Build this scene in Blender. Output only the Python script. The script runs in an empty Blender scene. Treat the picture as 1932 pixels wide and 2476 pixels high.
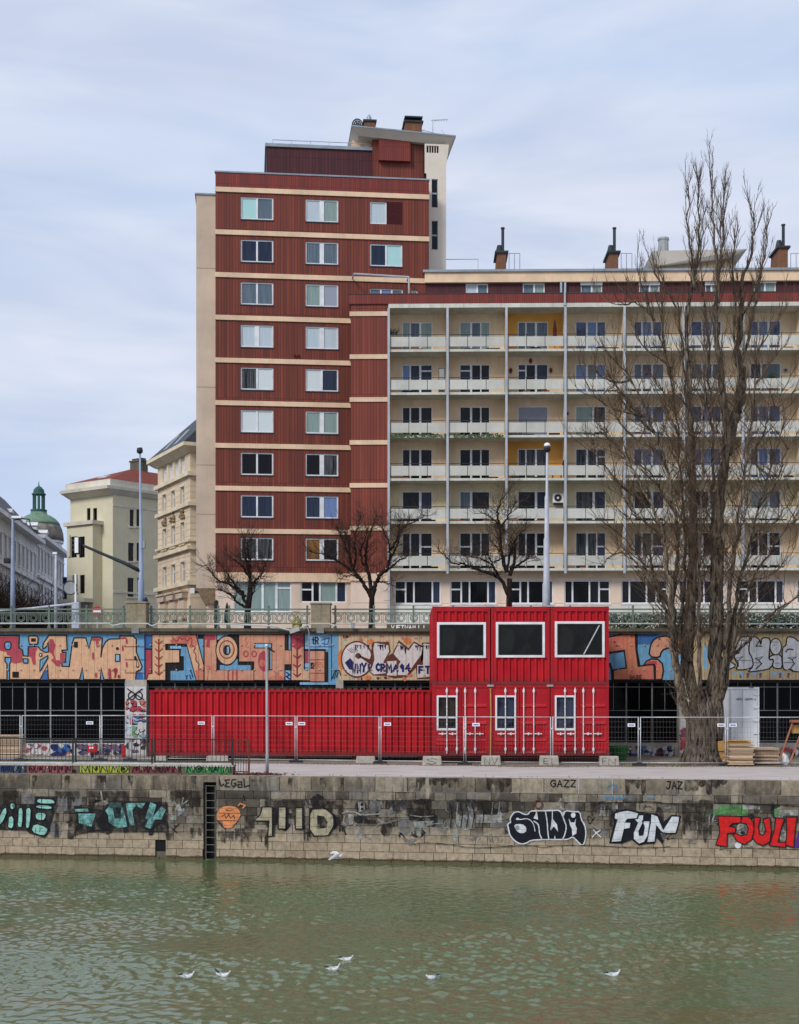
import bpy, math, random
from mathutils import Vector
R = math.radians
F = 3401.0; CX = 966.0; HY = 1672.0; CZ = 3.0      # lens in photo pixels, principal column, horizon row, eye height
SC = bpy.context.scene
COL = SC.collection
# ------------------------------------------------------------------ camera
cam_d = bpy.data.cameras.new('camera'); cam = bpy.data.objects.new('camera', cam_d); COL.objects.link(cam)
cam.location = (0, 0, CZ); cam.rotation_euler = (R(90), 0, 0)
cam_d.sensor_fit = 'AUTO'; cam_d.sensor_width = 36; cam_d.lens = F/2476*36
cam_d.shift_y = (HY-1238)/2476; cam_d.clip_start = .1; cam_d.clip_end = 3000
SC.camera = cam
# ------------------------------------------------------------------ light
SUN_DIR = Vector((-.50, -.62, .60)).normalized()
sun_d = bpy.data.lights.new('sun', 'SUN'); sun_d.energy = 1.5; sun_d.angle = R(16); sun_d.color = (1, .975, .935)
sun = bpy.data.objects.new('sun', sun_d); COL.objects.link(sun)
sun.rotation_euler = SUN_DIR.to_track_quat('Z', 'Y').to_euler(); sun.location = (-30, -20, 60)
SC.view_settings.view_transform = 'Standard'; SC.view_settings.look = 'None'
SC.view_settings.exposure = 0.62; SC.view_settings.gamma = 1
world = bpy.data.worlds.new('World'); SC.world = world; world.use_nodes = True
def make_world():
    nt = world.node_tree; N = nt.nodes; L = nt.links
    bg = N['Background']; bg.inputs[1].default_value = .1
    sky = N.new('ShaderNodeTexSky'); sky.sky_type = 'NISHITA'; sky.sun_disc = False
    sky.sun_elevation = math.asin(SUN_DIR.z); sky.sun_rotation = math.atan2(SUN_DIR.x, SUN_DIR.y)
    sky.air_density = 1.2; sky.dust_density = 1.5
    tc = N.new('ShaderNodeTexCoord')
    def mp(sc, rot=(0, 0, 0)):
        m = N.new('ShaderNodeMapping'); m.inputs['Scale'].default_value = sc; m.inputs['Rotation'].default_value = rot
        L.new(tc.outputs['Generated'], m.inputs['Vector']); return m.outputs[0]
    def noise(v, s, d, r=.5, dist=0):
        n = N.new('ShaderNodeTexNoise'); n.inputs['Scale'].default_value = s; n.inputs['Detail'].default_value = d
        n.inputs['Roughness'].default_value = r; n.inputs['Distortion'].default_value = dist
        L.new(v, n.inputs['Vector']); return n.outputs['Fac']
    def ramp(f, st):
        r = N.new('ShaderNodeValToRGB'); e = r.color_ramp.elements
        e[0].position, e[0].color = st[0][0], (*st[0][1], 1); e[1].position, e[1].color = st[-1][0], (*st[-1][1], 1)
        for p, c in st[1:-1]: k = e.new(p); k.color = (*c, 1)
        L.new(f, r.inputs[0]); return r.outputs[0]
    def mix(f, a, b):
        m = N.new('ShaderNodeMix'); m.data_type = 'RGBA'
        (L.new(f, m.inputs[0]) if hasattr(f, 'links') else setattr(m.inputs[0], 'default_value', f))
        for k, x in ((6, a), (7, b)):
            (L.new(x, m.inputs[k]) if hasattr(x, 'links') else setattr(m.inputs[k], 'default_value', (*x, 1)))
        return m.outputs[2]
    # thin grey-white cloud sheets with soft slanted streaks over pale blue
    n1 = noise(mp((1.0, .6, 3.2), (0, R(18), 0)), 2.3, 5, .5, .3)
    n2 = noise(mp((1.6, 1.0, 7.0), (0, R(-24), R(10))), 2.6, 4, .5, .4)
    cl = mix(ramp(n2, [(.38, (0, 0, 0)), (.62, (1, 1, 1))]), (3.7, 4.2, 5.4), (4.95, 5.25, 6.05))
    blue = mix(.12, (3.1, 4.15, 6.0), sky.outputs[0])
    m = ramp(n1, [(.30, (.5,)*3), (.54, (1, 1, 1))])
    # the gap with clearer sky lies low down to the left
    sx = N.new('ShaderNodeSeparateXYZ'); L.new(tc.outputs['Generated'], sx.inputs[0])
    c = mix(m, blue, cl)
    hz = N.new('ShaderNodeMapRange'); L.new(sx.outputs[2], hz.inputs[0]); hz.interpolation_type = 'SMOOTHSTEP'
    hz.inputs[1].default_value = .06; hz.inputs[2].default_value = .24; hz.inputs[3].default_value = .8; hz.inputs[4].default_value = 0
    lx = N.new('ShaderNodeMapRange'); L.new(sx.outputs[0], lx.inputs[0]); lx.interpolation_type = 'SMOOTHSTEP'
    lx.inputs[1].default_value = -.3; lx.inputs[2].default_value = .02; lx.inputs[3].default_value = 1; lx.inputs[4].default_value = 0
    mm = N.new('ShaderNodeMath'); mm.operation = 'MULTIPLY'; L.new(hz.outputs[0], mm.inputs[0]); L.new(lx.outputs[0], mm.inputs[1])
    c = mix(mm.outputs[0], c, blue)
    L.new(c, bg.inputs[0])
make_world()
# ------------------------------------------------------------------ helpers: projection
def W(px, py, Y): return Vector(((px-CX)*Y/F, Y, CZ+(HY-py)*Y/F))
def XP(px, Y): return (px-CX)*Y/F
def ZP(py, Y): return CZ+(HY-py)*Y/F
class Face:
    """an upright plane through (X0,Y0) running along (1,t); local x along it, local y behind it"""
    def __init__(s, X0, Y0, t): s.X0, s.Y0, s.t = X0, Y0, t; s.k = math.sqrt(1+t*t); s.rz = math.atan(t)
    def a(s, px): u = (px-CX)/F; return (u*s.Y0-s.X0)/(1-s.t*u)
    def s(self, px): return self.a(px)*self.k
    def Y(self, px): return self.Y0+self.t*self.a(px)
    def pt(self, px, py): return self.s(px), CZ+(HY-py)*self.Y(px)/F
    def z(self, px, py): return CZ+(HY-py)*self.Y(px)/F
# ------------------------------------------------------------------ helpers: objects
def tag(o, label=None, cat=None, group=None, kind=None):
    if label: o['label'] = label
    if cat: o['category'] = cat
    if group: o['group'] = group
    if kind: o['kind'] = kind
    return o
def thing(name, label, cat, loc=(0, 0, 0), rz=0, group=None):
    o = bpy.data.objects.new(name, None); COL.objects.link(o); o.empty_display_size = .3
    o.location = loc; o.rotation_euler = (0, 0, rz); return tag(o, label, cat, group)
def dup(root, loc, rz, label, group=None):
    r = root.copy(); COL.objects.link(r); r.location = loc; r.rotation_euler = (0, 0, rz); r['label'] = label
    if group: r['group'] = group
    for ch in list(root.children):
        c = ch.copy(); COL.objects.link(c); c.parent = r
        for g in list(ch.children):
            d = g.copy(); COL.objects.link(d); d.parent = c
    return r
class MB:
    def __init__(s): s.v = []; s.f = []; s.m = []; s.mats = []
    def mi(s, mat):
        if mat not in s.mats: s.mats.append(mat)
        return s.mats.index(mat)
    def poly(s, pts, mat=None):
        b = len(s.v); s.v += [tuple(p) for p in pts]; s.f.append(tuple(range(b, b+len(pts)))); s.m.append(s.mi(mat))
    def box(s, x0, y0, z0, x1, y1, z1, mat=None, skip=''):
        if x1 < x0: x0, x1 = x1, x0
        if y1 < y0: y0, y1 = y1, y0
        if z1 < z0: z0, z1 = z1, z0
        b = len(s.v)
        s.v += [(x0,y0,z0),(x1,y0,z0),(x1,y1,z0),(x0,y1,z0),(x0,y0,z1),(x1,y0,z1),(x1,y1,z1),(x0,y1,z1)]
        i = s.mi(mat)
        for k, q in (('b',(0,3,2,1)),('t',(4,5,6,7)),('f',(0,1,5,4)),('r',(1,2,6,5)),('k',(2,3,7,6)),('l',(3,0,4,7))):
            if k not in skip: s.f.append(tuple(b+j for j in q)); s.m.append(i)
    def hexa(s, p, mat=None):      # 4 bottom + 4 top corners
        b = len(s.v); s.v += [tuple(x) for x in p]; i = s.mi(mat)
        for q in ((0,3,2,1),(4,5,6,7),(0,1,5,4),(1,2,6,5),(2,3,7,6),(3,0,4,7)):
            s.f.append(tuple(b+j for j in q)); s.m.append(i)
    def prism(s, prof, y0, y1, mat=None):      # outline in x,z pushed along y
        n = len(prof); b = len(s.v); i = s.mi(mat)
        s.v += [(x, y0, z) for x, z in prof]+[(x, y1, z) for x, z in prof]
        s.f.append(tuple(range(b, b+n))); s.m.append(i); s.f.append(tuple(range(b+2*n-1, b+n-1, -1))); s.m.append(i)
        for k in range(n):
            j = (k+1) % n; s.f.append((b+k, b+n+k, b+n+j, b+j)); s.m.append(i)
    def tube(s, pts, rad, n=8, mat=None, cap=True, flat=1):
        pts = [Vector(p) for p in pts]; rad = rad if hasattr(rad, '__len__') else [rad]*len(pts)
        i = s.mi(mat); b = len(s.v); up = None
        for k, p in enumerate(pts):
            d = (pts[min(k+1, len(pts)-1)]-pts[max(k-1, 0)])
            d = d.normalized() if d.length > 1e-9 else Vector((0, 0, 1))
            if up is None: up = Vector((0, 0, 1)) if abs(d.z) < .9 else Vector((1, 0, 0))
            u = up-d*up.dot(d)
            if u.length < 1e-4: u = d.orthogonal()
            u.normalize(); w = d.cross(u); up = u
            for j in range(n):
                a = 2*math.pi*j/n+.3; q = p+(u*math.cos(a)+w*math.sin(a)*flat)*rad[k]; s.v.append(tuple(q))
        for k in range(len(pts)-1):
            for j in range(n):
                j2 = (j+1) % n; s.f.append((b+k*n+j, b+k*n+j2, b+(k+1)*n+j2, b+(k+1)*n+j)); s.m.append(i)
        if cap:
            s.f.append(tuple(b+j for j in range(n-1, -1, -1))); s.m.append(i)
            e = b+(len(pts)-1)*n; s.f.append(tuple(e+j for j in range(n))); s.m.append(i)
    def lathe(s, prof, n=20, c=(0, 0), mat=None):     # prof: (r,z)
        b = len(s.v); i = s.mi(mat)
        for r, z in prof:
            for j in range(n):
                a = 2*math.pi*j/n; s.v.append((c[0]+r*math.cos(a), c[1]+r*math.sin(a), z))
        for k in range(len(prof)-1):
            for j in range(n):
                j2 = (j+1) % n; s.f.append((b+k*n+j, b+k*n+j2, b+(k+1)*n+j2, b+(k+1)*n+j)); s.m.append(i)
        s.f.append(tuple(b+(len(prof)-1)*n+j for j in range(n))); s.m.append(i)
        s.f.append(tuple(b+j for j in range(n-1, -1, -1))); s.m.append(i)
    def wall(s, x0, x1, z0, z1, y, holes=(), depth=.18, mat=None, rmat=None):
        xs = sorted({x0, x1, *[min(max(h[k], x0), x1) for h in holes for k in (0, 1)]})
        zs = sorted({z0, z1, *[min(max(h[k], z0), z1) for h in holes for k in (2, 3)]})
        for i in range(len(xs)-1):
            run = None
            for j in range(len(zs)-1):
                cx, cz = (xs[i]+xs[i+1])/2, (zs[j]+zs[j+1])/2
                hole = any(h[0] < cx < h[1] and h[2] < cz < h[3] for h in holes)
                if not hole: run = (run[0] if run else zs[j], zs[j+1])
                if (hole or j == len(zs)-2) and run:
                    a, b = run; s.poly([(xs[i], y, a), (xs[i+1], y, a), (xs[i+1], y, b), (xs[i], y, b)], mat); run = None
        for h in holes:
            a, b, c, d = h[:4]; e = y+depth; m = rmat or mat
            s.poly([(a, y, c), (a, y, d), (a, e, d), (a, e, c)], m); s.poly([(b, y, c), (b, e, c), (b, e, d), (b, y, d)], m)
            s.poly([(a, y, c), (a, e, c), (b, e, c), (b, y, c)], m); s.poly([(a, y, d), (b, y, d), (b, e, d), (a, e, d)], m)
    def corr(s, x0, x1, z0, z1, y, dep=.045, pitch=.278, mat=None, ph=0.):
        """trapezoid corrugated sheet, ribs upright"""
        pts = []; x = x0; pts.append((x0, 0.))
        k = 0; x = x0+ph
        prof = ((.0, 0), (.26, 0), (.5, 1), (.76, 1), (1., 0))
        while x < x1:
            for f, d in prof[1:]:
                xx = x+f*pitch
                if xx < x1: pts.append((xx, d*dep))
            x += pitch
        pts.append((x1, pts[-1][1]))
        for (a, da), (b, db) in zip(pts, pts[1:]):
            s.poly([(a, y+da, z0), (b, y+db, z0), (b, y+db, z1), (a, y+da, z1)], mat)
    def build(s, name, parent=None, mat=None, smooth=False, loc=None, bevel=0, kind=None):
        me = bpy.data.meshes.new(name); me.from_pydata(s.v, [], s.f); me.update()
        for m in s.mats: me.materials.append(m or mat)
        if s.mats: me.polygons.foreach_set('material_index', s.m)
        if smooth: me.polygons.foreach_set('use_smooth', [True]*len(s.f))
        o = bpy.data.objects.new(name, me); COL.objects.link(o)
        if parent: o.parent = parent
        if loc is not None: o.location = loc
        if bevel:
            b = o.modifiers.new('bevel', 'BEVEL'); b.width = bevel; b.segments = 2; b.limit_method = 'ANGLE'
        if kind: o['kind'] = kind
        return o
# ------------------------------------------------------------------ materials
def lin(c): return tuple((x/255/12.92 if x/255 <= .04045 else ((x/255+.055)/1.055)**2.4) for x in c)
class NT:
    def __init__(s, name):
        s.mat = bpy.data.materials.new(name); s.mat.use_nodes = True; s.nt = s.mat.node_tree; s.N = s.nt.nodes
        s.b = s.N['Principled BSDF']; s.o = s.N['Material Output']; s._tc = None
    def put(s, x, sock):
        if hasattr(x, 'links'): s.nt.links.new(x, sock)
        elif hasattr(x, '__len__'): sock.default_value = (*x, 1) if len(x) == 3 and sock.type == 'RGBA' else x
        else: sock.default_value = x
    def tc(s, sc=None, rot=None):
        if not s._tc: s._tc = s.N.new('ShaderNodeTexCoord')
        v = s._tc.outputs['Object']
        if sc or rot:
            m = s.N.new('ShaderNodeMapping'); m.inputs['Scale'].default_value = sc or (1, 1, 1); m.inputs['Rotation'].default_value = rot or (0, 0, 0)
            s.nt.links.new(v, m.inputs[0]); v = m.outputs[0]
        return v
    def noise(s, v, scale=4, detail=4, rough=.55, dist=0):
        n = s.N.new('ShaderNodeTexNoise'); s.put(v, n.inputs['Vector']); n.inputs['Scale'].default_value = scale
        n.inputs['Detail'].default_value = detail; n.inputs['Roughness'].default_value = rough; n.inputs['Distortion'].default_value = dist
        return n.outputs['Fac']
    def ramp(s, f, st):
        r = s.N.new('ShaderNodeValToRGB'); e = r.color_ramp.elements
        g = lambda c: (*c, 1) if hasattr(c, '__len__') else (c, c, c, 1)
        e[0].position, e[0].color = st[0][0], g(st[0][1]); e[1].position, e[1].color = st[-1][0], g(st[-1][1])
        for p, c in st[1:-1]: k = e.new(p); k.color = g(c)
        s.put(f, r.inputs[0]); return r.outputs[0]
    def mix(s, f, a, b, bt='MIX'):
        m = s.N.new('ShaderNodeMix'); m.data_type = 'RGBA'; m.blend_type = bt
        s.put(f, m.inputs[0]); s.put(a, m.inputs[6]); s.put(b, m.inputs[7]); return m.outputs[2]
    def math(s, op, a, b=0., c=0.):
        m = s.N.new('ShaderNodeMath'); m.operation = op
        for k, x in enumerate((a, b, c)): s.put(x, m.inputs[k])
        return m.outputs[0]
    def xyz(s, v):
        x = s.N.new('ShaderNodeSeparateXYZ'); s.put(v, x.inputs[0]); return x.outputs
    def island(s): return s.N.new('ShaderNodeNewGeometry').outputs['Random Per Island']
    def bump(s, h, strength=.3, dist=.02):
        b = s.N.new('ShaderNodeBump'); b.inputs['Strength'].default_value = strength; b.inputs['Distance'].default_value = dist
        s.put(h, b.inputs['Height']); s.nt.links.new(b.outputs[0], s.b.inputs['Normal'])
    def fin(s, col, rough=.7, metal=0, spec=.3):
        s.put(col, s.b.inputs['Base Color']); s.put(rough, s.b.inputs['Roughness']); s.b.inputs['Metallic'].default_value = metal
        s.b.inputs['Specular IOR Level'].default_value = spec; return s.mat
def pbr(name, c, rough=.75, var=.18, scale=3., stretch=(1, 1, 1), bump=0., metal=0, spec=.25, streak=0., dirt=None, island=0.):
    t = NT(name); c = lin(c); v = t.tc(stretch)
    n = t.noise(v, scale, 6, .6); n2 = t.noise(t.tc(), scale*.23, 3, .5)
    hi = tuple(min(x*(1+var), .9) for x in c); lo = tuple(x*(1-var) for x in c)
    col = t.mix(t.ramp(n, [(.3, 0.), (.7, 1.)]), lo, hi)
    col = t.mix(t.ramp(n2, [(.35, .8), (.65, 1.)]), (0, 0, 0), col) if var > .05 else col
    if island: col = t.mix(1., col, t.ramp(t.island(), [(0., 1-island), (1., 1+island)]), 'MULTIPLY')
    if streak:
        k = t.ramp(t.noise(t.tc((2.2, 2.2, .12)), 2.2, 5, .65), [(.50, 0.), (.74, streak)])
        col = t.mix(k, col, lin(dirt or (70, 62, 52)))
    if bump: t.bump(n, bump, .03)
    return t.fin(col, rough, metal, spec)
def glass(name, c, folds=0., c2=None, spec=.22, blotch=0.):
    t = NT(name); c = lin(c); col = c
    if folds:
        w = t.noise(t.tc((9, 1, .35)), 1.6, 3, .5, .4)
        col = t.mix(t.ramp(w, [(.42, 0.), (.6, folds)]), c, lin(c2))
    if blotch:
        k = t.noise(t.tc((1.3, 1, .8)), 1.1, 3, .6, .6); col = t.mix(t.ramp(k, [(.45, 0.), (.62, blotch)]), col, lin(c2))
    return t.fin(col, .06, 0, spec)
M = {}
M['white'] = pbr('white_frame_paint', (226, 226, 228), .45, .06, 6)
M['white_old'] = pbr('weathered_white_paint', (212, 214, 216), .5, .12, 5, streak=.35)
M['gD'] = glass('dark_pane', (16, 19, 24), .5, (34, 36, 40))
M['gK'] = glass('black_pane', (8, 9, 12), .35, (30, 31, 31))
M['gN'] = glass('blue_dark_pane', (34, 42, 60), .45, (58, 68, 90))
M['gM'] = glass('grey_blue_pane', (84, 98, 112), .5, (116, 128, 136))
M['gL'] = glass('net_curtain_pane', (176, 188, 196), .4, (198, 208, 212), .3)
M['gG'] = glass('green_curtain_pane', (122, 142, 136), .5, (150, 166, 160), .4)
M['gW'] = glass('white_blind_pane', (204, 212, 212), .2, (190, 198, 200), .2)
M['gT'] = glass('mint_blind_pane', (164, 206, 204), .3, (182, 214, 212), .3)
M['gS'] = glass('sky_blue_pane', (112, 134, 176), .4, (84, 104, 146))  # blue of the reflected sky put into the pane colour
M['gB'] = glass('painted_reflection_pane', (88, 104, 140), 0, (34, 38, 52), .22, .8)  # sky and branch reflections painted as blotches in the pane colour
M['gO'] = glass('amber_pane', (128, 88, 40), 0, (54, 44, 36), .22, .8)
M['gR'] = glass('grey_shutter', (150, 154, 168), .2, (140, 144, 158), .1)
M['gC'] = glass('curtain_fold_pane', (24, 26, 30), .8, (92, 96, 98))
M['cream'] = pbr('cream_plaster', (226, 196, 164), .85, .07, 2.2, bump=.05, streak=.12, dirt=(150, 120, 90))
M['peach'] = pbr('peach_plaster', (228, 204, 172), .85, .07, 1.6, bump=.05, streak=.22, dirt=(150, 124, 96))
M['yellowp'] = pbr('pale_yellow_plaster', (226, 214, 180), .85, .06, 1.6, bump=.05, streak=.14, dirt=(150, 140, 110))
M['orange'] = pbr('orange_plaster', (222, 164, 84), .85, .07, 1.6, bump=.05)
M['tan'] = pbr('tan_plaster', (202, 182, 162), .85, .06, 1.2, bump=.05, streak=.12, dirt=(120, 100, 84))
M['stair'] = pbr('pinkish_grey_plaster', (214, 202, 186), .85, .05, 1.2, bump=.04)
M['base_pink'] = pbr('ground_floor_plaster', (228, 204, 184), .85, .06, 1.4, bump=.04, streak=.15, dirt=(160, 130, 110))
M['soffit'] = pbr('soffit_plaster', (206, 188, 156), .9, .08, 1.4, streak=0)
M['slab'] = pbr('concrete_slab_edge', (206, 204, 190), .85, .12, 3, streak=.3, dirt=(96, 100, 78))
M['parapet'] = pbr('pale_balcony_panel', (198, 196, 186), .5, .06, 1.6, streak=.22, dirt=(140, 146, 128))
M['post'] = pbr('light_blue_grey_post', (178, 184, 192), .45, .08, 3, streak=.2)
M['zinc'] = pbr('zinc_sheet', (150, 158, 166), .45, .12, 2, metal=.3)
M['darkroof'] = pbr('dark_roof_sheet', (62, 66, 74), .6, .2, 3)
M['brick'] = pbr('chimney_brick', (122, 84, 62), .9, .25, 9, bump=.3)
M['dmetal'] = pbr('dark_metal', (58, 64, 68), .5, .2, 4, metal=.4)
M['galv'] = pbr('galvanised_steel', (196, 198, 200), .42, .12, 8, metal=.25)
M['lamp'] = pbr('blue_grey_lamp_post', (150, 164, 188), .5, .1, 3, streak=.3)
M['lampw'] = pbr('pale_lamp_post', (188, 192, 202), .5, .12, 3, streak=.5, dirt=(110, 112, 120))
M['lampgrey'] = pbr('grey_lamp_post', (156, 158, 162), .45, .12, 3, streak=.4)
M['red'] = pbr('red_container_paint', (170, 11, 26), .46, .16, 1.6, (1, 1, .4), spec=.3, streak=.30, dirt=(116, 30, 32))
M['redpost'] = pbr('red_container_frame', (160, 11, 24), .42, .10, 3, spec=.35, streak=.15, dirt=(120, 30, 30))
M['redrust'] = pbr('rusty_red_paint', (106, 60, 52), .8, .25, 6, streak=.5, dirt=(92, 46, 34))
M['barwhite'] = pbr('white_locking_bar', (224, 222, 222), .4, .1, 8)
M['whitecont'] = pbr('white_container_paint', (226, 228, 230), .45, .05, 2, streak=.12, dirt=(150, 140, 130))
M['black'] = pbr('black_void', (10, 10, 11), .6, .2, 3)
M['blacksteel'] = pbr('black_steel', (44, 46, 48), .5, .2, 5)
M['frameg'] = pbr('grey_steel_glazing_bar', (128, 132, 132), .5, .15, 5)
M['iron'] = pbr('grey_green_iron', (106, 122, 110), .6, .16, 8)
M['ironlight'] = pbr('pale_rail_pipe', (190, 196, 192), .5, .12, 6)
M['conc'] = pbr('concrete', (178, 172, 160), .9, .16, 7, bump=.2, streak=.25, dirt=(110, 104, 94))
M['concdark'] = pbr('dark_concrete', (104, 98, 84), .9, .22, 5, bump=.2, streak=.4, dirt=(48, 46, 40))
M['pillar'] = pbr('weathered_stone_pillar', (150, 138, 116), .9, .18, 6, bump=.25, streak=.5, dirt=(84, 78, 66))
M['asphalt'] = pbr('asphalt', (92, 92, 94), .9, .2, 12, bump=.2)
M['wood'] = pbr('plain_board_edges', (198, 170, 140), .85, .2, 3, (1, 1, 10), island=.42)
M['woodred'] = pbr('reddish_timber', (160, 104, 78), .8, .2, 3, (1, 1, 5))
M['ply'] = pbr('honey_plywood', (196, 150, 84), .7, .14, 3)
M['palegreen'] = pbr('pale_olive_plaster', (210, 203, 176), .9, .05, 1.1, bump=.04, streak=.14, dirt=(150, 146, 120))
M['palegreen_trim'] = pbr('pale_stone_trim', (214, 208, 192), .9, .08, 2)  # villa trim, its own colour a little paler than the walls
M['tileroof'] = pbr('red_tile_roof', (128, 66, 54), .9, .16, 8, (1, 6, 1), bump=.2)
M['apricot'] = pbr('apricot_stucco', (226, 206, 178), .9, .07, 2.4, bump=.04, streak=.14, dirt=(160, 126, 94))
M['apricot_trim'] = pbr('apricot_trim', (222, 208, 182), .9, .08, 4)
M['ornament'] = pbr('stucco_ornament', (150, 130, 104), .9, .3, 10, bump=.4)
M['lavender'] = pbr('grey_white_stucco', (222, 220, 222), .9, .1, 2, streak=.28, dirt=(112, 108, 112))
M['copper'] = pbr('green_copper', (112, 138, 116), .7, .2, 3, bump=.1, streak=.3, dirt=(60, 84, 74))
M['copperdark'] = pbr('dark_green_copper', (56, 96, 88), .7, .2, 3)
M['domestone'] = pbr('mottled_grey_dome_stone', (128, 122, 114), .9, .4, 1.4, bump=.2, streak=.5, dirt=(88, 68, 54))
M['navy'] = pbr('navy_cloth', (28, 36, 74), .7, .15, 2)
M['signred'] = pbr('sign_red', (196, 40, 44), .5, .06, 3)
M['signwhite'] = pbr('sign_white', (232, 232, 232), .5, .04, 3)
M['blue'] = pbr('plate_blue', (70, 120, 180), .5, .08, 3)
M['grassdirt'] = pbr('mossy_dirt', (104, 92, 66), .95, .35, 9, bump=.5)
M['gravel'] = pbr('gravel_strip', (136, 126, 112), .95, .4, 26, bump=.6)
M['gull'] = pbr('white_feather', (212, 212, 214), .8, .04, 6)
M['gullgrey'] = pbr('grey_feather', (176, 180, 188), .8, .08, 6)
M['gulldark'] = pbr('dark_feather', (46, 44, 46), .8, .1, 6)
M['beak'] = pbr('red_brown_beak', (120, 50, 40), .6, .1, 6)
M['yellow'] = pbr('yellow_plastic', (214, 196, 110), .6, .12, 6)
M['leaf'] = pbr('dark_green_leaf', (44, 74, 40), .7, .3, 6)
M['leafp'] = pbr('light_green_leaf', (56, 132, 62), .7, .3, 6)
M['bulb'] = pbr('frosted_lamp_glass', (226, 224, 210), .3, .04, 3)
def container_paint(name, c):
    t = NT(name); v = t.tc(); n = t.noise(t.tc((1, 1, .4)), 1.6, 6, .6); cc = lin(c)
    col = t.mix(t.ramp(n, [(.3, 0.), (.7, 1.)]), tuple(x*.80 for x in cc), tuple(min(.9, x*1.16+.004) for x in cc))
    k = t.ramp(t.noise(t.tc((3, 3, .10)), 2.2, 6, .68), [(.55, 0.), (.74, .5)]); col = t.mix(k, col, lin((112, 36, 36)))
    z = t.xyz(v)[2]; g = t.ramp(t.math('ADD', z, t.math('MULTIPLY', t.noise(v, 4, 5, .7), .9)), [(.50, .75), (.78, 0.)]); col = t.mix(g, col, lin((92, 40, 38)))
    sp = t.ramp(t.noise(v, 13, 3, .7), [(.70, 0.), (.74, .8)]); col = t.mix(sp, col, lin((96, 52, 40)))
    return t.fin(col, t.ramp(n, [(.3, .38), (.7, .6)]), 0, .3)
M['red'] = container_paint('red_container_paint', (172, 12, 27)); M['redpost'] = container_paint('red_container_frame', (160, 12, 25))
def bark(name, a, b):
    t = NT(name); n = t.noise(t.tc((7, 7, .9)), 1.7, 6, .65, .4); n2 = t.noise(t.tc(), .9, 3)
    col = t.mix(t.ramp(n, [(.38, 0.), (.62, 1.)]), lin(a), lin(b)); col = t.mix(t.ramp(n2, [(.35, .72), (.65, 1.)]), (0, 0, 0), col)
    t.bump(n, 1., .09); return t.fin(col, .95, 0, .1)
M['bark'] = bark('poplar_bark', (34, 29, 26), (138, 124, 108))
M['barkpale'] = bark('pale_poplar_bark', (62, 54, 44), (168, 152, 130))
M['twig'] = pbr('brown_twig', (94, 76, 60), .9, .2, 3)
M['twigdark'] = pbr('dark_twig', (66, 52, 44), .9, .2, 3)
def tile_mat(name, ca, cb, grout, w, h, horizontal=False):
    t = NT(name); v = t.tc(rot=(R(90), 0, 0))
    br = t.N.new('ShaderNodeTexBrick'); t.put(v, br.inputs['Vector']); br.offset = 0
    br.inputs['Color1'].default_value = (*lin(ca), 1); br.inputs['Color2'].default_value = (*lin(cb), 1); br.inputs['Mortar'].default_value = (*lin(grout), 1)
    br.inputs['Scale'].default_value = 1; br.inputs['Mortar Size'].default_value = .020; br.inputs['Mortar Smooth'].default_value = .3
    br.inputs['Bias'].default_value = 0; br.inputs['Brick Width'].default_value = w; br.inputs['Row Height'].default_value = h
    n = t.noise(t.tc((1, 1, .14)), 1.1, 4, .6); n2 = t.noise(t.tc((3.2, 3, .05)), 2.0, 3, .6)
    col = t.mix(t.ramp(n, [(.35, .80), (.65, 1.)]), (0, 0, 0), br.outputs['Color'])
    col = t.mix(t.ramp(n2, [(.40, 0.), (.66, .55)]), col, lin(grout))
    t.bump(br.outputs['Fac'], -.4, .02); return t.fin(col, .6, 0, .3)
M['tile'] = tile_mat('dark_red_ribbed_tile', (140, 66, 48), (112, 52, 40), (74, 38, 31), .19, 5.7)
M['tile2'] = tile_mat('orange_red_ribbed_tile', (148, 68, 48), (126, 58, 44), (86, 42, 35), .19, 5.7)
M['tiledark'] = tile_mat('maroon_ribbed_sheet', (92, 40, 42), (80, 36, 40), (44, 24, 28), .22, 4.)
M['tilepar'] = tile_mat('red_parapet_tile', (140, 60, 50), (126, 54, 46), (92, 42, 38), .15, 1.2)
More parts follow.
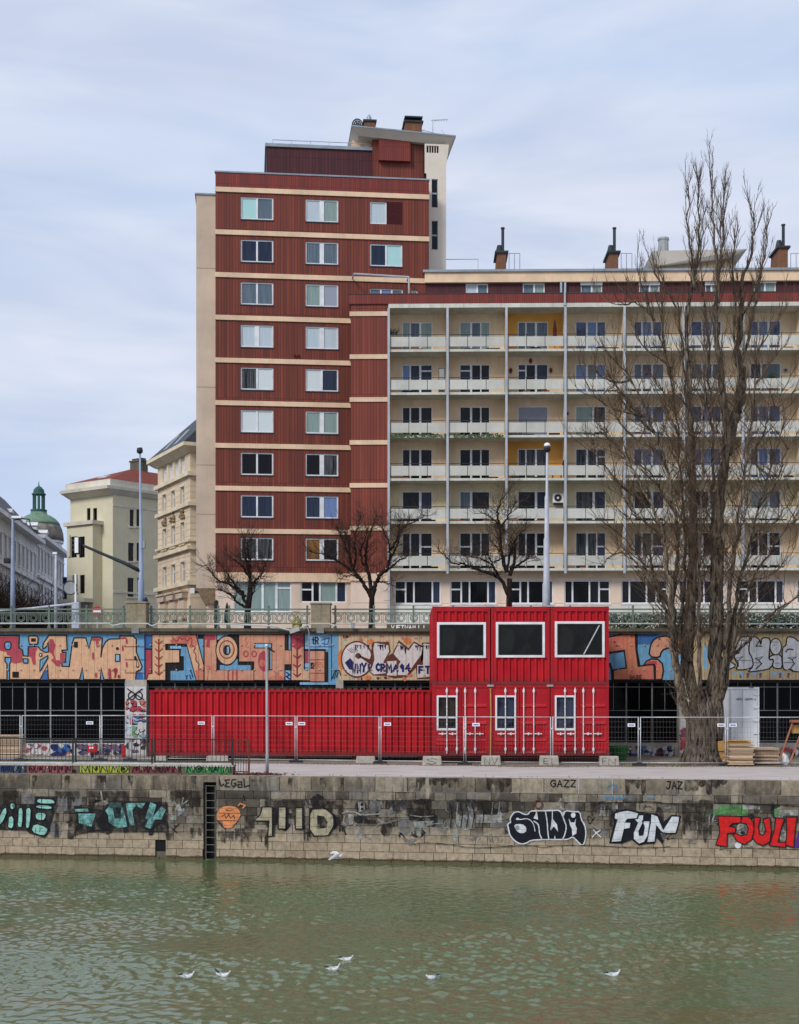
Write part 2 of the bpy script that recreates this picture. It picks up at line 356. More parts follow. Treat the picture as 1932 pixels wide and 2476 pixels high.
def stone_mat():
    t = NT('quay_stone'); i = t.island(); v = t.tc()
    base = t.ramp(i, [(0., lin((132, 122, 108))), (.3, lin((168, 156, 138))), (.55, lin((146, 140, 128))), (.8, lin((178, 164, 144))), (1., lin((118, 110, 98)))])
    n = t.noise(v, 5, 8, .7); col = t.mix(t.ramp(n, [(.30, .5), (.60, 1.)]), (.012, .01, .008), base)
    z = t.xyz(v)[2]
    band = t.ramp(t.math('MULTIPLY_ADD', z, 1/3., 1.), [(0., 0.), (.24, .02), (.42, .85), (.72, 1.), (.84, .8), (1., .6)])   # -3..0 m
    col = t.mix(t.math('MULTIPLY', t.math('SUBTRACT', 1., band), .45), col, t.mix(t.ramp(n, [(.30, .55), (.60, 1.)]), (.012, .01, .008), lin((188, 164, 134))))
    st = t.noise(t.tc((1.5, 1.5, .42)), 1.25, 7, .66, .6)
    st = t.ramp(t.math('ADD', st, t.math('MULTIPLY', band, .20)), [(.52, 0.), (.66, 1.)])
    st = t.math('MULTIPLY', st, t.math('MULTIPLY_ADD', band, .85, .06))
    i2 = t.ramp(t.math('FRACT', t.math('MULTIPLY', i, 7.3)), [(.15, .35), (.8, 1.)])
    col = t.mix(t.math('MULTIPLY', st, i2), col, lin((44, 39, 35)))
    gr = t.ramp(t.noise(v, 1.1, 5, .65), [(.5, 0.), (.66, .6)]); i3 = t.ramp(t.math('FRACT', t.math('MULTIPLY', i, 3.7)), [(.4, 0.), (.9, 1.)])
    col = t.mix(t.math('MULTIPLY', t.math('MULTIPLY', gr, band), i3), col, lin((136, 134, 130)))
    dr = t.ramp(t.noise(t.tc((5, 5, .3)), 1.6, 5, .7), [(.56, 0.), (.68, .7)]); col = t.mix(t.math('MULTIPLY', dr, band), col, lin((40, 34, 30)))
    al = t.math('LESS_THAN', t.math('ADD', z, t.math('MULTIPLY', t.noise(v, 3, 4), .16)), -2.76)
    col = t.mix(t.math('MULTIPLY', al, .8), col, lin((60, 50, 30)))
    t.bump(n, .8, .04); return t.fin(col, .9, 0, .2)
M['stone'] = stone_mat()
def paint_on_stone(name, c, wear=.0, joints=.7, rough=.8):
    t = NT(name); v = t.tc(); n = t.noise(v, 7, 5, .65); col = t.mix(t.ramp(n, [(.3, .70), (.62, 1.)]), (0, 0, 0), lin(c))
    x = t.xyz(v); zf = t.math('FRACT', t.math('DIVIDE', t.math('ADD', x[2], 10.45), COURSE))
    row = t.math('FLOOR', t.math('DIVIDE', t.math('ADD', x[2], 10.45), COURSE))
    xf = t.math('FRACT', t.math('ADD', t.math('DIVIDE', x[0], .62), t.math('FRACT', t.math('MULTIPLY', row, .377))))
    j = t.math('MAXIMUM', t.math('LESS_THAN', zf, .06), t.math('LESS_THAN', xf, .022))
    col = t.mix(t.math('MULTIPLY', j, joints), col, lin((44, 42, 40)))
    t.bump(n, .4, .02); t.fin(col, rough, 0, .2)
    if wear:
        tr = t.N.new('ShaderNodeBsdfTransparent'); ms = t.N.new('ShaderNodeMixShader')
        k = t.ramp(t.noise(t.tc((1.5, 1, 1)), 3.2, 6, .68), [(.5-wear*.25, 0.), (.56+.12*(1-wear), 1.)])
        t.put(t.math('MULTIPLY', k, min(1, wear*1.3)), ms.inputs[0]); t.nt.links.new(t.b.outputs[0], ms.inputs[1]); t.nt.links.new(tr.outputs[0], ms.inputs[2])
        t.nt.links.new(ms.outputs[0], t.o.inputs[0])
    return t.mat
COURSE = .30
def panel_paint(name, c, joint=.55, c2=None):
    """spray paint over the upright precast panels: the grooves between panels stay dark"""
    t = NT(name); v = t.tc(); n = t.noise(v, 5, 5, .6); cc = lin(c)
    col = t.mix(t.ramp(n, [(.3, .78), (.65, 1.)]), (0, 0, 0), cc)
    if c2: col = t.mix(t.ramp(t.noise(v, 1.5, 4, .6, .5), [(.46, 0.), (.6, .75)]), col, lin(c2))
    x = t.xyz(v)[0]; xf = t.math('FRACT', t.math('DIVIDE', t.math('ADD', x, 60.3), .6))
    col = t.mix(t.math('MULTIPLY', t.math('LESS_THAN', xf, .035), joint), col, lin((52, 42, 36)))
    k = t.ramp(t.noise(t.tc((3, 3, .2)), 2.4, 5, .65), [(.52, 0.), (.74, .5)]); col = t.mix(k, col, lin((110, 92, 76)))
    t.bump(n, .15, .02); return t.fin(col, .75, 0, .25)
def water_mat():
    t = NT('river_water'); v = t.tc()
    w = t.noise(t.tc((1., .45, 1)), 8, 4, .7, .4)
    br = t.ramp(t.noise(t.tc((.35, .8, 1)), .3, 4, .6, .8), [(.5, 0.), (.64, .8)])
    col = t.mix(br, lin((90, 103, 70)), lin((104, 94, 60)))
    t.bump(w, 1., .006); t.b.inputs['IOR'].default_value = 1.58
    return t.fin(col, .025, 0, .5)
M['water'] = water_mat()
def quay_mat():
    t = NT('pale_quay_paving'); v = t.tc(); n = t.noise(t.tc((.6, 3, 1)), 1.2, 5, .6); n2 = t.noise(v, 30, 3, .6)
    col = t.mix(t.ramp(n, [(.35, 0.), (.65, 1.)]), lin((178, 167, 160)), lin((200, 190, 184))); col = t.mix(t.ramp(n2, [(.3, .85), (.6, 1.)]), (0, 0, 0), col)
    st = t.ramp(t.noise(t.tc((.5, 1.6, 1)), .9, 6, .65, .4), [(.52, 0.), (.68, .42)]); col = t.mix(st, col, lin((124, 116, 108)))
    ln = t.ramp(t.noise(t.tc((.05, 5, 1)), 1.4, 3, .6), [(.56, 0.), (.66, .35)]); col = t.mix(ln, col, lin((140, 130, 122)))
    t.bump(n2, .2, .01); return t.fin(col, .9, 0, .2)
M['quay'] = quay_mat()
# ------------------------------------------------------------------ painter: flat paint on a wall plane
SF = {'A': [[(0,0),(.5,1),(1,0)],[(.2,.38),(.8,.38)]], 'C': [[(1,.82),(.6,1),(.15,.8),(0,.5),(.15,.2),(.6,0),(1,.18)]], 'D': [[(0,0),(0,1),(.6,.95),(1,.5),(.6,.05),(0,0)]],
 'E': [[(1,1),(0,1),(0,0),(1,0)],[(0,.5),(.8,.5)]], 'F': [[(1,1),(0,1),(0,0)],[(0,.52),(.8,.52)]], 'G': [[(1,.82),(.6,1),(.15,.8),(0,.5),(.15,.2),(.6,0),(1,.2),(1,.5),(.6,.5)]],
 'I': [[(.5,0),(.5,1)]], 'J': [[(.2,1),(1,1),(.8,.2),(.4,0),(0,.2)]], 'L': [[(0,1),(0,0),(.9,0)]], 'M': [[(0,0),(.1,1),(.5,.4),(.9,1),(1,0)]], 'N': [[(0,0),(0,1),(1,0),(1,1)]],
 'R': [[(0,0),(0,1),(.7,1),(1,.75),(.7,.5),(0,.5)],[(.4,.5),(1,0)]], 'S': [[(1,.85),(.5,1),(.05,.8),(.3,.55),(.8,.42),(.95,.18),(.5,0),(0,.12)]], 'T': [[(0,1),(1,1)],[(.5,1),(.5,0)]],
 'U': [[(0,1),(0,.25),(.5,0),(1,.25),(1,1)]], 'V': [[(0,1),(.5,0),(1,1)]], 'W': [[(0,1),(.25,0),(.5,.6),(.75,0),(1,1)]], 'Y': [[(0,1),(.5,.5),(1,1)],[(.5,.5),(.4,0)]],
 'Z': [[(0,1),(1,.95),(0,.05),(1,0)]], '9': [[(.9,.6),(.4,.5),(.1,.75),(.5,1),(.9,.8),(.8,0)]], '4': [[(.7,0),(.7,1),(0,.35),(1,.35)]], 't': [[(.5,1),(.5,.1),(.8,0)],[(.1,.65),(.9,.65)]],
 '!': [[(.5,1),(.5,.35)],[(.5,.12),(.5,0)]], '.': [[(.4,.06),(.5,0)]], '2': [[(0,.8),(.5,1),(.95,.75),(0,0),(1,0)]], '0': [[(.5,0),(0,.5),(.5,1),(1,.5),(.5,0)]], '7': [[(0,1),(1,1),(.3,0)]], '1': [[(.2,.8),(.5,1),(.5,0)]], ' ': []}
class Painter:
    def __init__(s, face, root, y=-.004): s.fc, s.root, s.y0 = face, root, y; s.mb = {}; s.n = {}; s.st = .00025; s.at(0, 0, 1)
    def at(s, ox, oy, k): s.o = (ox, oy, k); return s
    def P(s, p): return s.fc.pt(s.o[0]+p[0]/s.o[2], s.o[1]+p[1]/s.o[2])
    def slot(s, name, mat, layer):
        k = (name, layer); s.n[k] = s.n.get(k, 0)+1
        return s.mb.setdefault((name, mat), MB()), s.y0-layer*.006-s.n[k]*s.st
    def fill(s, pts, mat, layer=1, name='painted_letter', smooth=0):
        if smooth: pts = chaikin(pts, smooth)
        mb, y = s.slot(name, mat, layer); q = [s.P(p) for p in pts]; mb.poly([(a, y, z) for a, z in q], mat)
    def rect(s, x0, y0, x1, y1, mat, layer=1, name='painted_letter'): s.fill([(x0, y1), (x1, y1), (x1, y0), (x0, y0)], mat, layer, name)
    def ell(s, cx, cy, rx, ry, mat, layer=1, name='painted_letter', n=28, a0=0, a1=360):
        s.fill([(cx+rx*math.cos(R(a0+(a1-a0)*k/n)), cy+ry*math.sin(R(a0+(a1-a0)*k/n))) for k in range(n)], mat, layer, name)
    def line(s, pts, w, mat, layer=2, name='painted_outline', closed=False, smooth=0):
        if smooth: pts = chaikin(pts, smooth, closed)
        mb, y = s.slot(name, mat, layer); q = [Vector((*s.P(p), 0)) for p in pts]
        hw = w/s.o[2]*s.fc.Y(s.o[0]+pts[0][0]/s.o[2])/F/2; n = len(q)
        Ls, Rs = [], []
        for k in range(n):
            a = q[k-1] if (k > 0 or closed) else None; b = q[(k+1) % n] if (k < n-1 or closed) else None
            d1 = (q[k]-a).normalized() if a is not None and (q[k]-a).length > 1e-7 else None
            d2 = (b-q[k]).normalized() if b is not None and (b-q[k]).length > 1e-7 else None
            d1 = d1 or d2; d2 = d2 or d1
            if d1 is None: continue
            t = d1+d2; t = t.normalized() if t.length > .2 else d1
            nrm = Vector((-t.y, t.x, 0)); sc = min(1/max(.35, abs(nrm.dot(Vector((-d1.y, d1.x, 0))))), 1.8)
            e = q[k]
            if not closed and k == 0: e = q[k]-d2*hw*.6
            if not closed and k == n-1: e = q[k]+d1*hw*.6
            Ls.append(e+nrm*hw*sc); Rs.append(e-nrm*hw*sc)
        m = len(Ls)
        for k in range(m if closed else m-1):
            j = (k+1) % m; mb.poly([(p.x, y-.00002*(k % 3), p.y) for p in (Rs[k], Rs[j], Ls[j], Ls[k])], mat)
    def shape(s, pts, mat, omat, w, layer=1, name='painted_letter', smooth=0):
        if smooth: pts = chaikin(pts, smooth)
        s.fill(pts, mat, layer, name); s.line(pts, w, omat, layer+1, 'painted_outline', True)
    def text(s, txt, x, y, w, h, sw, mat, layer=3, name='painted_word', gap=.25):
        for c in txt:
            for st in SF.get(c.upper() if c not in SF else c, []):
                s.line([(x+a*w, y+h-b*h) for a, b in st], sw, mat, layer, name)
            x += w*(1+gap) if c not in 'I!. ' else w*.8
    def drips(s, x0, x1, y0, y1, mat, layer=1, seed=1):
        rg = random.Random(seed); n = 6; w = (x1-x0)/n; top = []; bot = []
        for k in range(n):
            l = y0+(y1-y0)*rg.choice((.35, .5, .6, .8, 1.)); a = x0+w*k
            top += [(a, y0+rg.uniform(-.03, .03)*(y1-y0))]; bot += [(a+w*.08, l-(y1-y0)*.12), (a+w*.35, l), (a+w*.62, l-(y1-y0)*.03), (a+w*.92, y0+(l-y0)*rg.uniform(.4, .9))]
        s.fill(top+[(x1, y0)]+bot[::-1], mat, layer, 'paint_drip')
    def done(s):
        for (name, mat), mb in s.mb.items(): mb.build(name, s.root, mat)
def chaikin(p, it=1, closed=True):
    for _ in range(it):
        q = []
        n = len(p)
        if not closed: q.append(p[0])
        for k in range(n if closed else n-1):
            a, b = p[k], p[(k+1) % n]
            q += [(a[0]*.75+b[0]*.25, a[1]*.75+b[1]*.25), (a[0]*.25+b[0]*.75, a[1]*.25+b[1]*.75)]
        if not closed: q.append(p[-1])
        p = q
    return p
def window(root, x0, x1, z0, z1, y, splits=(.5,), glasses=('gD', 'gD'), fw=.07, mw=.09, frame='white', transom=None, name='window'):
    m = MB(); a, b = y-.03, y+.05
    m.box(x0, a, z0, x0+fw, b, z1); m.box(x1-fw, a, z0, x1, b, z1); m.box(x0+fw, a+.004, z0, x1-fw, b, z0+fw); m.box(x0+fw, a+.004, z1-fw, x1-fw, b, z1)
    w = x1-x0; e = [x0+fw]
    for k, s in enumerate(splits):
        q = mw[k] if hasattr(mw, '__len__') else mw
        m.box(x0+w*s-q/2, a+.004, z0+fw, x0+w*s+q/2, b, z1-fw); e += [x0+w*s-q/2, x0+w*s+q/2]
    e.append(x1-fw); p = MB()
    for k in range(len(glasses)):
        p.poly([(e[2*k], y+.02, z0+fw), (e[2*k+1], y+.02, z0+fw), (e[2*k+1], y+.02, z1-fw), (e[2*k], y+.02, z1-fw)], M[glasses[k]])
        if transom and k in transom: h = z0+(z1-z0)*transom[k]; m.box(e[2*k], a+.006, h-.05, e[2*k+1], b, h+.05)
    o = m.build(name, root, M[frame]); p.build('pane', o); return o
# ================================================================== SETTING
YG = 65.0; ZS = 5.88                      # front of the gallery wall, level of the upper street
FQ = Face(-14.486, 51.0, -.14); FG = Face(0, YG, 0)
def sheet(name, pts, mat, kind='structure'):
    m = MB(); m.poly(pts, mat); return m.build(name, kind=kind)
def river():
    """one sheet with real wavelets where the view falls, flat towards its far edges"""
    import numpy as np
    xs = np.concatenate(([-160, -90, -50], np.arange(-22, 22.01, .055), [50, 90, 160])); ys = np.concatenate(([-60, -20, 5], np.arange(20, 53.01, .062), [62, 80]))
    Xg, Yg = np.meshgrid(xs, ys); rs = np.random.RandomState(5); h = np.zeros_like(Xg); patch = np.zeros_like(Xg)
    for k in range(9):
        a = rs.uniform(0, 6.28); l = rs.uniform(5, 16); patch += np.sin((Xg*np.cos(a)*.6+Yg*np.sin(a))*6.283/l+rs.uniform(0, 6.28))
    gust = 1/(1+np.exp(-(patch*.9+.9)))
    for k in range(110):
        l = .19*(5.6**rs.beta(.85, 1.7)); a = rs.normal(.4, .95) if k % 3 else rs.uniform(0, 6.28); s = .036*rs.uniform(.6, 1.3)*(1.15 if l < .6 else .8)
        h += s*l/6.283*np.sin((Xg*np.cos(a)+Yg*np.sin(a))*6.283/l+rs.uniform(0, 6.28)+.6*np.sin(Xg*.9*rs.uniform(.4, 1.2)+Yg*.7*rs.uniform(.4, 1.2)))
    edge = np.clip((22-np.abs(Xg))/4, 0, 1)*np.clip((Yg-20)/3, 0, 1)*np.clip((53-Yg)/2, 0, 1); wall = 51+(-.14)*(Xg+14.486); lee = np.clip((wall-Yg)/12, .20, 1)
    gust *= 1-.92*np.exp(-(((Xg+4.9)/1.5)**2+((Yg-33.6-.12*Xg)/.9)**2)**1.5)
    Zg = -2.97+h*(.10+.98*gust)*edge*lee
    ny, nx = Xg.shape; me = bpy.data.meshes.new('water'); me.vertices.add(nx*ny); me.vertices.foreach_set('co', np.stack((Xg, Yg, Zg), -1).astype(np.float32).ravel())
    i = np.arange((ny-1)*nx).reshape(ny-1, nx)[:, :-1].ravel(); q = np.stack((i, i+1, i+nx+1, i+nx), -1).astype(np.int32); n = len(q)
    me.loops.add(n*4); me.loops.foreach_set('vertex_index', q.ravel()); me.polygons.add(n); me.polygons.foreach_set('loop_start', np.arange(0, n*4, 4, dtype=np.int32)); me.polygons.foreach_set('loop_total', np.full(n, 4, np.int32)); me.polygons.foreach_set('use_smooth', np.ones(n, bool)); me.update(); me.validate()
    me.materials.append(M['water']); o = bpy.data.objects.new('water', me); COL.objects.link(o); o['kind'] = 'structure'
river()
d = FQ; dx = Vector((1, d.t, 0)); q0 = Vector((d.X0, d.Y0, 0)); nb = Vector((-d.t, 1, 0))
A = q0-dx*60+nb*.12; B = q0+dx*100+nb*.12
sheet('quay_path', [(A.x, A.y, -.004), (B.x, B.y, -.004), (B.x, YG+12, -.004), (A.x, YG+12, -.004)], M['quay'])
m = MB()                                   # gravel and mossy strip along the fence and under the containers
rg = random.Random(4); pts = []
for k in range(46):
    px = -260+k*52; y0 = (60.6 if px < 300 else 60.2-(px-300)*.0036 if px < 1200 else 56.5)-.35+rg.uniform(-.22, .22)
    pts.append((XP(px, y0), y0, .004))
m.poly(pts+[(XP(2080, 64), YG+1, .004), (XP(-260, 64), YG+1, .004)], M['gravel']); m.build('gravel_ground', kind='structure')
sheet('street', [(-400, YG+.5, ZS), (400, YG+.5, ZS), (400, 1500, ZS), (-400, 1500, ZS)], M['asphalt'])
# ------------------------------------------------------------------ quay wall
qw = thing('quay_wall', 'long stained stone quay wall covered in graffiti rising from the green water', 'quay wall', (FQ.X0, FQ.Y0, 0), FQ.rz)
REC = (FQ.s(491.5), FQ.s(523.5), FQ.z(507, 1891)); DR = (FQ.s(375), FQ.s(401), FQ.z(388, 2055), FQ.z(388, 2034))
def stones():
    rg = random.Random(11); m = MB(); s0, s1 = -22., 55.
    z = -.50; r = 0
    m.box(s0, .06, -3.4, REC[0], .5, -.5, M['concdark'], 'tbk'); m.box(REC[1], .061, -3.4, s1, .5, -.5, M['concdark'], 'tbk')
    while z > -3.3:
        h = COURSE; x = s0+rg.uniform(0, .3)
        while x < s1:
            w = rg.choice((.38, .5, .62, .62, .8, .95))*rg.uniform(.88, 1.12); o = rg.uniform(0, .024); a, b = x, x+w-.018; x += w
            seg = [(a, b)]
            for lo, hi, zl, zh in ((REC[0], REC[1], -9, REC[2]), DR):
                if z-h < zh-.02 and z > zl+.02:
                    seg = [t for p, q in seg for t in ((p, min(q, lo)), (max(p, hi), q)) if t[1]-t[0] > .03]
            for p, q in seg: m.box(p, -o, z-h+.016, q, .07, z, M['stone'], 'k')
        z -= h; r += 1
    m.build('masonry', qw, bevel=0)
    m = MB(); x = s0
    while x < s1:
        w = 1.16*rg.uniform(.92, 1.08); o = .03+rg.uniform(0, .02)
        a, b = x, x+w-.02
        if b > REC[0] and a < REC[1]:
            for p, q, zz in ((a, REC[0], -.49), (max(a, REC[0]), min(b, REC[1]), REC[2]), (REC[1], b, -.49)):
                if q-p > .03: m.box(p, -o, zz, q, .55, 0, M['stone'])
        else: m.box(a, -o, -.49, b, .55, 0, M['stone'])
        x += w
    m.build('coping', qw)
    m = MB(); m.box(REC[0]+.002, .34, -3.4, REC[1]-.002, .4, REC[2]); m.box(REC[0]-.05, .05, -3.4, REC[0]-.002, .4, REC[2]-.003); m.box(REC[1]+.002, .05, -3.4, REC[1]+.05, .4, REC[2]-.003)
    m.build('ladder_recess', qw, M['black'])
    m = MB(); m.box(DR[0]-.06, .05, DR[2]-.05, DR[1]+.06, .5, DR[3]+.05); m.build('drain_hole', qw, M['black'])
    m = MB(); c = FQ.pt(1302, 1944); m.tube([(c[0]+.13*math.cos(a*.3927), -.06, c[1]+.15*math.sin(a*.3927)) for a in range(17)], .022, 6); m.box(c[0]-.04, -.08, c[1]+.12, c[0]+.04, .02, c[1]+.22)
    m.build('mooring_ring', qw, M['redrust'])
stones()
P_ = paint_on_stone
SC_ = P_('pale_cyan_spray', (150, 206, 192), .18, .5); SCw = P_('worn_cyan_spray', (132, 196, 192), .62, .5); SB = P_('black_spray', (26, 28, 36), .10, .3); SBw = P_('worn_black_spray', (32, 32, 36), .5, .4)
SW_ = P_('white_spray', (212, 216, 220), .14, .4); SWw = P_('worn_white_spray', (176, 176, 170), .66, .6); SR = P_('red_spray', (214, 36, 36), .10, .3); SO = P_('salmon_spray', (222, 142, 92), .12, .5)
SBe = P_('beige_spray', (176, 166, 140), .25, .7); SGn = P_('green_spray', (96, 160, 92), .6, .6); SBl = P_('blue_spray', (64, 140, 190), .55, .6); SPu = P_('purple_spray', (96, 48, 130), 0, .3); SGy = P_('grey_spray', (128, 126, 126), .55, .7)
SKw = P_('charcoal_drip', (46, 40, 36), .62, .55)
def quay_graffiti():
    g = Painter(FQ, qw, -.0262); g.st = .00004; rg = random.Random(40); g.at(0, 0, 1)   # scrubbed-off older layers
    for k in range(150):
        x = rg.choice((rg.uniform(0, 470), rg.uniform(530, 1230), rg.uniform(820, 1230), rg.uniform(1250, 1900))); y = rg.uniform(1925, 2010)+x*.010; m = (SGy, SWw, SBw, SGy, SBw)[k % 5]; a = rg.uniform(5, 26); b = rg.uniform(6, 26)
        if k % 3 == 0: g.fill([(x+a*math.cos(q)*rg.uniform(.6, 1.2), y+b*math.sin(q)*rg.uniform(.6, 1.2)) for q in (0, .9, 1.8, 2.7, 3.6, 4.5, 5.4)], m, 0, 'faded_paint')
        else: g.line([(x, y), (x+rg.uniform(-a, a), y+b*rg.uniform(-1, 1)), (x+rg.uniform(-a, a), y+b*rg.uniform(-1, 1)), (x+rg.uniform(-a, a)*1.5, y+b*rg.uniform(-1, 1))], rg.uniform(1.5, 4.5), m, 0, 'faded_paint', smooth=1)
    g.done(); g = Painter(FQ, qw, -.034)
    N1 = 'sprayed_letter'
    g.at(0, 1900, 8.52)      # pale cyan letters on black at the left end
    g.fill([(-900, 420), (60, 380), (190, 330), (420, 380), (700, 380), (740, 220), (1180, 220), (1210, 420), (1120, 560), (1060, 760), (1040, 940), (930, 1080), (620, 980), (560, 930), (140, 910), (-900, 880)], SBw, 1, N1)
    for p in ([(100, 425), (180, 480), (80, 740), (10, 800), (-30, 800), (-30, 660)], [(215, 345), (330, 345), (318, 480), (215, 485)], [(185, 620), (300, 620), (292, 885), (160, 860), (180, 760)],
              [(385, 450), (490, 440), (470, 830), (430, 865), (360, 835), (385, 640)], [(540, 450), (655, 440), (640, 700), (610, 880), (530, 870), (545, 600)],
              [(770, 255), (960, 265), (1090, 270), (1150, 330), (1130, 375), (765, 365)], [(745, 385), (1085, 400), (1080, 495), (745, 460)], [(735, 540), (975, 550), (940, 690), (880, 720), (740, 690)],
              [(710, 755), (1000, 855), (985, 960), (900, 1040), (640, 945)], [(-330, 430), (-190, 430), (-90, 800), (-200, 800)]):
        g.shape(p, SC_, SB, 22, 2, N1, 1)
    g.line([(870, 270), (870, 490)], 12, SB, 4); g.line([(870, 550), (870, 715)], 12, SB, 4); g.line([(750, 860), (745, 960)], 10, SBw, 4); g.line([(820, 950), (860, 860), (890, 880)], 10, SBw, 4)
    g.fill([(1150, 520), (1220, 560), (1215, 1080), (1130, 1090)], SKw, 1, 'paint_drip'); g.fill([(1430, 540), (1620, 560), (1600, 900), (1500, 1100), (1390, 1090)], SKw, 1, 'paint_drip')
    g.fill([(400, 160), (730, 150), (720, 370), (400, 365)], SGy, 2, 'painted_patch'); g.fill([(1210, 210), (1700, 200), (1700, 370), (1450, 520), (1180, 520)], SGy, 1, 'painted_patch')
    g.at(180, 1900, 5.68)    # worn cyan 'ork'
    g.fill([(0, 270), (400, 330), (480, 200), (1280, 220), (1300, 640), (200, 640), (0, 690)], SBw, 1, N1)
    g.fill([(490, 220), (640, 225), (700, 400), (730, 560), (600, 580), (480, 500), (470, 400), (430, 340), (480, 280)], SCw, 2, N1)
    g.fill([(530, 290), (640, 300), (650, 440), (560, 450)], SBw, 3, N1)
    g.fill([(710, 235), (980, 235), (930, 310), (850, 270), (800, 330), (830, 540), (770, 540), (730, 360)], SCw, 2, N1)
    g.fill([(1050, 220), (1130, 260), (1080, 430), (1200, 280), (1260, 330), (1200, 460), (1110, 460), (1050, 590), (975, 560), (1020, 470), (980, 440)], SCw, 2, N1)
    g.fill([(10, 320), (190, 310), (200, 350), (20, 355)], SCw, 2, N1); g.fill([(60, 380), (300, 380), (240, 560), (70, 510)], SCw, 2, N1); g.fill([(1320, 440), (1400, 410), (1410, 465), (1320, 465)], SCw, 2, N1)
    g.fill([(1250, 640), (1360, 640), (1320, 750), (1270, 745)], SKw, 1, 'paint_drip')
    g.line([(1500, 160), (1480, 260), (1560, 200)], 20, SWw, 3); g.line([(370, 70), (390, 200), (470, 240)], 22, SWw, 3); g.line([(1300, 160), (1320, 220)], 22, SWw, 3)
    g.at(460, 1870, 4.26)    # orange mushroom, beige block letters
    g.line([(300, 58), (318, 130), (345, 110), (350, 118)], 12, SB, 3, 'sprayed_word'); g.line([(408, 64), (362, 68), (378, 98), (402, 96)], 11, SB, 3, 'sprayed_word'); g.line([(378, 99), (362, 132), (412, 136)], 11, SB, 4, 'sprayed_word')
    g.line([(470, 58), (434, 66), (424, 110), (446, 138), (474, 118), (470, 98), (452, 104)], 11, SB, 3, 'sprayed_word'); g.line([(492, 88), (532, 84), (536, 140), (498, 142), (492, 116), (532, 108)], 11, SB, 3, 'sprayed_word'); g.line([(556, 54), (560, 138), (618, 120)], 12, SB, 3, 'sprayed_word')
    g.fill([(280, 485), (275, 430), (290, 380), (340, 340), (420, 332), (490, 352), (520, 400), (520, 440), (490, 490), (460, 520), (430, 560), (370, 565), (340, 545), (335, 490)], SO, 2, 'sprayed_mushroom', 1)
    g.line([(280, 485), (500, 487)], 8, SBw, 3); g.line([(300, 408), (518, 408)], 7, SBw, 3); g.line([(370, 375), (410, 385), (445, 372)], 10, SBw, 3)
    g.line([(500, 330), (520, 308), (570, 330), (545, 355)], 13, SO, 3)
    g.line([(330, 440), (360, 420), (370, 460), (400, 420), (420, 460), (450, 430), (460, 465)], 9, SBw, 3)
    g.fill([(560, 430), (660, 430), (660, 560), (560, 570)], SKw, 1, 'paint_drip')
    g.drips(460, 640, 566, 820, SKw, 1, 1); g.drips(690, 805, 575, 815, SKw, 1, 2); g.drips(285, 450, 590, 715, SKw, 1, 3); g.drips(0, 120, 560, 700, SKw, 1, 4)
    for p in ([(745, 345), (850, 345), (850, 645), (800, 645), (815, 490), (660, 485), (720, 430)], [(910, 345), (990, 345), (990, 490), (985, 570), (910, 570)], [(1085, 355), (1160, 350), (1160, 570), (1085, 570)]):
        g.fill([(x+26, y+6) for x, y in p], SBw, 1, N1); g.shape(p, SBe, SB, 12, 2, N1)
    g.fill([(1240, 365), (1400, 365), (1490, 430), (1500, 540), (1430, 640), (1270, 650), (1225, 570)], SBw, 1, N1)
    g.fill([(1230, 370), (1390, 360), (1460, 410), (1480, 500), (1460, 600), (1420, 640), (1240, 640)], SBe, 2, N1, 1); g.line([(1230, 650), (1235, 365), (1390, 355), (1480, 430), (1490, 530), (1430, 630)], 14, SB, 3)
    g.fill([(1310, 430), (1380, 440), (1420, 500), (1400, 560), (1310, 570)], SBw, 4, N1)
    for x in (1165, 1200): g.fill([(x, 560), (x+22, 560), (x+18, 680), (x+6, 700)], SBw, 1, 'paint_drip')
    g.line([(1570, 410), (1620, 385), (1700, 400), (1760, 430)], 12, SWw, 3); g.line([(1590, 440), (1580, 500), (1640, 560)], 12, SWw, 3); g.fill([(1630, 420), (1690, 420), (1680, 520), (1640, 530)], SWw, 2, N1)
    for k in range(5): g.line([(630+22*k, 75), (650+22*k, 60), (640+20*k, 90)], 6, SKw, 3)
    g.at(840, 1890, 4.26)    # scrubbed layers in the middle
    g.ell(140, 250, 60, 60, SBw, 1, N1); g.fill([(110, 205), (180, 200), (185, 300), (120, 310)], SWw, 2, N1); g.ell(150, 235, 14, 18, SB, 3, N1); g.ell(155, 280, 14, 16, SB, 3, N1)
    g.line([(0, 310), (80, 310), (150, 345), (330, 330)], 12, SWw, 3, smooth=1); g.line([(170, 400), (155, 480), (180, 560), (240, 590)], 12, SGy, 3); g.ell(400, 490, 60, 70, SKw, 1, N1); g.line([(300, 460), (330, 430), (420, 420), (560, 380)], 16, SGy, 3)
    g.fill([(440, 230), (600, 200), (610, 260), (560, 300), (430, 340)], SGy, 1, N1); g.fill([(600, 270), (780, 260), (780, 380), (640, 400)], SBw, 1, N1)
    g.fill([(1120, 210), (1300, 210), (1310, 480), (1200, 500), (1120, 430)], SWw, 1, N1); g.fill([(1330, 340), (1590, 340), (1590, 420), (1330, 425)], SWw, 1, N1); g.fill([(1400, 280), (1560, 280), (1540, 340), (1400, 340)], SBw, 1, N1)
    for x in (1070, 1180, 1240, 1300, 1400): g.line([(x-20, 215), (x+10, 330), (x-12, 470)], 9, SB, 3, smooth=1)
    for x in (1140, 1500, 1570): g.line([(x, 210), (x-12, 330)], 9, SWw, 4)
    g.line([(690, 650), (740, 625), (900, 630), (1100, 650), (1230, 675), (1400, 682), (1700, 660)], 9, SBw, 3, smooth=1)
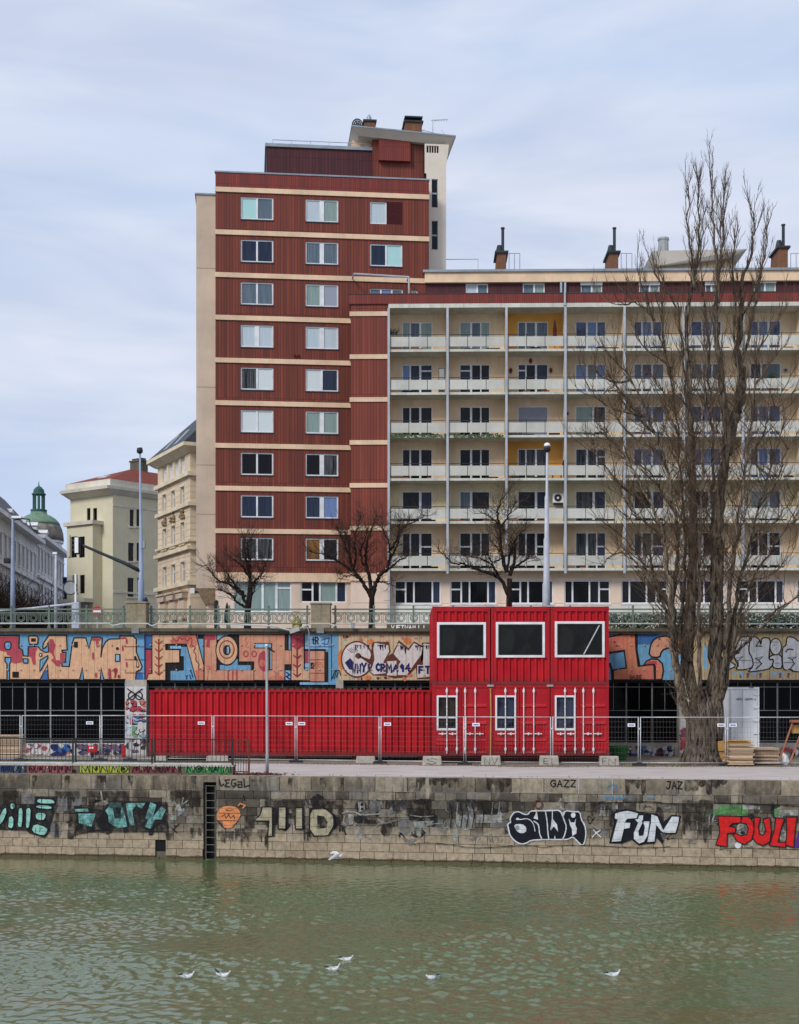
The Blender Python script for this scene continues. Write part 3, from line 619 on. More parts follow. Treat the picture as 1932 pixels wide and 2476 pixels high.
    g.fill([(560, 580), (720, 590), (660, 650), (600, 640)], SGy, 1, N1); g.fill([(680, 410), (900, 400), (800, 480), (690, 470)], SWw, 2, N1); g.line([(720, 460), (900, 430), (980, 428)], 12, SWw, 3); g.line([(650, 345), (760, 360), (890, 352)], 10, SWw, 3)
    for k in range(9): g.line([(1340+40*k, 630), (1370+38*k, 585)], 5, SBw, 3)
    g.at(1200, 1930, 6.816)  # black throw-up with white outline
    out = [(240, 400), (225, 340), (260, 270), (310, 225), (380, 220), (450, 260), (520, 270), (560, 210), (660, 205), (780, 205), (930, 200), (1040, 195), (1085, 260), (1150, 200), (1250, 220), (1385, 220), (1395, 340), (1460, 440), (1480, 560), (1465, 700), (1420, 790), (1330, 700), (1260, 630), (1190, 675), (1080, 680), (760, 680), (570, 690), (500, 740), (400, 755), (300, 700), (220, 600), (205, 500), (185, 440), (210, 405)]
    g.shape(out, SB, SW_, 20, 1, N1, 1)
    g.line([(345, 340), (400, 350), (500, 330), (570, 360), (620, 430), (640, 540)], 14, SW_, 3, smooth=1); g.ell(352, 340, 26, 20, SW_, 3)
    g.fill([(285, 430), (430, 420), (500, 480), (490, 560), (400, 580), (330, 530)], SW_, 3, N1, 1); g.ell(350, 480, 34, 38, SGy, 4, N1)
    g.fill([(670, 215), (690, 350), (615, 330)], SW_, 3, N1); g.line([(620, 375), (690, 420), (705, 480), (715, 590), (755, 675)], 18, SW_, 3, smooth=1); g.line([(810, 210), (840, 380), (850, 560), (868, 680)], 18, SW_, 3, smooth=1); g.line([(925, 205), (925, 330), (900, 520)], 14, SW_, 3)
    g.fill([(925, 330), (1000, 430), (1020, 550), (950, 460), (905, 520)], SW_, 3, N1); g.line([(1070, 230), (1120, 360), (1160, 470), (1130, 600), (1095, 672)], 18, SW_, 3, smooth=1); g.fill([(1070, 240), (1150, 200), (1105, 310)], SW_, 3, N1)
    g.ell(1268, 275, 38, 44, SW_, 3, N1); g.fill([(1195, 330), (1230, 395), (1285, 400), (1315, 330), (1300, 430), (1330, 500), (1320, 580), (1255, 620), (1245, 500), (1210, 430)], SW_, 3, N1); g.fill([(950, 670), (968, 610), (980, 672)], SW_, 3, N1)
    g.fill([(645, 190), (668, 190), (662, 240), (648, 235)], M['yellow'], 4, N1); g.line([(1600, 520), (1720, 640)], 18, SW_, 3); g.line([(1580, 640), (1650, 565), (1710, 530)], 18, SW_, 4)
    g.line([(0, 800), (300, 790), (640, 780), (760, 815), (1000, 775), (1700, 770)], 12, SBw, 2, smooth=1)
    g.at(1430, 1930, 6.816)  # white 'FUN'
    g.fill([(330, 240), (560, 170), (800, 220), (930, 240), (1090, 250), (1180, 400), (1320, 270), (1480, 290), (1450, 400), (1390, 580), (1240, 580), (1170, 760), (1050, 620), (1050, 745), (900, 750), (780, 775), (660, 680), (500, 745), (290, 740), (370, 400)], SB, 1, N1)
    for p in ([(385, 240), (470, 215), (600, 195), (780, 240), (750, 330), (590, 345), (560, 390), (650, 395), (635, 490), (540, 510), (490, 710), (320, 722), (420, 350), (375, 335)],
              [(700, 340), (760, 330), (780, 270), (860, 270), (850, 400), (780, 540), (790, 610), (850, 600), (870, 470), (835, 370), (965, 370), (930, 620), (870, 720), (780, 750), (690, 670), (690, 560), (760, 400)],
              [(980, 250), (1090, 290), (1180, 510), (1320, 290), (1450, 295), (1440, 390), (1390, 570), (1260, 575), (1160, 560), (1070, 450), (1045, 715), (910, 725), (970, 400)]):
        g.shape(p, SW_, SB, 14, 2, N1)
    g.fill([(1130, 570), (1220, 580), (1220, 690), (1180, 690)], SWw, 2, N1)
    for p in ([(790, 180), (790, 70)], [(860, 150), (930, 300)], [(950, 120), (1020, 180)], [(590, 540), (640, 690)]): g.line(p, 14, SBw, 2)
    g.fill([(130, 80), (440, 90), (430, 180), (130, 180)], SWw, 1, 'painted_patch'); g.fill([(130, 190), (330, 190), (310, 290), (130, 290)], SWw, 1, 'painted_patch')
    g.line([(120, 80), (640, 60), (1000, 50), (1300, 95), (1700, 110)], 16, SBw, 2, smooth=1); g.line([(0, 770), (200, 780), (560, 815), (1000, 825), (1300, 790)], 13, SBw, 2, smooth=1)
    g.line([(1180, 760), (1195, 880)], 20, SBw, 2); g.fill([(200, -30), (360, -40), (350, 30), (220, 25)], SBl, 2, N1); g.fill([(390, -30), (560, -25), (540, 20), (400, 15)], SBl, 2, N1); g.fill([(900, -25), (1060, -20), (1000, 15), (920, 12)], SBl, 2, N1)
    g.line([(260, -170), (330, -230), (420, -200), (400, -130)], 26, SBl, 2, smooth=1)
    g.at(1692, 1930, 7.1)    # red 'FOUL'
    g.fill([(310, 120), (720, 110), (720, 300), (310, 300)], SGn, 1, 'painted_patch'); g.fill([(150, 200), (300, 200), (290, 290), (160, 290)], SGn, 1, 'painted_patch'); g.fill([(730, 150), (830, 160), (820, 300), (720, 300)], SGn, 1, 'painted_patch'); g.fill([(1280, 180), (1390, 180), (1340, 310), (1280, 320)], SGn, 1, 'painted_patch')
    g.fill([(730, 110), (1040, 130), (1030, 190), (740, 190)], SWw, 1, 'painted_patch'); g.fill([(1350, 200), (1690, 200), (1690, 300), (1350, 300)], SWw, 1, 'painted_patch')
    g.line([(300, 80), (700, 90), (1300, 110), (1750, 140)], 24, SBw, 2, smooth=1)
    for p in ([(310, 300), (705, 310), (700, 420), (560, 430), (500, 480), (610, 500), (610, 590), (470, 600), (465, 830), (270, 800), (340, 600)],
              [(720, 310), (830, 310), (910, 400), (930, 560), (880, 720), (760, 790), (640, 740), (560, 620), (620, 600), (700, 640), (800, 620), (830, 520), (790, 430), (700, 420)],
              [(930, 320), (1040, 330), (1000, 480), (1020, 610), (1080, 635), (1130, 560), (1080, 350), (1200, 330), (1225, 560), (1200, 740), (1080, 810), (960, 760), (905, 680), (930, 500)],
              [(1300, 330), (1450, 350), (1390, 520), (1340, 750), (1470, 750), (1470, 840), (1190, 810), (1270, 560)],
              [(1480, 320), (1665, 320), (1630, 560), (1610, 840), (1470, 800), (1490, 560)]):
        g.shape(p, SR, SB, 16, 2, N1)
    g.ell(720, 530, 95, 105, SWw, 1, N1); g.ell(735, 590, 40, 26, SB, 3, N1); g.line([(640, 560), (720, 520), (800, 490)], 10, SBw, 3)
    g.ell(540, 750, 70, 80, SWw, 1, N1); g.ell(655, 805, 55, 55, SW_, 1, N1); g.ell(900, 770, 80, 50, SWw, 1, N1); g.ell(1430, 640, 70, 95, SWw, 1, N1)
    g.fill([(1700, 560), (1960, 560), (1960, 860), (1620, 850), (1640, 740)], SPu, 1, N1)
    g.line([(170, 270), (160, 380), (165, 450)], 24, SWw, 2); g.line([(250, 280), (215, 380), (210, 450)], 24, SWw, 2); g.line([(330, 880), (700, 840), (1300, 870), (1700, 880)], 14, SBw, 1)
    for x in (450, 900, 1180): g.drips(x, x+90, 880, 970, SKw, 1, x)
    g.at(1282, 1840, 2.6215)
    g.text('GAZZ', 130, 120, 30, 44, 8, SB, 3, 'sprayed_word', .42); g.text('JAZ', 862, 130, 26, 46, 8, SB, 3, 'sprayed_word', .42)
    g.drips(600, 805, 118, 215, SKw, 1, 10); g.drips(975, 1250, 118, 215, SKw, 1, 11); g.drips(960, 1160, 250, 520, SKw, 1, 12); g.drips(380, 520, 255, 420, SKw, 1, 13)
    g.at(640, 1840, 2.6215)
    g.drips(650, 795, 106, 200, SKw, 1, 8); g.drips(1405, 1635, 108, 205, SKw, 1, 9)
    for x, w in ((150, 30), (350, 40), (480, 110), (960, 60), (1040, 150), (1190, 40)): g.drips(x, x+w, 106, 188, SKw, 1, x)
    for x, w in ((0, 260), (300, 200), (760, 300), (1150, 400)): g.drips(x, x+w, 245, 420, SKw, 1, x+5)
    g.at(0, 1840, 2.6215)
    for x in (205, 412, 618, 640, 812, 1212): g.drips(x, x+34, 92, 176, SKw, 1, x)
    for x, w in ((350, 160), (560, 260), (1080, 190), (20, 120)): g.drips(x, x+w, 190, 330, SKw, 1, x+3)
    g.done()
quay_graffiti()
M['ladder'] = pbr('dull_ladder_steel', (118, 116, 108), .6, .2, 6)
# ladder in its slot
lad = thing('ladder', 'narrow grey steel ladder set in the dark slot of the quay wall', 'ladder', (XP(507.5, FQ.Y(507.5)), FQ.Y(507.5), 0), FQ.rz)
for x in (-.17, .17):
    m = MB(); m.tube([(x, .1, -3.3), (x, .1, REC[2]-.12)], .017, 6); m.build('rail', lad, M['ladder'])
for k in range(11):
    m = MB(); z = REC[2]-.14-k*.262; m.tube([(-.17, .1, z), (.17, .1, z)], .012, 6); m.build('rung', lad, M['ladder'])
# low painted kerb wall and railing on the quay edge at the left
FL = Face(FQ.X0+.04, FQ.Y0+.7, -.14)
lw = thing('low_wall', 'low kerb wall with red, lime and green graffiti letters on the quay edge', 'low wall', (FL.X0, FL.Y0, 0), FL.rz)
sE = FL.s(563); zt = .36
m = MB(); m.box(-20, 0, 0, sE, .35, zt-.07, M['concdark']); m.build('wall_body', lw); m = MB(); m.box(-20, -.03, zt-.07, sE+.02, .38, zt, M['conc']); m.build('cap', lw)
def low_graffiti():
    g = Painter(FL, lw, -.006); g.at(0, 1640, 4.484)
    cs = {k: P_('kerb_'+k, c, .12, .1) for k, c in dict(navy=(58, 84, 128), rose=(150, 84, 88), lime=(168, 176, 60), maroon=(126, 62, 66), green=(62, 138, 78), pale=(176, 176, 140)).items()}
    rg = random.Random(8)
    def seg(x0, x1, c, n):
        g.rect(x0, 940, x1, 1024, cs[c], 1, 'painted_letter'); w = (x1-x0)/n
        for k in range(n):
            cx = x0+(k+.5)*w; j = lambda a=.1: rg.uniform(-a, a)*w; r = rg.random()
            if r < .35: g.line([(cx+.34*w*math.cos(a)+j(.05), 982+34*math.sin(a)) for a in (0, .8, 1.6, 2.4, 3.2, 4., 4.8, 5.6)], 10, SB, 3, closed=True); g.ell(cx, 984, w*.12, 16, SB, 2)
            else: g.line([(cx-.34*w+j(), 1018), (cx-.2*w+j(), 952), (cx+.05*w+j(), 1000+j(.1)), (cx+.22*w+j(), 950), (cx+.36*w+j(), 1016)][:3+int(r*3)], 11, SB, 3)
            g.line([(cx+.5*w, 944), (cx+.46*w+j(.04), 985), (cx+.52*w, 1020)], 9, SBw, 4)
            a = cx+j(.3); g.fill([(a-w*.16, 962+j(.1)), (a+w*.12, 955), (a+w*.16, 990), (a-w*.1, 1004)], cs['pale'] if r > .6 else SBw, 2)
    seg(-300, -20, 'rose', 4); seg(0, 285, 'navy', 4); seg(305, 790, 'rose', 6); seg(870, 1400, 'lime', 5); seg(1425, 1960, 'maroon', 6); seg(2010, 2500, 'green', 5)
    g.at(0, 1440, 3.408); g.ell(612, 1448, 17, 17, M['black'], 4)
    g.done()
low_graffiti()
def hand_rail(px0, px1, label, end=False):
    s0, s1 = FL.s(px0), FL.s(px1); t = thing('kerb_railing', label, 'railing', (FL.X0+s0*math.cos(FL.rz), FL.Y0+s0*math.sin(FL.rz), 0), FL.rz, 'railings on the kerb wall'); w = s1-s0
    m = MB(); m.tube([(.02, .17, 1.27), (w-.02, .17, 1.27)], .022, 6); m.tube([(.02, .17, .47), (w-.02, .17, .47)], .02, 6); m.build('rail', t, M['blacksteel'])
    for x in (.03, w-.03):
        m = MB(); m.box(x-.028, .14, zt, x+.028, .2, 1.30); m.build('post', t, M['blacksteel'])
    m = MB(); n = int(w/.15)
    for k in range(1, n): m.tube([(w*k/n, .17, .48), (w*k/n, .17, 1.26)], .010, 5)
    m.build('bars', t, M['blacksteel'])
    m = MB(); m.box(0, .02, zt+.004, w-.01, .30, zt+.05); m.build('base_rail', t, M['ironlight'])
for a, b, l in ((-190, -10, 'black bar railing on the kerb wall at the left picture edge'), (-8, 174, 'black bar railing on the kerb wall in front of the brown board stack'), (177, 366, 'black bar railing on the kerb wall in front of the red barrier light'), (369, 560, 'black bar railing on the kerb wall before the left end of the long red container')): hand_rail(a, b, l)
def end_gate():
    s0, s1 = FL.s(562), FL.s(601); t = thing('end_barrier', 'rusty upright barred frame closing the end of the kerb wall railing', 'barrier', (XP(562, FL.Y(562)), FL.Y(562)+.1, 0), FL.rz); w = s1-s0
    for x in (0, w):
        m = MB(); m.box(x-.03, -.03, 0, x+.03, .03, 1.3); m.build('post', t, M['redrust'] if x else M['blacksteel'])
    m = MB(); m.box(.03, -.02, 1.24, w-.03, .02, 1.29); m.box(.03, -.02, .1, w-.03, .02, .14)
    m.build('rail', t, M['redrust']); m = MB()
    for k in range(1, 6): m.tube([(w*k/6, 0, .14), (w*k/6, 0, 1.24)], .011, 5)
    m.build('bars', t, M['blacksteel'])
end_gate()
def leaf_litter():
    rg = random.Random(3); m = MB(); c = Vector((XP(620, 50.6), 50.6, 0))
    for k in range(420):
        a = rg.gauss(0, .55); b = rg.gauss(0, .12); p = c+Vector((a, b-.14*a*.9, .01+abs(rg.gauss(0, .03)))); s = rg.uniform(.02, .06); r = rg.uniform(0, 3)
        m.poly([p+Vector((s*math.cos(r+q), s*math.sin(r+q), s*.5*math.sin(q*2+r))) for q in (0, 1.6, 3.1, 4.7)])
    tag(m.build('leaf_litter', None, M['redrust']), 'little heap of brown dead leaves at the foot of the thin path lamp', 'leaves', kind='stuff')
leaf_litter()
def weeds():
    rg = random.Random(23); m = MB()
    for k in range(2600):
        px = rg.uniform(-60, 2000); r = rg.random()
        if r < .6: Y = (60.2 if px < 300 else 60.0-(px-300)*.0036 if px < 1200 else 56.3)-.35+rg.gauss(0, .16)
        elif px > 660:
            if r < .95: continue
            Y = FQ.Y(px)+.70+abs(rg.gauss(0, .12))
        else: Y = FQ.Y(px)+.58
        if rg.random() < .5 and math.sin(px*.05)+math.sin(px*.017) < .1: continue
        x = XP(px, Y); h = rg.uniform(.02, .09); a = rg.uniform(-.04, .04); m.poly([(x-.012, Y, .004), (x+.012, Y, .004), (x+a, Y+rg.uniform(-.03, .03), .004+h)])
    tag(m.build('weed_tufts', None, M['grassdirt']), 'sparse dry weeds along the fence line and the quay edge', 'weeds', kind='stuff')
weeds()
# ================================================================== GALLERY WALL WITH MURALS
gw = thing('gallery_wall', 'retaining gallery wall with bright mural band of panels above dark glazed openings', 'retaining wall', (0, YG, 0))
zt, zb, zc = ZP(1532.5, YG), ZP(1643.5, YG), ZP(1519.5, YG)
X = lambda px: XP(px, YG)
Z = lambda py: ZP(py, YG)
def gallery():
    m = MB(); x = -40.
    while x < 46: m.box(x+.006, 0, zb, x+.594, .4, zt, M['paneldull'], 'k'); x += .6
    m.build('panel', gw)
    m = MB(); m.box(-40, -.16, zt, 46, .6, zt+.10); m.box(-40, -.26, zt+.10, 46, .7, zc); m.build('coping', gw, M['concdark'])
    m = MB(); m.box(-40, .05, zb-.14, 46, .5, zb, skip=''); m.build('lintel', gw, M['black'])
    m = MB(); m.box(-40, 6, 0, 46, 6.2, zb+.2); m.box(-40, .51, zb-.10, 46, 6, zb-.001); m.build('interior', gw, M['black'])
    # piers
    m = MB()
    for a, b in ((303, 355), (812, 830), (1642, 1692), (-240, -190), (2140, 2190)): m.box(X(a), -.05, 0, X(b), .6, zb-.002)
    m.build('pier', gw, M['conc'])
    # parapet under the glazing and the steel glazing itself
    for a, b in ((-190, 303), (355, 812), (830, 1642), (1692, 2140)):
        m = MB(); m.box(X(a), .22, 0, X(b), .5, Z(1797)); m.build('parapet', gw, M['conc'])
        fr = MB(); gl = MB(); n = max(1, round((b-a)/64.)); z0, z1 = Z(1797), zb-.14
        for k in range(n+1):
            x = X(a)+(X(b)-X(a))*k/n; fr.box(x-.035, .3, z0, x+.035, .38, z1)
        for k in range(n):
            xa = X(a)+(X(b)-X(a))*k/n+.035; xb = X(a)+(X(b)-X(a))*(k+1)/n-.035
            for z in (z0+.1, Z(1718), Z(1660)-.02): fr.box(xa, .31, z-.018, xb, .36, z+.018)
            fr.box((xa+xb)/2-.012, .32, Z(1718), (xa+xb)/2+.012, .35, z1)
            gl.poly([(xa, .345, z0), (xb, .345, z0), (xb, .345, z1), (xa, .345, z1)])
        o = fr.build('glazing', gw, M['frameg']); gl.build('pane', o, M['gBlk'])
M['paneldull'] = pbr('precast_panel', (176, 158, 128), .85, .14, 3, bump=.1, streak=.3, dirt=(110, 96, 80))
M['gBlk'] = glass('black_gallery_pane', (5, 6, 7), .4, (14, 15, 16), .06)
gallery()
PP = panel_paint
Mp = dict(pe=PP('peach_mural', (216, 172, 136)), pk=PP('coral_mural', (206, 128, 104), .5, (190, 84, 84)), sal=PP('salmon_mural', (210, 154, 124), .5, (198, 128, 106)), bl=PP('sky_blue_mural', (108, 162, 196)), db=PP('deep_blue_mural', (52, 104, 164)),
          rd=PP('rose_red_mural', (176, 72, 86), .4, (160, 58, 74)), rr=PP('crimson_mural', (150, 44, 58), .3), bk=PP('black_mural', (26, 24, 28), .1), bg=PP('beige_mural', (206, 184, 150), .7, (190, 170, 140)), wh=PP('white_mural', (216, 210, 206), .45),
          br=PP('brown_mural', (98, 52, 40), .3), og=PP('orange_mural', (218, 124, 70), .4), nv=PP('navy_mural', (24, 32, 96), .1), sv=PP('silver_mural', (206, 206, 206), .6), oc=PP('ochre_mural', (196, 174, 126), .8, (176, 150, 134)), gn=PP('mint_mural', (120, 168, 130), .3), lb=PP('pale_blue_mural', (140, 184, 214), .5),
          rb=PP('red_brown_line', (140, 58, 46), .1), pu=PP('purple_grey_mural', (110, 90, 120), .3))
def murals():
    g = Painter(FG, gw, -.004); B_ = Mp['bk']; NB = 'mural_background'; NL = 'mural_letter'
    # --- first bay
    g.at(0, 1520, 8.52)
    g.rect(-1700, 108, 3030, 1050, Mp['bl'], 1, NB); g.fill([(2566, 1048), (3030, 1048), (3030, 1195), (2566, 1195)], Mp['db'], 1, NB); g.fill([(2800, 900), (2930, 900), (2960, 1050), (2790, 1050)], Mp['db'], 2, NB)
    o = -1619
    pts = [(-1200, 140), (395, 140), (395, 400), (465, 440), (480, 560), (580, 570), (585, 375), (790, 375), (830, 430), (940, 490), (1000, 480), (1000, 270), (940, 390), (890, 415), (880, 370), (910, 280), (1010, 135), (1370, 135), (1385, 440), (1275, 445), (1285, 485), (1360, 490), (1350, 690), (1275, 690), (1280, 775), (1430, 780), (1455, 560), (1490, 300), (1530, 190)]
    pts += [(x-o, y) for x, y in ((85, 190), (150, 190), (215, 410), (275, 180), (440, 175), (490, 200), (462, 590), (490, 400), (560, 270), (640, 215), (840, 210), (850, 150), (1130, 155), (1190, 220), (1190, 480), (1310, 780), (1280, 850), (1190, 890), (1170, 1095), (960, 1100), (958, 1048), (520, 1048), (465, 800), (450, 1048), (105, 1048), (80, 800), (22, 1048))]
    pts += [(1000, 1048), (985, 740), (830, 1048), (200, 1048), (200, 730), (228, 680), (230, 590), (105, 590), (105, 670), (145, 730), (145, 1048), (-1200, 1048)]
    g.shape(pts, Mp['pe'], B_, 26, 2, NL)
    for p in ([(-300, 160), (375, 160), (380, 410), (455, 450), (460, 690), (310, 720), (235, 690), (235, 570), (150, 540), (130, 480), (0, 450), (-300, 470)], [(600, 392), (780, 400), (735, 480), (730, 570), (740, 740), (680, 740), (640, 590), (598, 570)],
              [(1020, 220), (1095, 215), (1140, 340), (1115, 500), (1150, 650), (1230, 650), (1250, 780), (1160, 770), (1055, 650), (1110, 600), (1060, 510), (1012, 480)], [(1240, 500), (1335, 505), (1332, 680), (1240, 740)]): g.fill(p, Mp['rd'], 4, NL)
    for p in ([(100, 300), (140, 272), (205, 275), (232, 320), (220, 410), (190, 432), (125, 425), (100, 370)], [(475, 620), (580, 622), (575, 712), (490, 705)], [(585, 170), (620, 152), (760, 152), (788, 200), (775, 318), (610, 322)], [(830, 650), (985, 556), (990, 600), (850, 840), (822, 885)]):
        g.shape(p, Mp['pe'] if p[0] == (585, 170) else Mp['bl'], B_, 22, 5, NL)
    g.ell(838, 540, 36, 42, B_, 5, NL); g.ell(838, 540, 16, 20, Mp['wh'], 6, NL)
    g.rect(645, 200, 742, 270, B_, 7, NL); g.rect(258, 888, 390, 1008, B_, 5, NL); g.rect(1528, 270, 1604, 390, B_, 5, NL); g.fill([(842, 1048), (925, 850), (975, 850), (985, 1048)], Mp['db'], 3, NL)
    for x, y, a, b in ((1920, 560, 22, 80), (1980, 960, 24, 56), (2530, 400, 18, 60), (2612, 740, 18, 58), (2260, 930, 28, 100), (2010, 300, 22, 90), (2610, 260, 20, 58)): g.ell(x, y, a, b, Mp['rd'], 5, NL)
    g.line([(2240, 830), (2275, 830), (2285, 1020), (2245, 1020)], 14, Mp['rr'], 6, closed=True); g.fill([(2340, 830), (2390, 800), (2430, 840), (2400, 930), (2390, 1010), (2345, 1015), (2370, 930), (2335, 880)], Mp['rr'], 5, NL, 1); g.ell(2450, 985, 26, 36, Mp['rr'], 5, NL)
    g.fill([(1880, 200), (2090, 195), (2060, 250), (2010, 240), (1990, 390), (1975, 250), (1900, 240)], Mp['rd'], 5, NL); g.rect(2465, 175, 2600, 210, Mp['rd'], 5, NL)
    g.shape([(2385, 530), (2470, 530), (2470, 670), (2380, 670)], Mp['lb'], B_, 20, 6, NL); g.fill([(2765, 570), (2800, 560), (2870, 760), (2860, 800), (2810, 800), (2815, 650), (2770, 650)], B_, 6, NL); g.fill([(2830, 660), (2860, 770), (2830, 780)], Mp['wh'], 7, NL)
    g.ell(2420, 410, 30, 30, B_, 5, NL)
    for y in (370, 640, 910): g.line([(2570, y), (2990, y)], 10, Mp['br'], 6, 'mural_line')
    # --- second bay 'FVOSH'
    g.at(350, 1520, 6.816)
    g.rect(0, 92, 3060, 850, Mp['bl'], 1, NB); g.rect(-8, 96, 18, 900, Mp['nv'], 2, NB)
    g.rect(20, 100, 108, 325, Mp['db'], 2, NB); g.rect(18, 325, 125, 352, B_, 3, NB); g.fill([(18, 352), (110, 352), (112, 740), (60, 850), (18, 850)], Mp['rd'], 3, NL)
    g.fill([(345, 250), (690, 250), (700, 300), (600, 300), (590, 450), (645, 455), (645, 690), (425, 695), (425, 850), (340, 850), (340, 345), (345, 345)], B_, 2, NB); g.rect(420, 285, 600, 330, Mp['lb'], 3, NB)
    g.shape([(122, 95), (845, 95), (975, 610), (975, 850), (850, 850), (690, 255), (345, 255), (345, 348), (575, 348), (575, 560), (345, 565), (345, 850), (30, 850), (60, 745), (122, 740)], Mp['pe'], B_, 14, 4, NL)
    g.fill([(420, 190), (560, 120), (840, 100), (880, 260), (760, 320), (700, 250), (440, 240)], Mp['pk'], 5, NL); g.fill([(830, 690), (960, 640), (960, 845), (860, 845)], Mp['pk'], 5, NL)
    tree = lambda x, y0, y1, w, mat, n=4: ([g.line([(x, y0), (x, y1)], w, mat, 7, 'mural_line')], [g.line([(x-58, y0+50+(y1-y0-60)*k/n-20), (x, y0+60+(y1-y0-60)*k/n+22), (x+58, y0+50+(y1-y0-60)*k/n-20)], w*.8, mat, 8, 'mural_line') for k in range(n+1)])
    tree(232, 175, 740, 20, Mp['rb'])
    g.line([(465, 145), (500, 205), (545, 205), (560, 150), (600, 150), (615, 190), (650, 150), (690, 200), (720, 200), (735, 155), (785, 155), (765, 280), (845, 300), (800, 370), (850, 430), (840, 530), (900, 580), (880, 665), (950, 670)], 14, Mp['rb'], 7, 'mural_line', smooth=1)
    g.rect(875, 100, 965, 170, B_, 2, NB); g.fill([(875, 170), (960, 170), (960, 560)], Mp['bl'], 2, NB)
    for p in ([(680, 780), (700, 775), (690, 830)], [(740, 760), (760, 830)], [(755, 680), (795, 800)]): g.line(p, 16, Mp['nv'], 3)
    g.rect(975, 95, 1180, 850, Mp['sal'], 3, NL); g.fill([(985, 105), (1165, 105), (1165, 180), (1070, 180), (1070, 310), (1010, 300), (1030, 180), (985, 170)], Mp['rd'], 5, NL)
    g.rect(1165, 688, 3060, 850, Mp['sal'], 3, NL); g.line([(978, 95), (978, 850)], 14, B_, 6)
    g.rect(1175, 95, 1560, 688, B_, 2, NB); g.rect(1240, 600, 1560, 682, Mp['bl'], 3, NB); g.rect(1195, 98, 1370, 180, Mp['lb'], 3, NB); g.fill([(1480, 520), (1535, 500), (1535, 650), (1400, 650)], Mp['bl'], 3, NB)
    g.ell(1355, 360, 190, 250, B_, 4, NL, 40); g.ell(1355, 360, 172, 228, Mp['pe'], 5, NL, 40); g.line([(1355+120*math.cos(a*.3142), 345+145*math.sin(a*.3142)) for a in range(20)], 20, Mp['rb'], 6, 'mural_line', True)
    g.ell(1355, 355, 64, 86, B_, 6, NL); g.rect(1355, 300, 1390, 410, Mp['lb'], 7, NL)
    for x in (1375, 1450, 1515): g.line([(x, 700), (x, 835)], 20, Mp['rd'], 6, 'mural_line')
    g.ell(1045, 645, 36, 36, Mp['pk'], 6, NL); g.line([(1040, 690), (1030, 830)], 16, Mp['pk'], 6, 'mural_line')
    g.at(580, 1520, 6.816)
    g.shape([(-15, 96), (850, 96), (850, 850), (232, 850), (232, 545), (-15, 545)], Mp['sal'], B_, 12, 4, NL)
    g.rect(-30, 545, 232, 700, B_, 2, NB); g.rect(-30, 603, 182, 684, Mp['bl'], 3, NB); g.rect(-30, 700, 240, 850, Mp['sal'], 3, NL)
    g.fill([(235, 238), (532, 238), (532, 685), (470, 685), (470, 325), (235, 325)], B_, 6, NB); g.rect(255, 252, 515, 312, Mp['lb'], 7, NB); g.rect(505, 330, 524, 668, Mp['lb'], 7, NB)
    g.rect(738, 98, 842, 358, B_, 6, NB); g.rect(808, 102, 834, 350, Mp['lb'], 7, NB); g.rect(735, 585, 845, 850, B_, 6, NB); g.rect(755, 690, 832, 846, Mp['lb'], 7, NB); g.line([(770, 720), (820, 760), (770, 790), (820, 830)], 22, Mp['nv'], 8, 'mural_line')
    for x in (100, 235): g.line([(x+38*math.cos(a*.628), 415+46*math.sin(a*.628)) for a in range(10)], 16, Mp['rd'], 6, 'mural_line', True)
    g.line([(110, 140), (80, 200), (130, 240), (85, 290), (140, 310)], 14, Mp['pk'], 6, 'mural_line', smooth=1); g.fill([(310, 420), (400, 350), (440, 420), (430, 640), (410, 720), (360, 690), (300, 600)], Mp['rd'], 5, NL, 1); g.ell(370, 570, 48, 60, Mp['pk'], 6, NL)
    g.fill([(460, 810), (600, 760), (730, 790), (730, 848), (460, 848)], Mp['pk'], 5, NL); g.line([(560, 700), (610, 740), (640, 690), (625, 800)], 22, Mp['pk'], 6, 'mural_line')
    g.rect(850, 96, 1058, 850, Mp['sal'], 4, NL); g.rect(852, 98, 1055, 300, Mp['rd'], 5, NL); g.fill([(852, 700), (1055, 480), (1055, 846), (852, 846)], Mp['pe'], 5, NL); g.rect(1040, 690, 1150, 850, Mp['pe'], 5, NL); tree(945, 110, 770, 26, Mp['rr'])
    g.rect(1058, 96, 1160, 345, Mp['lb'], 4, NB); g.rect(1160, 96, 1505, 345, Mp['lb'], 4, NB); g.line([(1058, 352), (1400, 352)], 34, B_, 5); g.line([(1062, 100), (1062, 650)], 22, B_, 6); g.line([(1160, 300), (1505, 300)], 10, Mp['nv'], 6)
    g.rect(1075, 365, 1150, 560, Mp['rd'], 4, NL)
    for a, b in ((370, 512), (520, 732), (740, 868)): g.rect(1160, a, 1392, b, Mp['sal'], 4, NL); g.line([(1160, b+2), (1392, b+2)], 12, Mp['rb'], 5, 'mural_line')
    for r in (40, 75, 105): g.line([(1290+r*math.cos(R(a)), 660+r*math.sin(R(a))) for a in range(195, 346, 15)], 12, Mp['pk'], 6, 'mural_line')
    g.fill([(1392, 375), (1460, 385), (1460, 885), (1180, 885), (1180, 868), (1392, 868)], B_, 4, NB); g.rect(1075, 575, 1165, 640, Mp['lb'], 6, NB); g.rect(1165, 560, 1225, 660, B_, 6, NB)
    g.rect(1460, 96, 1620, 925, Mp['bl'], 4, NB); g.rect(990, 882, 1690, 925, Mp['lb'], 3, NB); g.line([(1510, 98), (1510, 850)], 12, Mp['nv'], 6)
    g.text('tR', 1185, 145, 48, 108, 17, B_, 7, 'mural_word', .25); g.line([(1400, 160), (1390, 290)], 10, Mp['db'], 7); g.line([(1340, 190), (1480, 150), (1440, 260), (1350, 240)], 12, Mp['db'], 7)
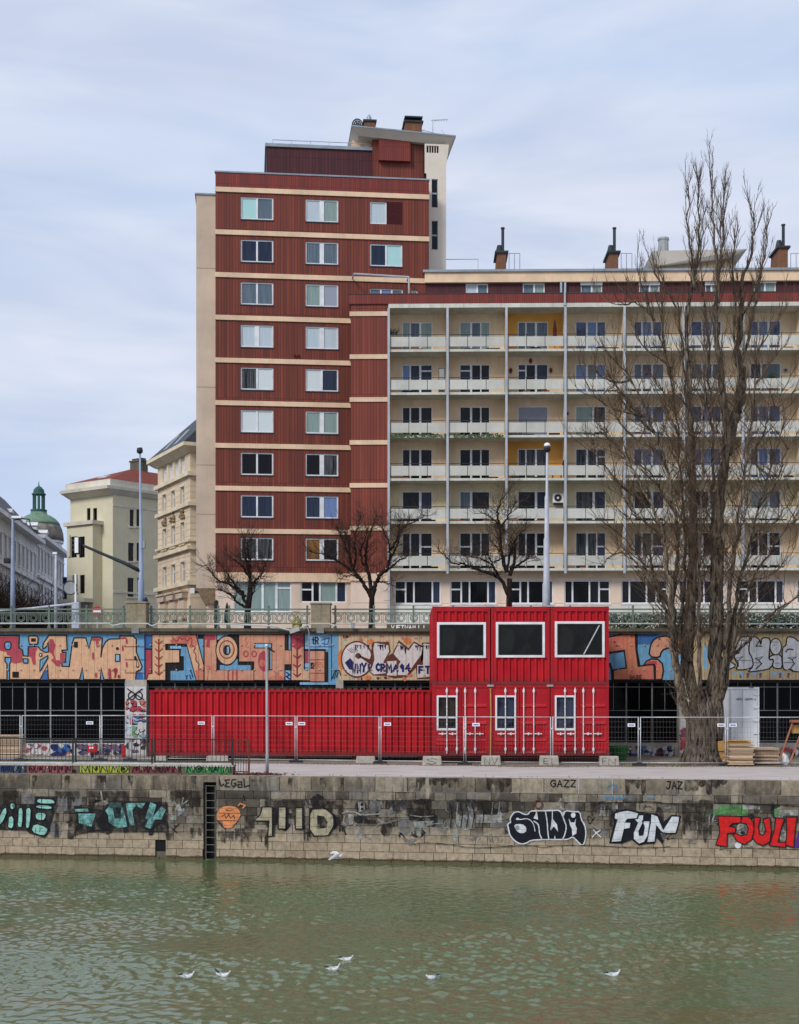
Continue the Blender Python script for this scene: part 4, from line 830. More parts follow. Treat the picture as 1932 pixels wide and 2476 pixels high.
    g.line([(1520, 820), (1570, 690), (1640, 690), (1660, 770)], 14, B_, 8); g.line([(1590, 800), (1620, 720)], 14, B_, 8); g.line([(1550, 830), (1590, 700)], 10, B_, 8)
    # --- third bay, dripping white letters on beige
    g.at(800, 1520, 6.816)
    g.rect(125, 98, 1720, 850, Mp['bg'], 4, NB); g.fill([(110, 420), (200, 300), (210, 700), (130, 640)], Mp['og'], 5, NB, 1)
    rg = random.Random(21)
    for k in range(42):
        x, y = rg.uniform(210, 1690), rg.choice((rg.uniform(115, 215), rg.uniform(760, 840))); g.ell(x, y, rg.uniform(6, 38), rg.uniform(6, 34), Mp[rg.choice(('og', 'og', 'gn', 'pk', 'br'))], 5, NB, 10)
    g.ell(1265, 200, 62, 56, Mp['og'], 5, NB); g.ell(645, 215, 52, 46, Mp['og'], 5, NB); g.ell(610, 810, 60, 36, Mp['og'], 5, NB)
    C = [(430+255*math.cos(R(a)), 505+300*math.sin(R(a))) for a in range(20, 341, 16)]+[(660, 500)]
    g.fill([(430+265*math.cos(R(a)), 505+305*math.sin(R(a))) for a in range(0, 360, 12)], Mp['br'], 5, NL)
    g.fill([(680, 220), (960, 220), (985, 380), (930, 460), (1020, 400), (1120, 190), (1280, 320), (1370, 210), (1520, 290), (1500, 480), (1480, 560), (1500, 230), (1720, 230), (1720, 830), (1420, 830), (1400, 640), (1260, 800), (1040, 820), (920, 780), (700, 770), (630, 710)], Mp['br'], 5, NL)
    g.fill([(430+242*math.cos(R(a)), 505+278*math.sin(R(a))) for a in range(20, 356, 12)]+[(640, 505), (500, 450), (430, 480), (505, 490)], Mp['wh'], 6, NL)
    g.ell(455, 450, 44, 48, Mp['br'], 7, NL); g.line([(480, 450), (640, 545)], 26, Mp['br'], 7); g.line([(400, 470), (410, 430), (450, 405)], 8, B_, 8)
    for p in ([(725, 235), (945, 275), (960, 380), (880, 520), (865, 570), (905, 570), (900, 735), (710, 755), (655, 710), (720, 520), (700, 330)], [(1035, 420), (1120, 235), (1280, 365), (1370, 240), (1510, 310), (1490, 430), (1330, 650), (1250, 765), (1100, 765), (1120, 590), (1150, 545)], [(925, 540), (1080, 530), (1085, 775), (925, 770)], [(1530, 245), (1720, 270), (1720, 780), (1425, 812), (1425, 600), (1520, 600)]):
        g.fill(p, Mp['wh'], 6, NL)
    for k in range(46):
        x = rg.choice((rg.uniform(370, 640), rg.uniform(740, 930), rg.uniform(1110, 1260), rg.uniform(1380, 1490), rg.uniform(1545, 1700))); y = (265 if x < 960 else 260+abs(x-1120)*.5 if x < 1300 else 275); l = rg.uniform(15, 110)
        g.fill([(x-9, y), (x+9, y+2), (x+3, y+l), (x-3, y+l)], Mp['bk'] if k % 3 else Mp['nv'], 7, 'paint_drip')
    for k in range(5): g.line([(270+k*34, 340-k*12), (350+k*22, 400-k*6)], 10, Mp['pu'], 7)
    g.fill([(230, 560), (320, 485), (380, 560), (360, 680), (300, 670)], Mp['nv'], 7, 'mural_word')
    for t, x, y, w, h in (('W', 350, 585, 60, 150), ('N', 440, 590, 46, 140), ('Y', 510, 570, 70, 140), ('!', 610, 590, 30, 70), ('C', 750, 580, 50, 110), ('R', 830, 590, 54, 110), ('M', 925, 590, 74, 130), ('A', 1030, 600, 70, 100), ('9', 1145, 595, 52, 110), ('4', 1235, 580, 70, 120), ('F', 1455, 630, 60, 100), ('T', 1560, 625, 70, 110)):
        g.text(t, x, y, w, h, 32, Mp['nv'], 8, 'mural_word')
    # --- fourth bay, orange and blue
    g.at(1460, 1520, 7.1)
    g.rect(60, 90, 1300, 880, Mp['bl'], 1, NB); g.fill([(590, 92), (960, 92), (830, 200), (800, 270), (590, 270)], Mp['db'], 2, NB); g.rect(540, 92, 585, 300, B_, 2, NB)
    org = PP('coral_orange_mural', (206, 130, 98), .5, (196, 110, 94))
    g.shape([(60, 150), (330, 92), (545, 92), (555, 380), (590, 645), (850, 615), (880, 690), (875, 880), (160, 880), (165, 710), (385, 675), (350, 370), (60, 420)], org, B_, 24, 3, NL)
    g.fill([(120, 170), (330, 115), (330, 340), (120, 385)], Mp['pk'], 4, NL); g.line([(545, 95), (560, 380), (605, 640)], 40, B_, 5)
    g.shape([(770, 480), (800, 290), (840, 200), (940, 140), (1100, 120), (1180, 180), (1160, 330), (1050, 340), (980, 400), (960, 500)], Mp['sal'], B_, 26, 3, NL, 1)
    g.shape([(690, 620), (730, 560), (810, 520), (930, 530), (1000, 600), (1020, 720), (990, 870), (880, 880), (880, 650), (860, 615)], org, B_, 26, 5, NL); g.fill([(700, 615), (770, 560), (900, 555), (910, 630), (855, 600)], Mp['rd'], 7, NL); g.line([(865, 625), (875, 880)], 34, B_, 7)
    g.line([(60, 420), (345, 375)], 30, B_, 6); g.line([(100, 600), (135, 700), (150, 880)], 34, B_, 6); g.text('GAUDE.', 440, 800, 34, 62, 9, B_, 7, 'mural_word', .3)
    g.rect(1240, 150, 1335, 400, Mp['og'], 3, NL); g.rect(1270, 410, 1420, 880, Mp['lb'], 3, NB)
    for x, y in ((185, 230), (220, 290), (480, 130), (950, 180), (920, 280)): g.ell(x, y, 22, 16, Mp['rr'], 6, NL, 8)
    g.rect(1300, 92, 1460, 880, Mp['lb'], 1, NB)
    # --- fifth bay, silver letters on ochre
    g.at(1692, 1520, 7.1)
    g.rect(-180, 80, 2600, 878, Mp['oc'], 1, NB); g.rect(60, 300, 130, 700, Mp['lb'], 2, NB)
    for p, lay in (([(510, 560), (640, 640), (480, 710), (400, 690), (420, 460), (560, 330), (600, 260), (560, 520)], 2), ([(600, 380), (680, 150), (830, 125), (860, 170), (830, 400), (900, 500), (920, 660), (780, 705), (610, 710), (660, 620), (590, 510)], 3), ([(860, 190), (930, 125), (1030, 190), (1050, 290), (1060, 150), (1220, 165), (1195, 380), (1180, 540), (1270, 520), (1230, 680), (1080, 715), (850, 745), (830, 730), (920, 650), (900, 500), (835, 400)], 2),
              ([(1190, 470), (1400, 420), (1420, 680), (1330, 690), (1240, 660), (1270, 520), (1200, 540)], 2), ([(1490, 150), (1560, 138), (1640, 170), (1700, 230), (1980, 230), (1980, 740), (1620, 745), (1560, 690), (1440, 720), (1415, 600), (1410, 330), (1480, 290)], 3)):
        g.shape(p, Mp['sv'], B_, 20, lay, NL, 1)
    g.ell(1300, 310, 105, 150, B_, 5, NL); g.ell(1300, 310, 88, 132, Mp['sv'], 6, NL)
    g.line([(635, 425), (655, 380), (680, 410), (650, 430)], 12, B_, 6, closed=True)
    for p in ([(590, 515), (650, 550), (740, 475)], [(950, 515), (1010, 540), (1080, 480)], [(1510, 500), (1580, 530), (1660, 485)]): g.line(p, 14, B_, 6, closed=True)
    g.line([(650, 555), (660, 640), (600, 700)], 16, B_, 6); g.line([(1010, 545), (1060, 600), (960, 690)], 16, B_, 6); g.line([(1580, 535), (1620, 600), (1550, 690), (1590, 740)], 16, B_, 6); g.line([(960, 300), (1020, 210), (1055, 300)], 16, B_, 6, closed=True); g.line([(1475, 400), (1500, 360), (1540, 350), (1600, 360)], 18, B_, 6)
    for y, a, b in ((205, 640, 830), (545, 680, 880), (580, 930, 1020), (232, 1240, 1350), (590, 1290, 1370), (580, 1450, 1600)): g.line([(a, y), (b, y)], 8, Mp['pu'], 6, 'mural_line')
    for x, w in ((600, 70), (720, 90), (940, 80), (1280, 110), (1420, 60)): g.fill([(x-w/2, 740), (x+w/2, 750), (x+w*.2, 830), (x-w*.2, 800)], Mp['lb'], 2, NL); g.fill([(x+80, 760), (x+130, 760), (x+110, 850), (x+84, 850)], Mp['pu'], 2, NL)
    # --- pier and parapet scribbles
    g.at(0, 1640, 4.484); rg = random.Random(5)
    def scrib(x0, y0, x1, y1, cols, n, lay=3, yoff=0.):
        for k in range(n):
            a, b = rg.uniform(x0, x1), rg.uniform(y0, y1); e = min(x1-x0, y1-y0); w, h = e*rg.uniform(.18, .42), e*rg.uniform(.16, .40)
            p = [(min(max(a+w*math.cos(q)*rg.uniform(.5, 1.1), x0), x1), min(max(b+h*math.sin(q)*rg.uniform(.5, 1.1), y0), y1)) for q in (0, 1.1, 2.2, 3.3, 4.4, 5.5)]
            g.fill(p, Mp[cols[k % len(cols)]], lay, 'scrawl')
            if k % 2: g.line(p[:4], 9, B_, lay+1, 'scrawl', smooth=1)
    old = g.y0; g.y0 = -.056
    g.rect(1358, 90, 1590, 830, Mp['sv'], 1, 'scrawl'); scrib(1370, 240, 1580, 360, ('rd', 'pk', 'rd'), 18); scrib(1370, 390, 1580, 500, ('rd', 'lb', 'rd', 'db'), 18); scrib(1370, 520, 1580, 640, ('gn', 'lb', 'sv'), 16); scrib(1370, 660, 1580, 800, ('pu', 'sv', 'bk'), 14)
    for x in (1430, 1510): g.line([(x+36*math.cos(a*.5236), 190+42*math.sin(a*.5236)) for a in range(12)], 12, B_, 5, 'scrawl', True)
    g.line([(1385, 115), (1560, 230)], 12, B_, 5, 'scrawl'); g.line([(1545, 115), (1380, 235)], 12, B_, 6, 'scrawl')
    g.at(1450, 1640, 3.535); g.rect(680, 345, 850, 640, Mp['sv'], 1, 'scrawl'); scrib(680, 420, 800, 620, ('rd', 'pk', 'rd', 'pu'), 14)
    g.at(0, 1640, 4.484); g.y0 = .216
    g.rect(260, 712, 1350, 838, Mp['sv'], 1, 'scrawl'); scrib(270, 715, 520, 830, ('rd', 'wh', 'pu', 'wh'), 16); scrib(540, 715, 780, 835, ('nv', 'db', 'nv'), 22); scrib(790, 715, 1340, 830, ('pu', 'nv', 'bk', 'pu'), 44)
    g.fill([(270, 800), (330, 720), (370, 790), (480, 790), (500, 730), (530, 740), (500, 830), (300, 830)], Mp['wh'], 5, 'scrawl')
    g.fill([(660, 820), (770, 770), (770, 800), (690, 835)], Mp['og'], 5, 'scrawl')
    g.at(1450, 1640, 3.535); scrib(100, 580, 640, 670, ('db', 'sv', 'nv', 'sv', 'bk'), 60); scrib(180, 680, 720, 720, ('rd', 'sv', 'pk'), 12); g.rect(460, 600, 540, 665, Mp['br'], 5, 'scrawl'); g.line([(440, 595), (500, 605)], 14, M['yellow'], 6, 'scrawl')
    scrib(1540, 590, 1760, 700, ('rd', 'wh', 'bk', 'pu'), 14)
    g.y0 = old; g.done()
    # bolt heads of the panels
    m = MB(); x = -39.7; rg = random.Random(2)
    while x < 45.6:
        for z in (zt-.52, zb+.46): m.lathe([(.036, 0), (.034, .03), (.014, .042)], 8, (0, 0)); n = 24; m.v[-n:] = [(x+a, -.05-c, z+b) for a, b, c in m.v[-n:]]
        x += .6
    m.build('panel_bolts', gw, M['tan'], kind=None)
murals()
# stone pillars on the coping, railing sections between them
zr = zc
def stone_pillar(px0, px1, ytop, label):
    w = X(px1)-X(px0); t = thing('stone_pillar', label, 'pillar', ((X(px0)+X(px1))/2, YG+.25, zr), 0, 'stone pillars of the railing'); h = Z(ytop)-zr
    m = MB(); m.box(-w/2, -.36, 0, w/2, .5, h-.08); m.build('shaft', t, M['pillar'], bevel=.02); m = MB(); m.box(-w/2-.04, -.4, h-.08, w/2+.04, .54, h); m.build('cap', t, M['pillar'], bevel=.015)
    m = MB(); m.box(-.17, -.56, -.24, .17, -.28, .02); m.build('bracket', t, M['frameg'], bevel=.02)
stone_pillar(306, 354, 1455, 'squat weathered stone pillar below the lamp post with the traffic signal arm'); stone_pillar(752, 799, 1457, 'squat weathered stone pillar between the floodlight and the middle street tree')
def railing(px0, px1, label, posts):
    x0, x1 = X(px0), X(px1); t = thing('ornate_railing', label, 'railing', (x0, YG+.3, zr), 0, 'ornate railing sections above the murals'); w = x1-x0; H = lambda py: Z(py)-zr
    m = MB(); m.box(0, -.02, H(1474), w, .02, H(1470.5)); m.box(0, -.03, H(1482.5), w, .03, H(1479.5)); m.box(0, -.03, H(1508), w, .03, H(1505)); m.build('rails', t, M['iron'])
    for px in posts:
        m = MB(); x = X(px)-x0; m.box(x-.045, -.05, 0, x+.045, .05, H(1468)); m.lathe([(.02, H(1468)), (.06, H(1466)), (.05, H(1464)), (.01, H(1462))], 8, (x, 0)); m.box(x-.07, -.08, 0, x+.07, .1, .1); m.build('post', t, M['iron'])
    m = MB(); n = round(w/.585); r = .17; zc_ = H(1493.5)
    for k in range(n):
        x = w*(k+.5)/n
        for rr, q in ((r, .022), (r*.62, .018)): m.tube([(x+rr*math.cos(a*.3927), 0, zc_+rr*math.sin(a*.3927)) for a in range(17)], q, 4, cap=False)
        m.box(x-.02, -.015, H(1482), x+.02, .015, zc_+r)
        m.box(x+w/n/2-.05, -.012, H(1505), x+w/n/2-.02, .012, H(1482)); m.box(x+w/n/2+.02, -.012, H(1505), x+w/n/2+.05, .012, H(1482))
        m.tube([(x-r, 0, zc_+.12), (x-.24, 0, H(1484)), (x-.1, 0, H(1486))], .016, 4); m.tube([(x+r, 0, zc_+.12), (x+.24, 0, H(1484)), (x+.1, 0, H(1486))], .016, 4)
    m.build('ring_ornament', t, M['iron'])
railing(-420, 303, 'grey-green ring railing left of the first stone pillar', [-400, -260, -120, 23, 115, 206, 296]); railing(357, 750, 'grey-green ring railing between the two stone pillars', [363, 457, 526, 552, 648, 742]); railing(802, 2150, 'grey-green ring railing right of the second pillar, behind the red containers and big tree', [810, 904, 1000, 1096, 1190, 1285, 1380, 1533, 1626, 1720, 1886, 1980, 2075, 2145])
def conduit():
    m = MB(); y = -.42; q = lambda px, py: (X(px), YG+y, Z(py))
    m.tube([q(-400, 1508.5), q(270, 1508.5), q(278, 1514), q(298, 1509), q(362, 1509), q(372, 1515), q(384, 1509), q(560, 1510), q(660, 1515), q(708, 1526)], .035, 6)
    tag(m.build('cable_conduit', None, M['ironlight']), 'pale cable pipe running left from the floodlight past the first stone pillar', 'pipe')
    m = MB(); m.tube([q(720, 1523), q(752, 1509), q(798, 1509), q(808, 1516), q(816, 1509), q(1560, 1509), q(2140, 1510)], .032, 6); tag(m.build('cable_conduit', None, M['ironlight']), 'pale cable pipe running right from the floodlight behind the red containers', 'pipe')
    m = MB(); m.tube([q(735, 1516), q(746, 1520), q(749, 1532), q(749, 1560), q(749, 1642)], .03, 6); tag(m.build('down_pipe', None, M['lampgrey']), 'thin bent grey pipe running down the mural right of the floodlight', 'pipe')
    t = thing('floodlight', 'boxy pale floodlight tilted down over the mural edge', 'floodlight', (X(714), YG-.5, Z(1524)), R(12)); t.rotation_euler = (R(25), R(-20), 0)
    m = MB(); m.box(-.24, -.12, -.07, .24, .1, .07); m.build('housing', t, M['lampgrey'], bevel=.02); m = MB(); m.poly([(-.23, -.122, -.07), (.23, -.122, -.07), (.23, -.122, .07), (-.23, -.122, .07)]); m.build('glass', t, M['bulb'])
    t = thing('junction_box', 'small pale junction box on the railing pipe left of the sign letters', 'junction box', (X(854), YG-.42, Z(1514))); m = MB(); m.box(-.09, -.07, -.13, .09, .07, .13); m.build('box', t, M['lampgrey'], bevel=.015); m = MB(); m.tube([(-.05, 0, .13), (-.1, 0, .2)], .03, 6); m.build('cable_gland', t, M['lampgrey'])
conduit()
def sign_board():
    t = thing('restaurant_sign', 'dark sign board with pale letters VIETNAM LI on the coping beside the red container', 'sign', (X(1010), YG+.08, zr)); fs = Face(X(1010), YG+.08, 0)
    m = MB(); m.box(X(935)-X(1010), 0, .02, X(1090)-X(1010), .06, Z(1508)-zr); m.build('board', t, M['concdark'])
    g = Painter(Face(X(1010), YG+.08, 0), t, -.004)
    g.fc = type('o', (), dict(pt=lambda s, px, py: ((px-1010)*YG/F, Z(py)-zr), Y=lambda s, px: YG))()
    g.at(700, 1450, 4.484); g.text('VIETNAM LI', 1105, 278, 30, 42, 10, M['signwhite'], 1, 'lettering', .38); g.done()
sign_board()
m = MB(); t = thing('yellow_sack', 'crumpled yellow sack hanging behind the ring railing beside the floodlight', 'sack', (X(716), YG+.55, zr)); m.lathe([(.20, 0), (.24, .2), (.2, .38), (.12, .5), (.04, .55)], 12); m.build('bag', t, M['yellow'], True); m = MB(); m.tube([(.0, 0, .5), (.05, 0, .62)], [.05, .03], 6); m.build('knot', t, M['yellow'])

# ================================================================== CONTAINERS
YC = 58.5
def frame_box(m, w, h, D, p=.09, t=.12, bt=.14):
    for x in (-w/2, w/2-p):
        for y in (0, D-p): m.box(x, y, 0, x+p, y+p, h)
    for y in (0, D-p): m.box(-w/2+p, y+.004, 0, w/2-p, y+p-.004, bt); m.box(-w/2+p, y+.004, h-t, w/2-p, y+p-.004, h)
    for x in (-w/2, w/2-p): m.box(x+.004, p, 0, x+p-.004, D-p, bt); m.box(x+.004, p, h-t*.6, x+p-.004, D-p, h)
def side_sheets(m, w, h, D, mat=None):
    for sx in (-1, 1):
        k = MB(); k.corr(.09, D-.09, .14, h-.07, 0, .04, .278)
        b = len(m.v); m.v += [(sx*(w/2-.012)-sx*y, x, z) for x, y, z in k.v]; m.f += [tuple(b+i for i in f) for f in k.f]; m.m += [m.mi(mat)]*len(k.f)
    m.poly([(-w/2+.01, .01, h-.02), (w/2-.01, .01, h-.02), (w/2-.01, D-.01, h-.02), (-w/2+.01, D-.01, h-.02)], mat)
    m.poly([(-w/2+.01, .01, .1), (w/2-.01, .01, .1), (w/2-.01, D-.01, .1), (-w/2+.01, D-.01, .1)], mat)
    m.poly([(-w/2+.01, D-.03, .1), (w/2-.01, D-.03, .1), (w/2-.01, D-.03, h), (-w/2+.01, D-.03, h)], mat)
def castings(m, w, h, D):
    for x in (-w/2-.008, w/2-.17):
        for z in (-.004, h-.12): m.box(x, -.012, z, x+.178, .18, z+.124); m.box(x, D-.18, z, x+.178, D+.01, z+.124)
zl0, zl1, zu1 = .33, ZP(1655.5, YC), ZP(1466.5, YC)
pxs = [(1045.5, 1185.3), (1187.0, 1329.5), (1331.0, 1472.5)]
winu = [(1056.7, 1175, 1504.6, 1591), (1199, 1317.5, 1504, 1590), (1341.5, 1462, 1502.5, 1589.5)]
def lower_container(k, label):
    a, b = pxs[k]; cx = (XP(a, YC)+XP(b, YC))/2; w = XP(b, YC)-XP(a, YC)-.012; h = zl1-zl0-.012; D = 6.0
    t = thing('shipping_container', label, 'container', (cx, YC, zl0), 0, 'red shipping containers'); q = lambda px: XP(px, YC)-cx; zz = lambda py: ZP(py, YC)-zl0
    off = (pxs[k][0]-pxs[0][0])
    m = MB(); frame_box(m, w, h, D); castings(m, w, h, D); m.build('frame', t, M['redpost'])
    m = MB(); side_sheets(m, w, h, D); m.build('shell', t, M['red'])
    wx0, wx1, wz0, wz1 = q(1056+off), q(1106.5+off), zz(1766), zz(1681.5)
    mid = q(1115+off)
    for s, (x0, x1) in enumerate(((-w/2+.095, mid-.012), (mid+.012, w/2-.095))):
        m = MB(); y = .03; z0, z1 = .15, h-.13; hole = [(wx0, wx1, wz0, wz1)] if s == 0 else []
        m.wall(x0, x1, z0, z1, y, hole, .10)
        m.box(x0, y-.02, z0, x0+.05, y-.0005, z1); m.box(x1-.05, y-.02, z0, x1, y-.0005, z1)
        for py in ((1788, 1797.) if s == 0 else (1705, 1747, 1788, 1818)):
            z = zz(py); m.hexa([(x0+.053, y-.06, z-.06), (x1-.053, y-.06, z-.06), (x1-.053, y-.0006, z-.075), (x0+.053, y-.0006, z-.075), (x0+.053, y-.004, z+.055), (x1-.053, y-.004, z+.055), (x1-.053, y-.0006, z+.055), (x0+.053, y-.0006, z+.055)])
        # upright swages in the lower fields
        n = 7
        for i in range(n):
            xx = x0+.1+(x1-x0-.2)*(i+.5)/n
            for pa, pb in (((1815, 1794),) if s == 0 else ((1814, 1794), (1784, 1752))): m.hexa([(xx-.045, y-.0007, zz(pa)), (xx-.02, y-.04, zz(pa)), (xx+.02, y-.04, zz(pa)), (xx+.045, y-.0007, zz(pa)), (xx-.045, y-.0007, zz(pb)), (xx-.02, y-.04, zz(pb)), (xx+.02, y-.04, zz(pb)), (xx+.045, y-.0007, zz(pb))])
        d = m.build('door', t, M['red'])
        for i, px in enumerate((1080.4, 1104.8) if s == 0 else (1124.7, 1149)):
            m = MB(); x = q(px+off); m.tube([(x, -.055, zz(1822)), (x, -.055, zz(1662.5))], .021, 8)
            for py in (1671, 1812): m.tube([(x, -.056, zz(py+6)), (x, -.056, zz(py+2)), (x, -.056, zz(py-2)), (x, -.056, zz(py-6))], [.024, .05, .05, .024], 8)
            for py in (1709, 1752, 1790): m.tube([(x, -.056, zz(py+1.5)), (x, -.056, zz(py-1.5))], .034, 8)
            o = m.build('lock_bar', d, M['barwhite'])
            m = MB(); sg = -1 if s == 0 else 1; m.box(x, -.10, zz(1775.2), x+sg*.34, -.075, zz(1772.8)); m.box(x+sg*.16, -.11, zz(1777), x+sg*.22, -.06, zz(1771)); m.build('lock_handle', d, M['barwhite'])
    m = MB(); f = .075
    for b_ in ((wx0, wz0, wx0+f, wz1), (wx1-f, wz0, wx1, wz1), (wx0+f, wz0, wx1-f, wz0+f*1.2), (wx0+f, wz1-f, wx1-f, wz1)): m.box(b_[0], -.014, b_[1], b_[2], .1, b_[3])
    zm = zz(1735.5); m.box(wx0+f, -.01, zm-.02, wx1-f, .05, zm+.02)
    o = m.build('window', t, M['white']); m = MB(); m.poly([(wx0+f, .06, wz0+f), (wx1-f, .06, wz0+f), (wx1-f, .06, wz1-f), (wx0+f, .06, wz1-f)]); m.build('pane', o, M[('gCb', 'gCn', 'gCl')[k]])
    if k < 2:
        m = MB(); x = w/2+.012
        for z in (h-.06, h-.02): m.box(x-.13, -.06, z, x+.13, -.012, z+.025)
        m.build('twist_lock_bridge', t, M['galv'])
    for i in range(2): pass
    return t
M['gCb'] = glass('brown_room_pane', (12, 11, 11), 0, (64, 52, 42), .15, .7); M['gCn'] = glass('blue_foil_pane', (12, 14, 24), 0, (58, 63, 82), .15, .8); M['gCl'] = glass('crumpled_foil_pane', (11, 12, 20), .35, (76, 82, 102), .15, .5)
M['gRoom'] = glass('dark_room_pane', (14, 17, 15), 0, (36, 40, 35), .18, .6)
def upper_container(k, label):
    a, b = pxs[k]; cx = (XP(a, YC)+XP(b, YC))/2; w = XP(b, YC)-XP(a, YC)-.012; h = zu1-zl1; D = 6.0
    t = thing('shipping_container', label, 'container', (cx, YC, zl1), 0, 'red shipping containers'); q = lambda px: XP(px, YC)-cx; zz = lambda py: ZP(py, YC)-zl1
    m = MB(); frame_box(m, w, h, D, .10, .20, .13); castings(m, w, h, D); m.build('frame', t, M['redpost'])
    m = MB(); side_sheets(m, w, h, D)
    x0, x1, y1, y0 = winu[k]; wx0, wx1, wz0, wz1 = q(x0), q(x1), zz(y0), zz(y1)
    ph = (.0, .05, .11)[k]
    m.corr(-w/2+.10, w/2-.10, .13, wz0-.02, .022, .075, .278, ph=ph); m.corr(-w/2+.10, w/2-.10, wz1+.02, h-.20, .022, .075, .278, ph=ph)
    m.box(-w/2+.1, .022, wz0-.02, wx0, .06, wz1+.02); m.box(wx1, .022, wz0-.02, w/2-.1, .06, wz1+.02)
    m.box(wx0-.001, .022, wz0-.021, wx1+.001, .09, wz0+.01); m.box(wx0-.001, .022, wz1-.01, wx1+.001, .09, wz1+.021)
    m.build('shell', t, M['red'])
    m = MB(); f = .10
    for b_ in ((wx0, wz0, wx0+f, wz1), (wx1-f, wz0, wx1, wz1), (wx0+f, wz0, wx1-f, wz0+f), (wx0+f, wz1-f, wx1-f, wz1)): m.box(b_[0], -.03, b_[1], b_[2], .07, b_[3])
    o = m.build('window', t, M['white'], bevel=.008); m = MB(); m.poly([(wx0+f, .045, wz0+f), (wx1-f, .045, wz0+f), (wx1-f, .045, wz1-f), (wx0+f, .045, wz1-f)]); m.build('pane', o, M['gRoom'])
    m = MB(); g = f+.012                # dark inner sash
    for b_ in ((wx0+f, wz0+f, wx0+f+.05, wz1-f), (wx1-f-.05, wz0+f, wx1-f, wz1-f), (wx0+f+.05, wz0+f, wx1-f-.05, wz0+f+.03), (wx0+f+.05, wz1-f-.05, wx1-f-.05, wz1-f)): m.box(b_[0], .0, b_[1], b_[2], .04, b_[3])
    m.build('sash', o, M['blacksteel'])
    if k == 2:
        m = MB(); m.tube([(q(1411), .03, zz(1584)), (q(1450), .03, zz(1511))], .028, 6); m.build('prop_strut', o, M['galv'])
    if k < 2: m = MB(); x = w/2+.006; m.box(x-.14, -.05, h-.004, x+.14, .14, h+.035); m.build('bridge_clamp', t, M['galv'])
for k, l in enumerate(('red container left of its two ground-level neighbours, brown-tinted window in the door, white lock bars', 'middle red container on the ground with bluish foil behind the door window', 'red container on the ground nearest the big tree, crumpled foil in the door window')): lower_container(k, l)
for k, l in enumerate(('upper red container on the left of the stacked three, big white framed window', 'upper red container in the middle of the stacked three, big white framed window', 'upper red container nearest the big tree, pale strut leaning inside its big window')): upper_container(k, l)
def downpipe(px, label, y0, y1):
    m = MB(); x = XP(px, YC); m.tube([(x, YC-.07, ZP(y0, YC)), (x+.02, YC-.07, ZP(y0, YC)-1.0), (x, YC-.07, ZP(y1, YC))], .03, 6); tag(m.build('drain_pipe', None, M['ochre']), label, 'pipe')
M['ochre'] = pbr('ochre_plastic_pipe', (200, 150, 90), .6, .2, 4, streak=.5, dirt=(150, 60, 50))
downpipe(1185.7, 'ochre drain pipe in the gap between the left and middle ground containers', 1664, 1828)
def long_container():
    Y = 61.0; x0, x1 = XP(361.5, Y), XP(1041, Y); w = x1-x0; h = ZP(1663, Y)-.2; D = 2.4
    t = thing('shipping_container', 'long red container lying broadside below the FVOSH mural', 'container', ((x0+x1)/2, Y, .2), 0, 'red shipping containers')
    m = MB(); frame_box(m, w, h-.1, D, .13, .08, .16); castings(m, w, h-.1, D); m.build('frame', t, M['redpost'])
    m = MB(); m.corr(-w/2+.13, w/2-.13, .16, h-.18, .018, .085, .278)
    m.poly([(-w/2, .02, h-.1), (w/2, .02, h-.1), (w/2, D, h-.1), (-w/2, D, h-.1)]); m.poly([(-w/2, D-.02, 0), (w/2, D-.02, 0), (w/2, D-.02, h-.1), (-w/2, D-.02, h-.1)]); m.poly([(-w/2+.02, 0.02, .1), (-w/2+.02, D, .1), (-w/2+.02, D, h-.1), (-w/2+.02, .02, h-.1)]); m.poly([(w/2-.02, 0.02, .1), (w/2-.02, D, .1), (w/2-.02, D, h-.1), (w/2-.02, .02, h-.1)])
    m.poly([(-w/2, .02, .1), (w/2, .02, .1), (w/2, D, .1), (-w/2, D, .1)])
    m.build('shell', t, M['red'])
    m = MB(); n = int((w-.4)/.278)           # bowed roof ribs showing over the top rail
    for k in range(n):
        x = -w/2+.2+k*.278; m.prism([(x, h-.105), (x+.05, h-.01), (x+.16, h-.01), (x+.21, h-.105)], .03, D-.03)
    m.build('roof_ribs', t, M['redrust'])
    m = MB(); m.box(-w/2+.02, -.07, 0, w/2, D, .02); m.build('sole_plate', t, M['redrust'])
long_container()
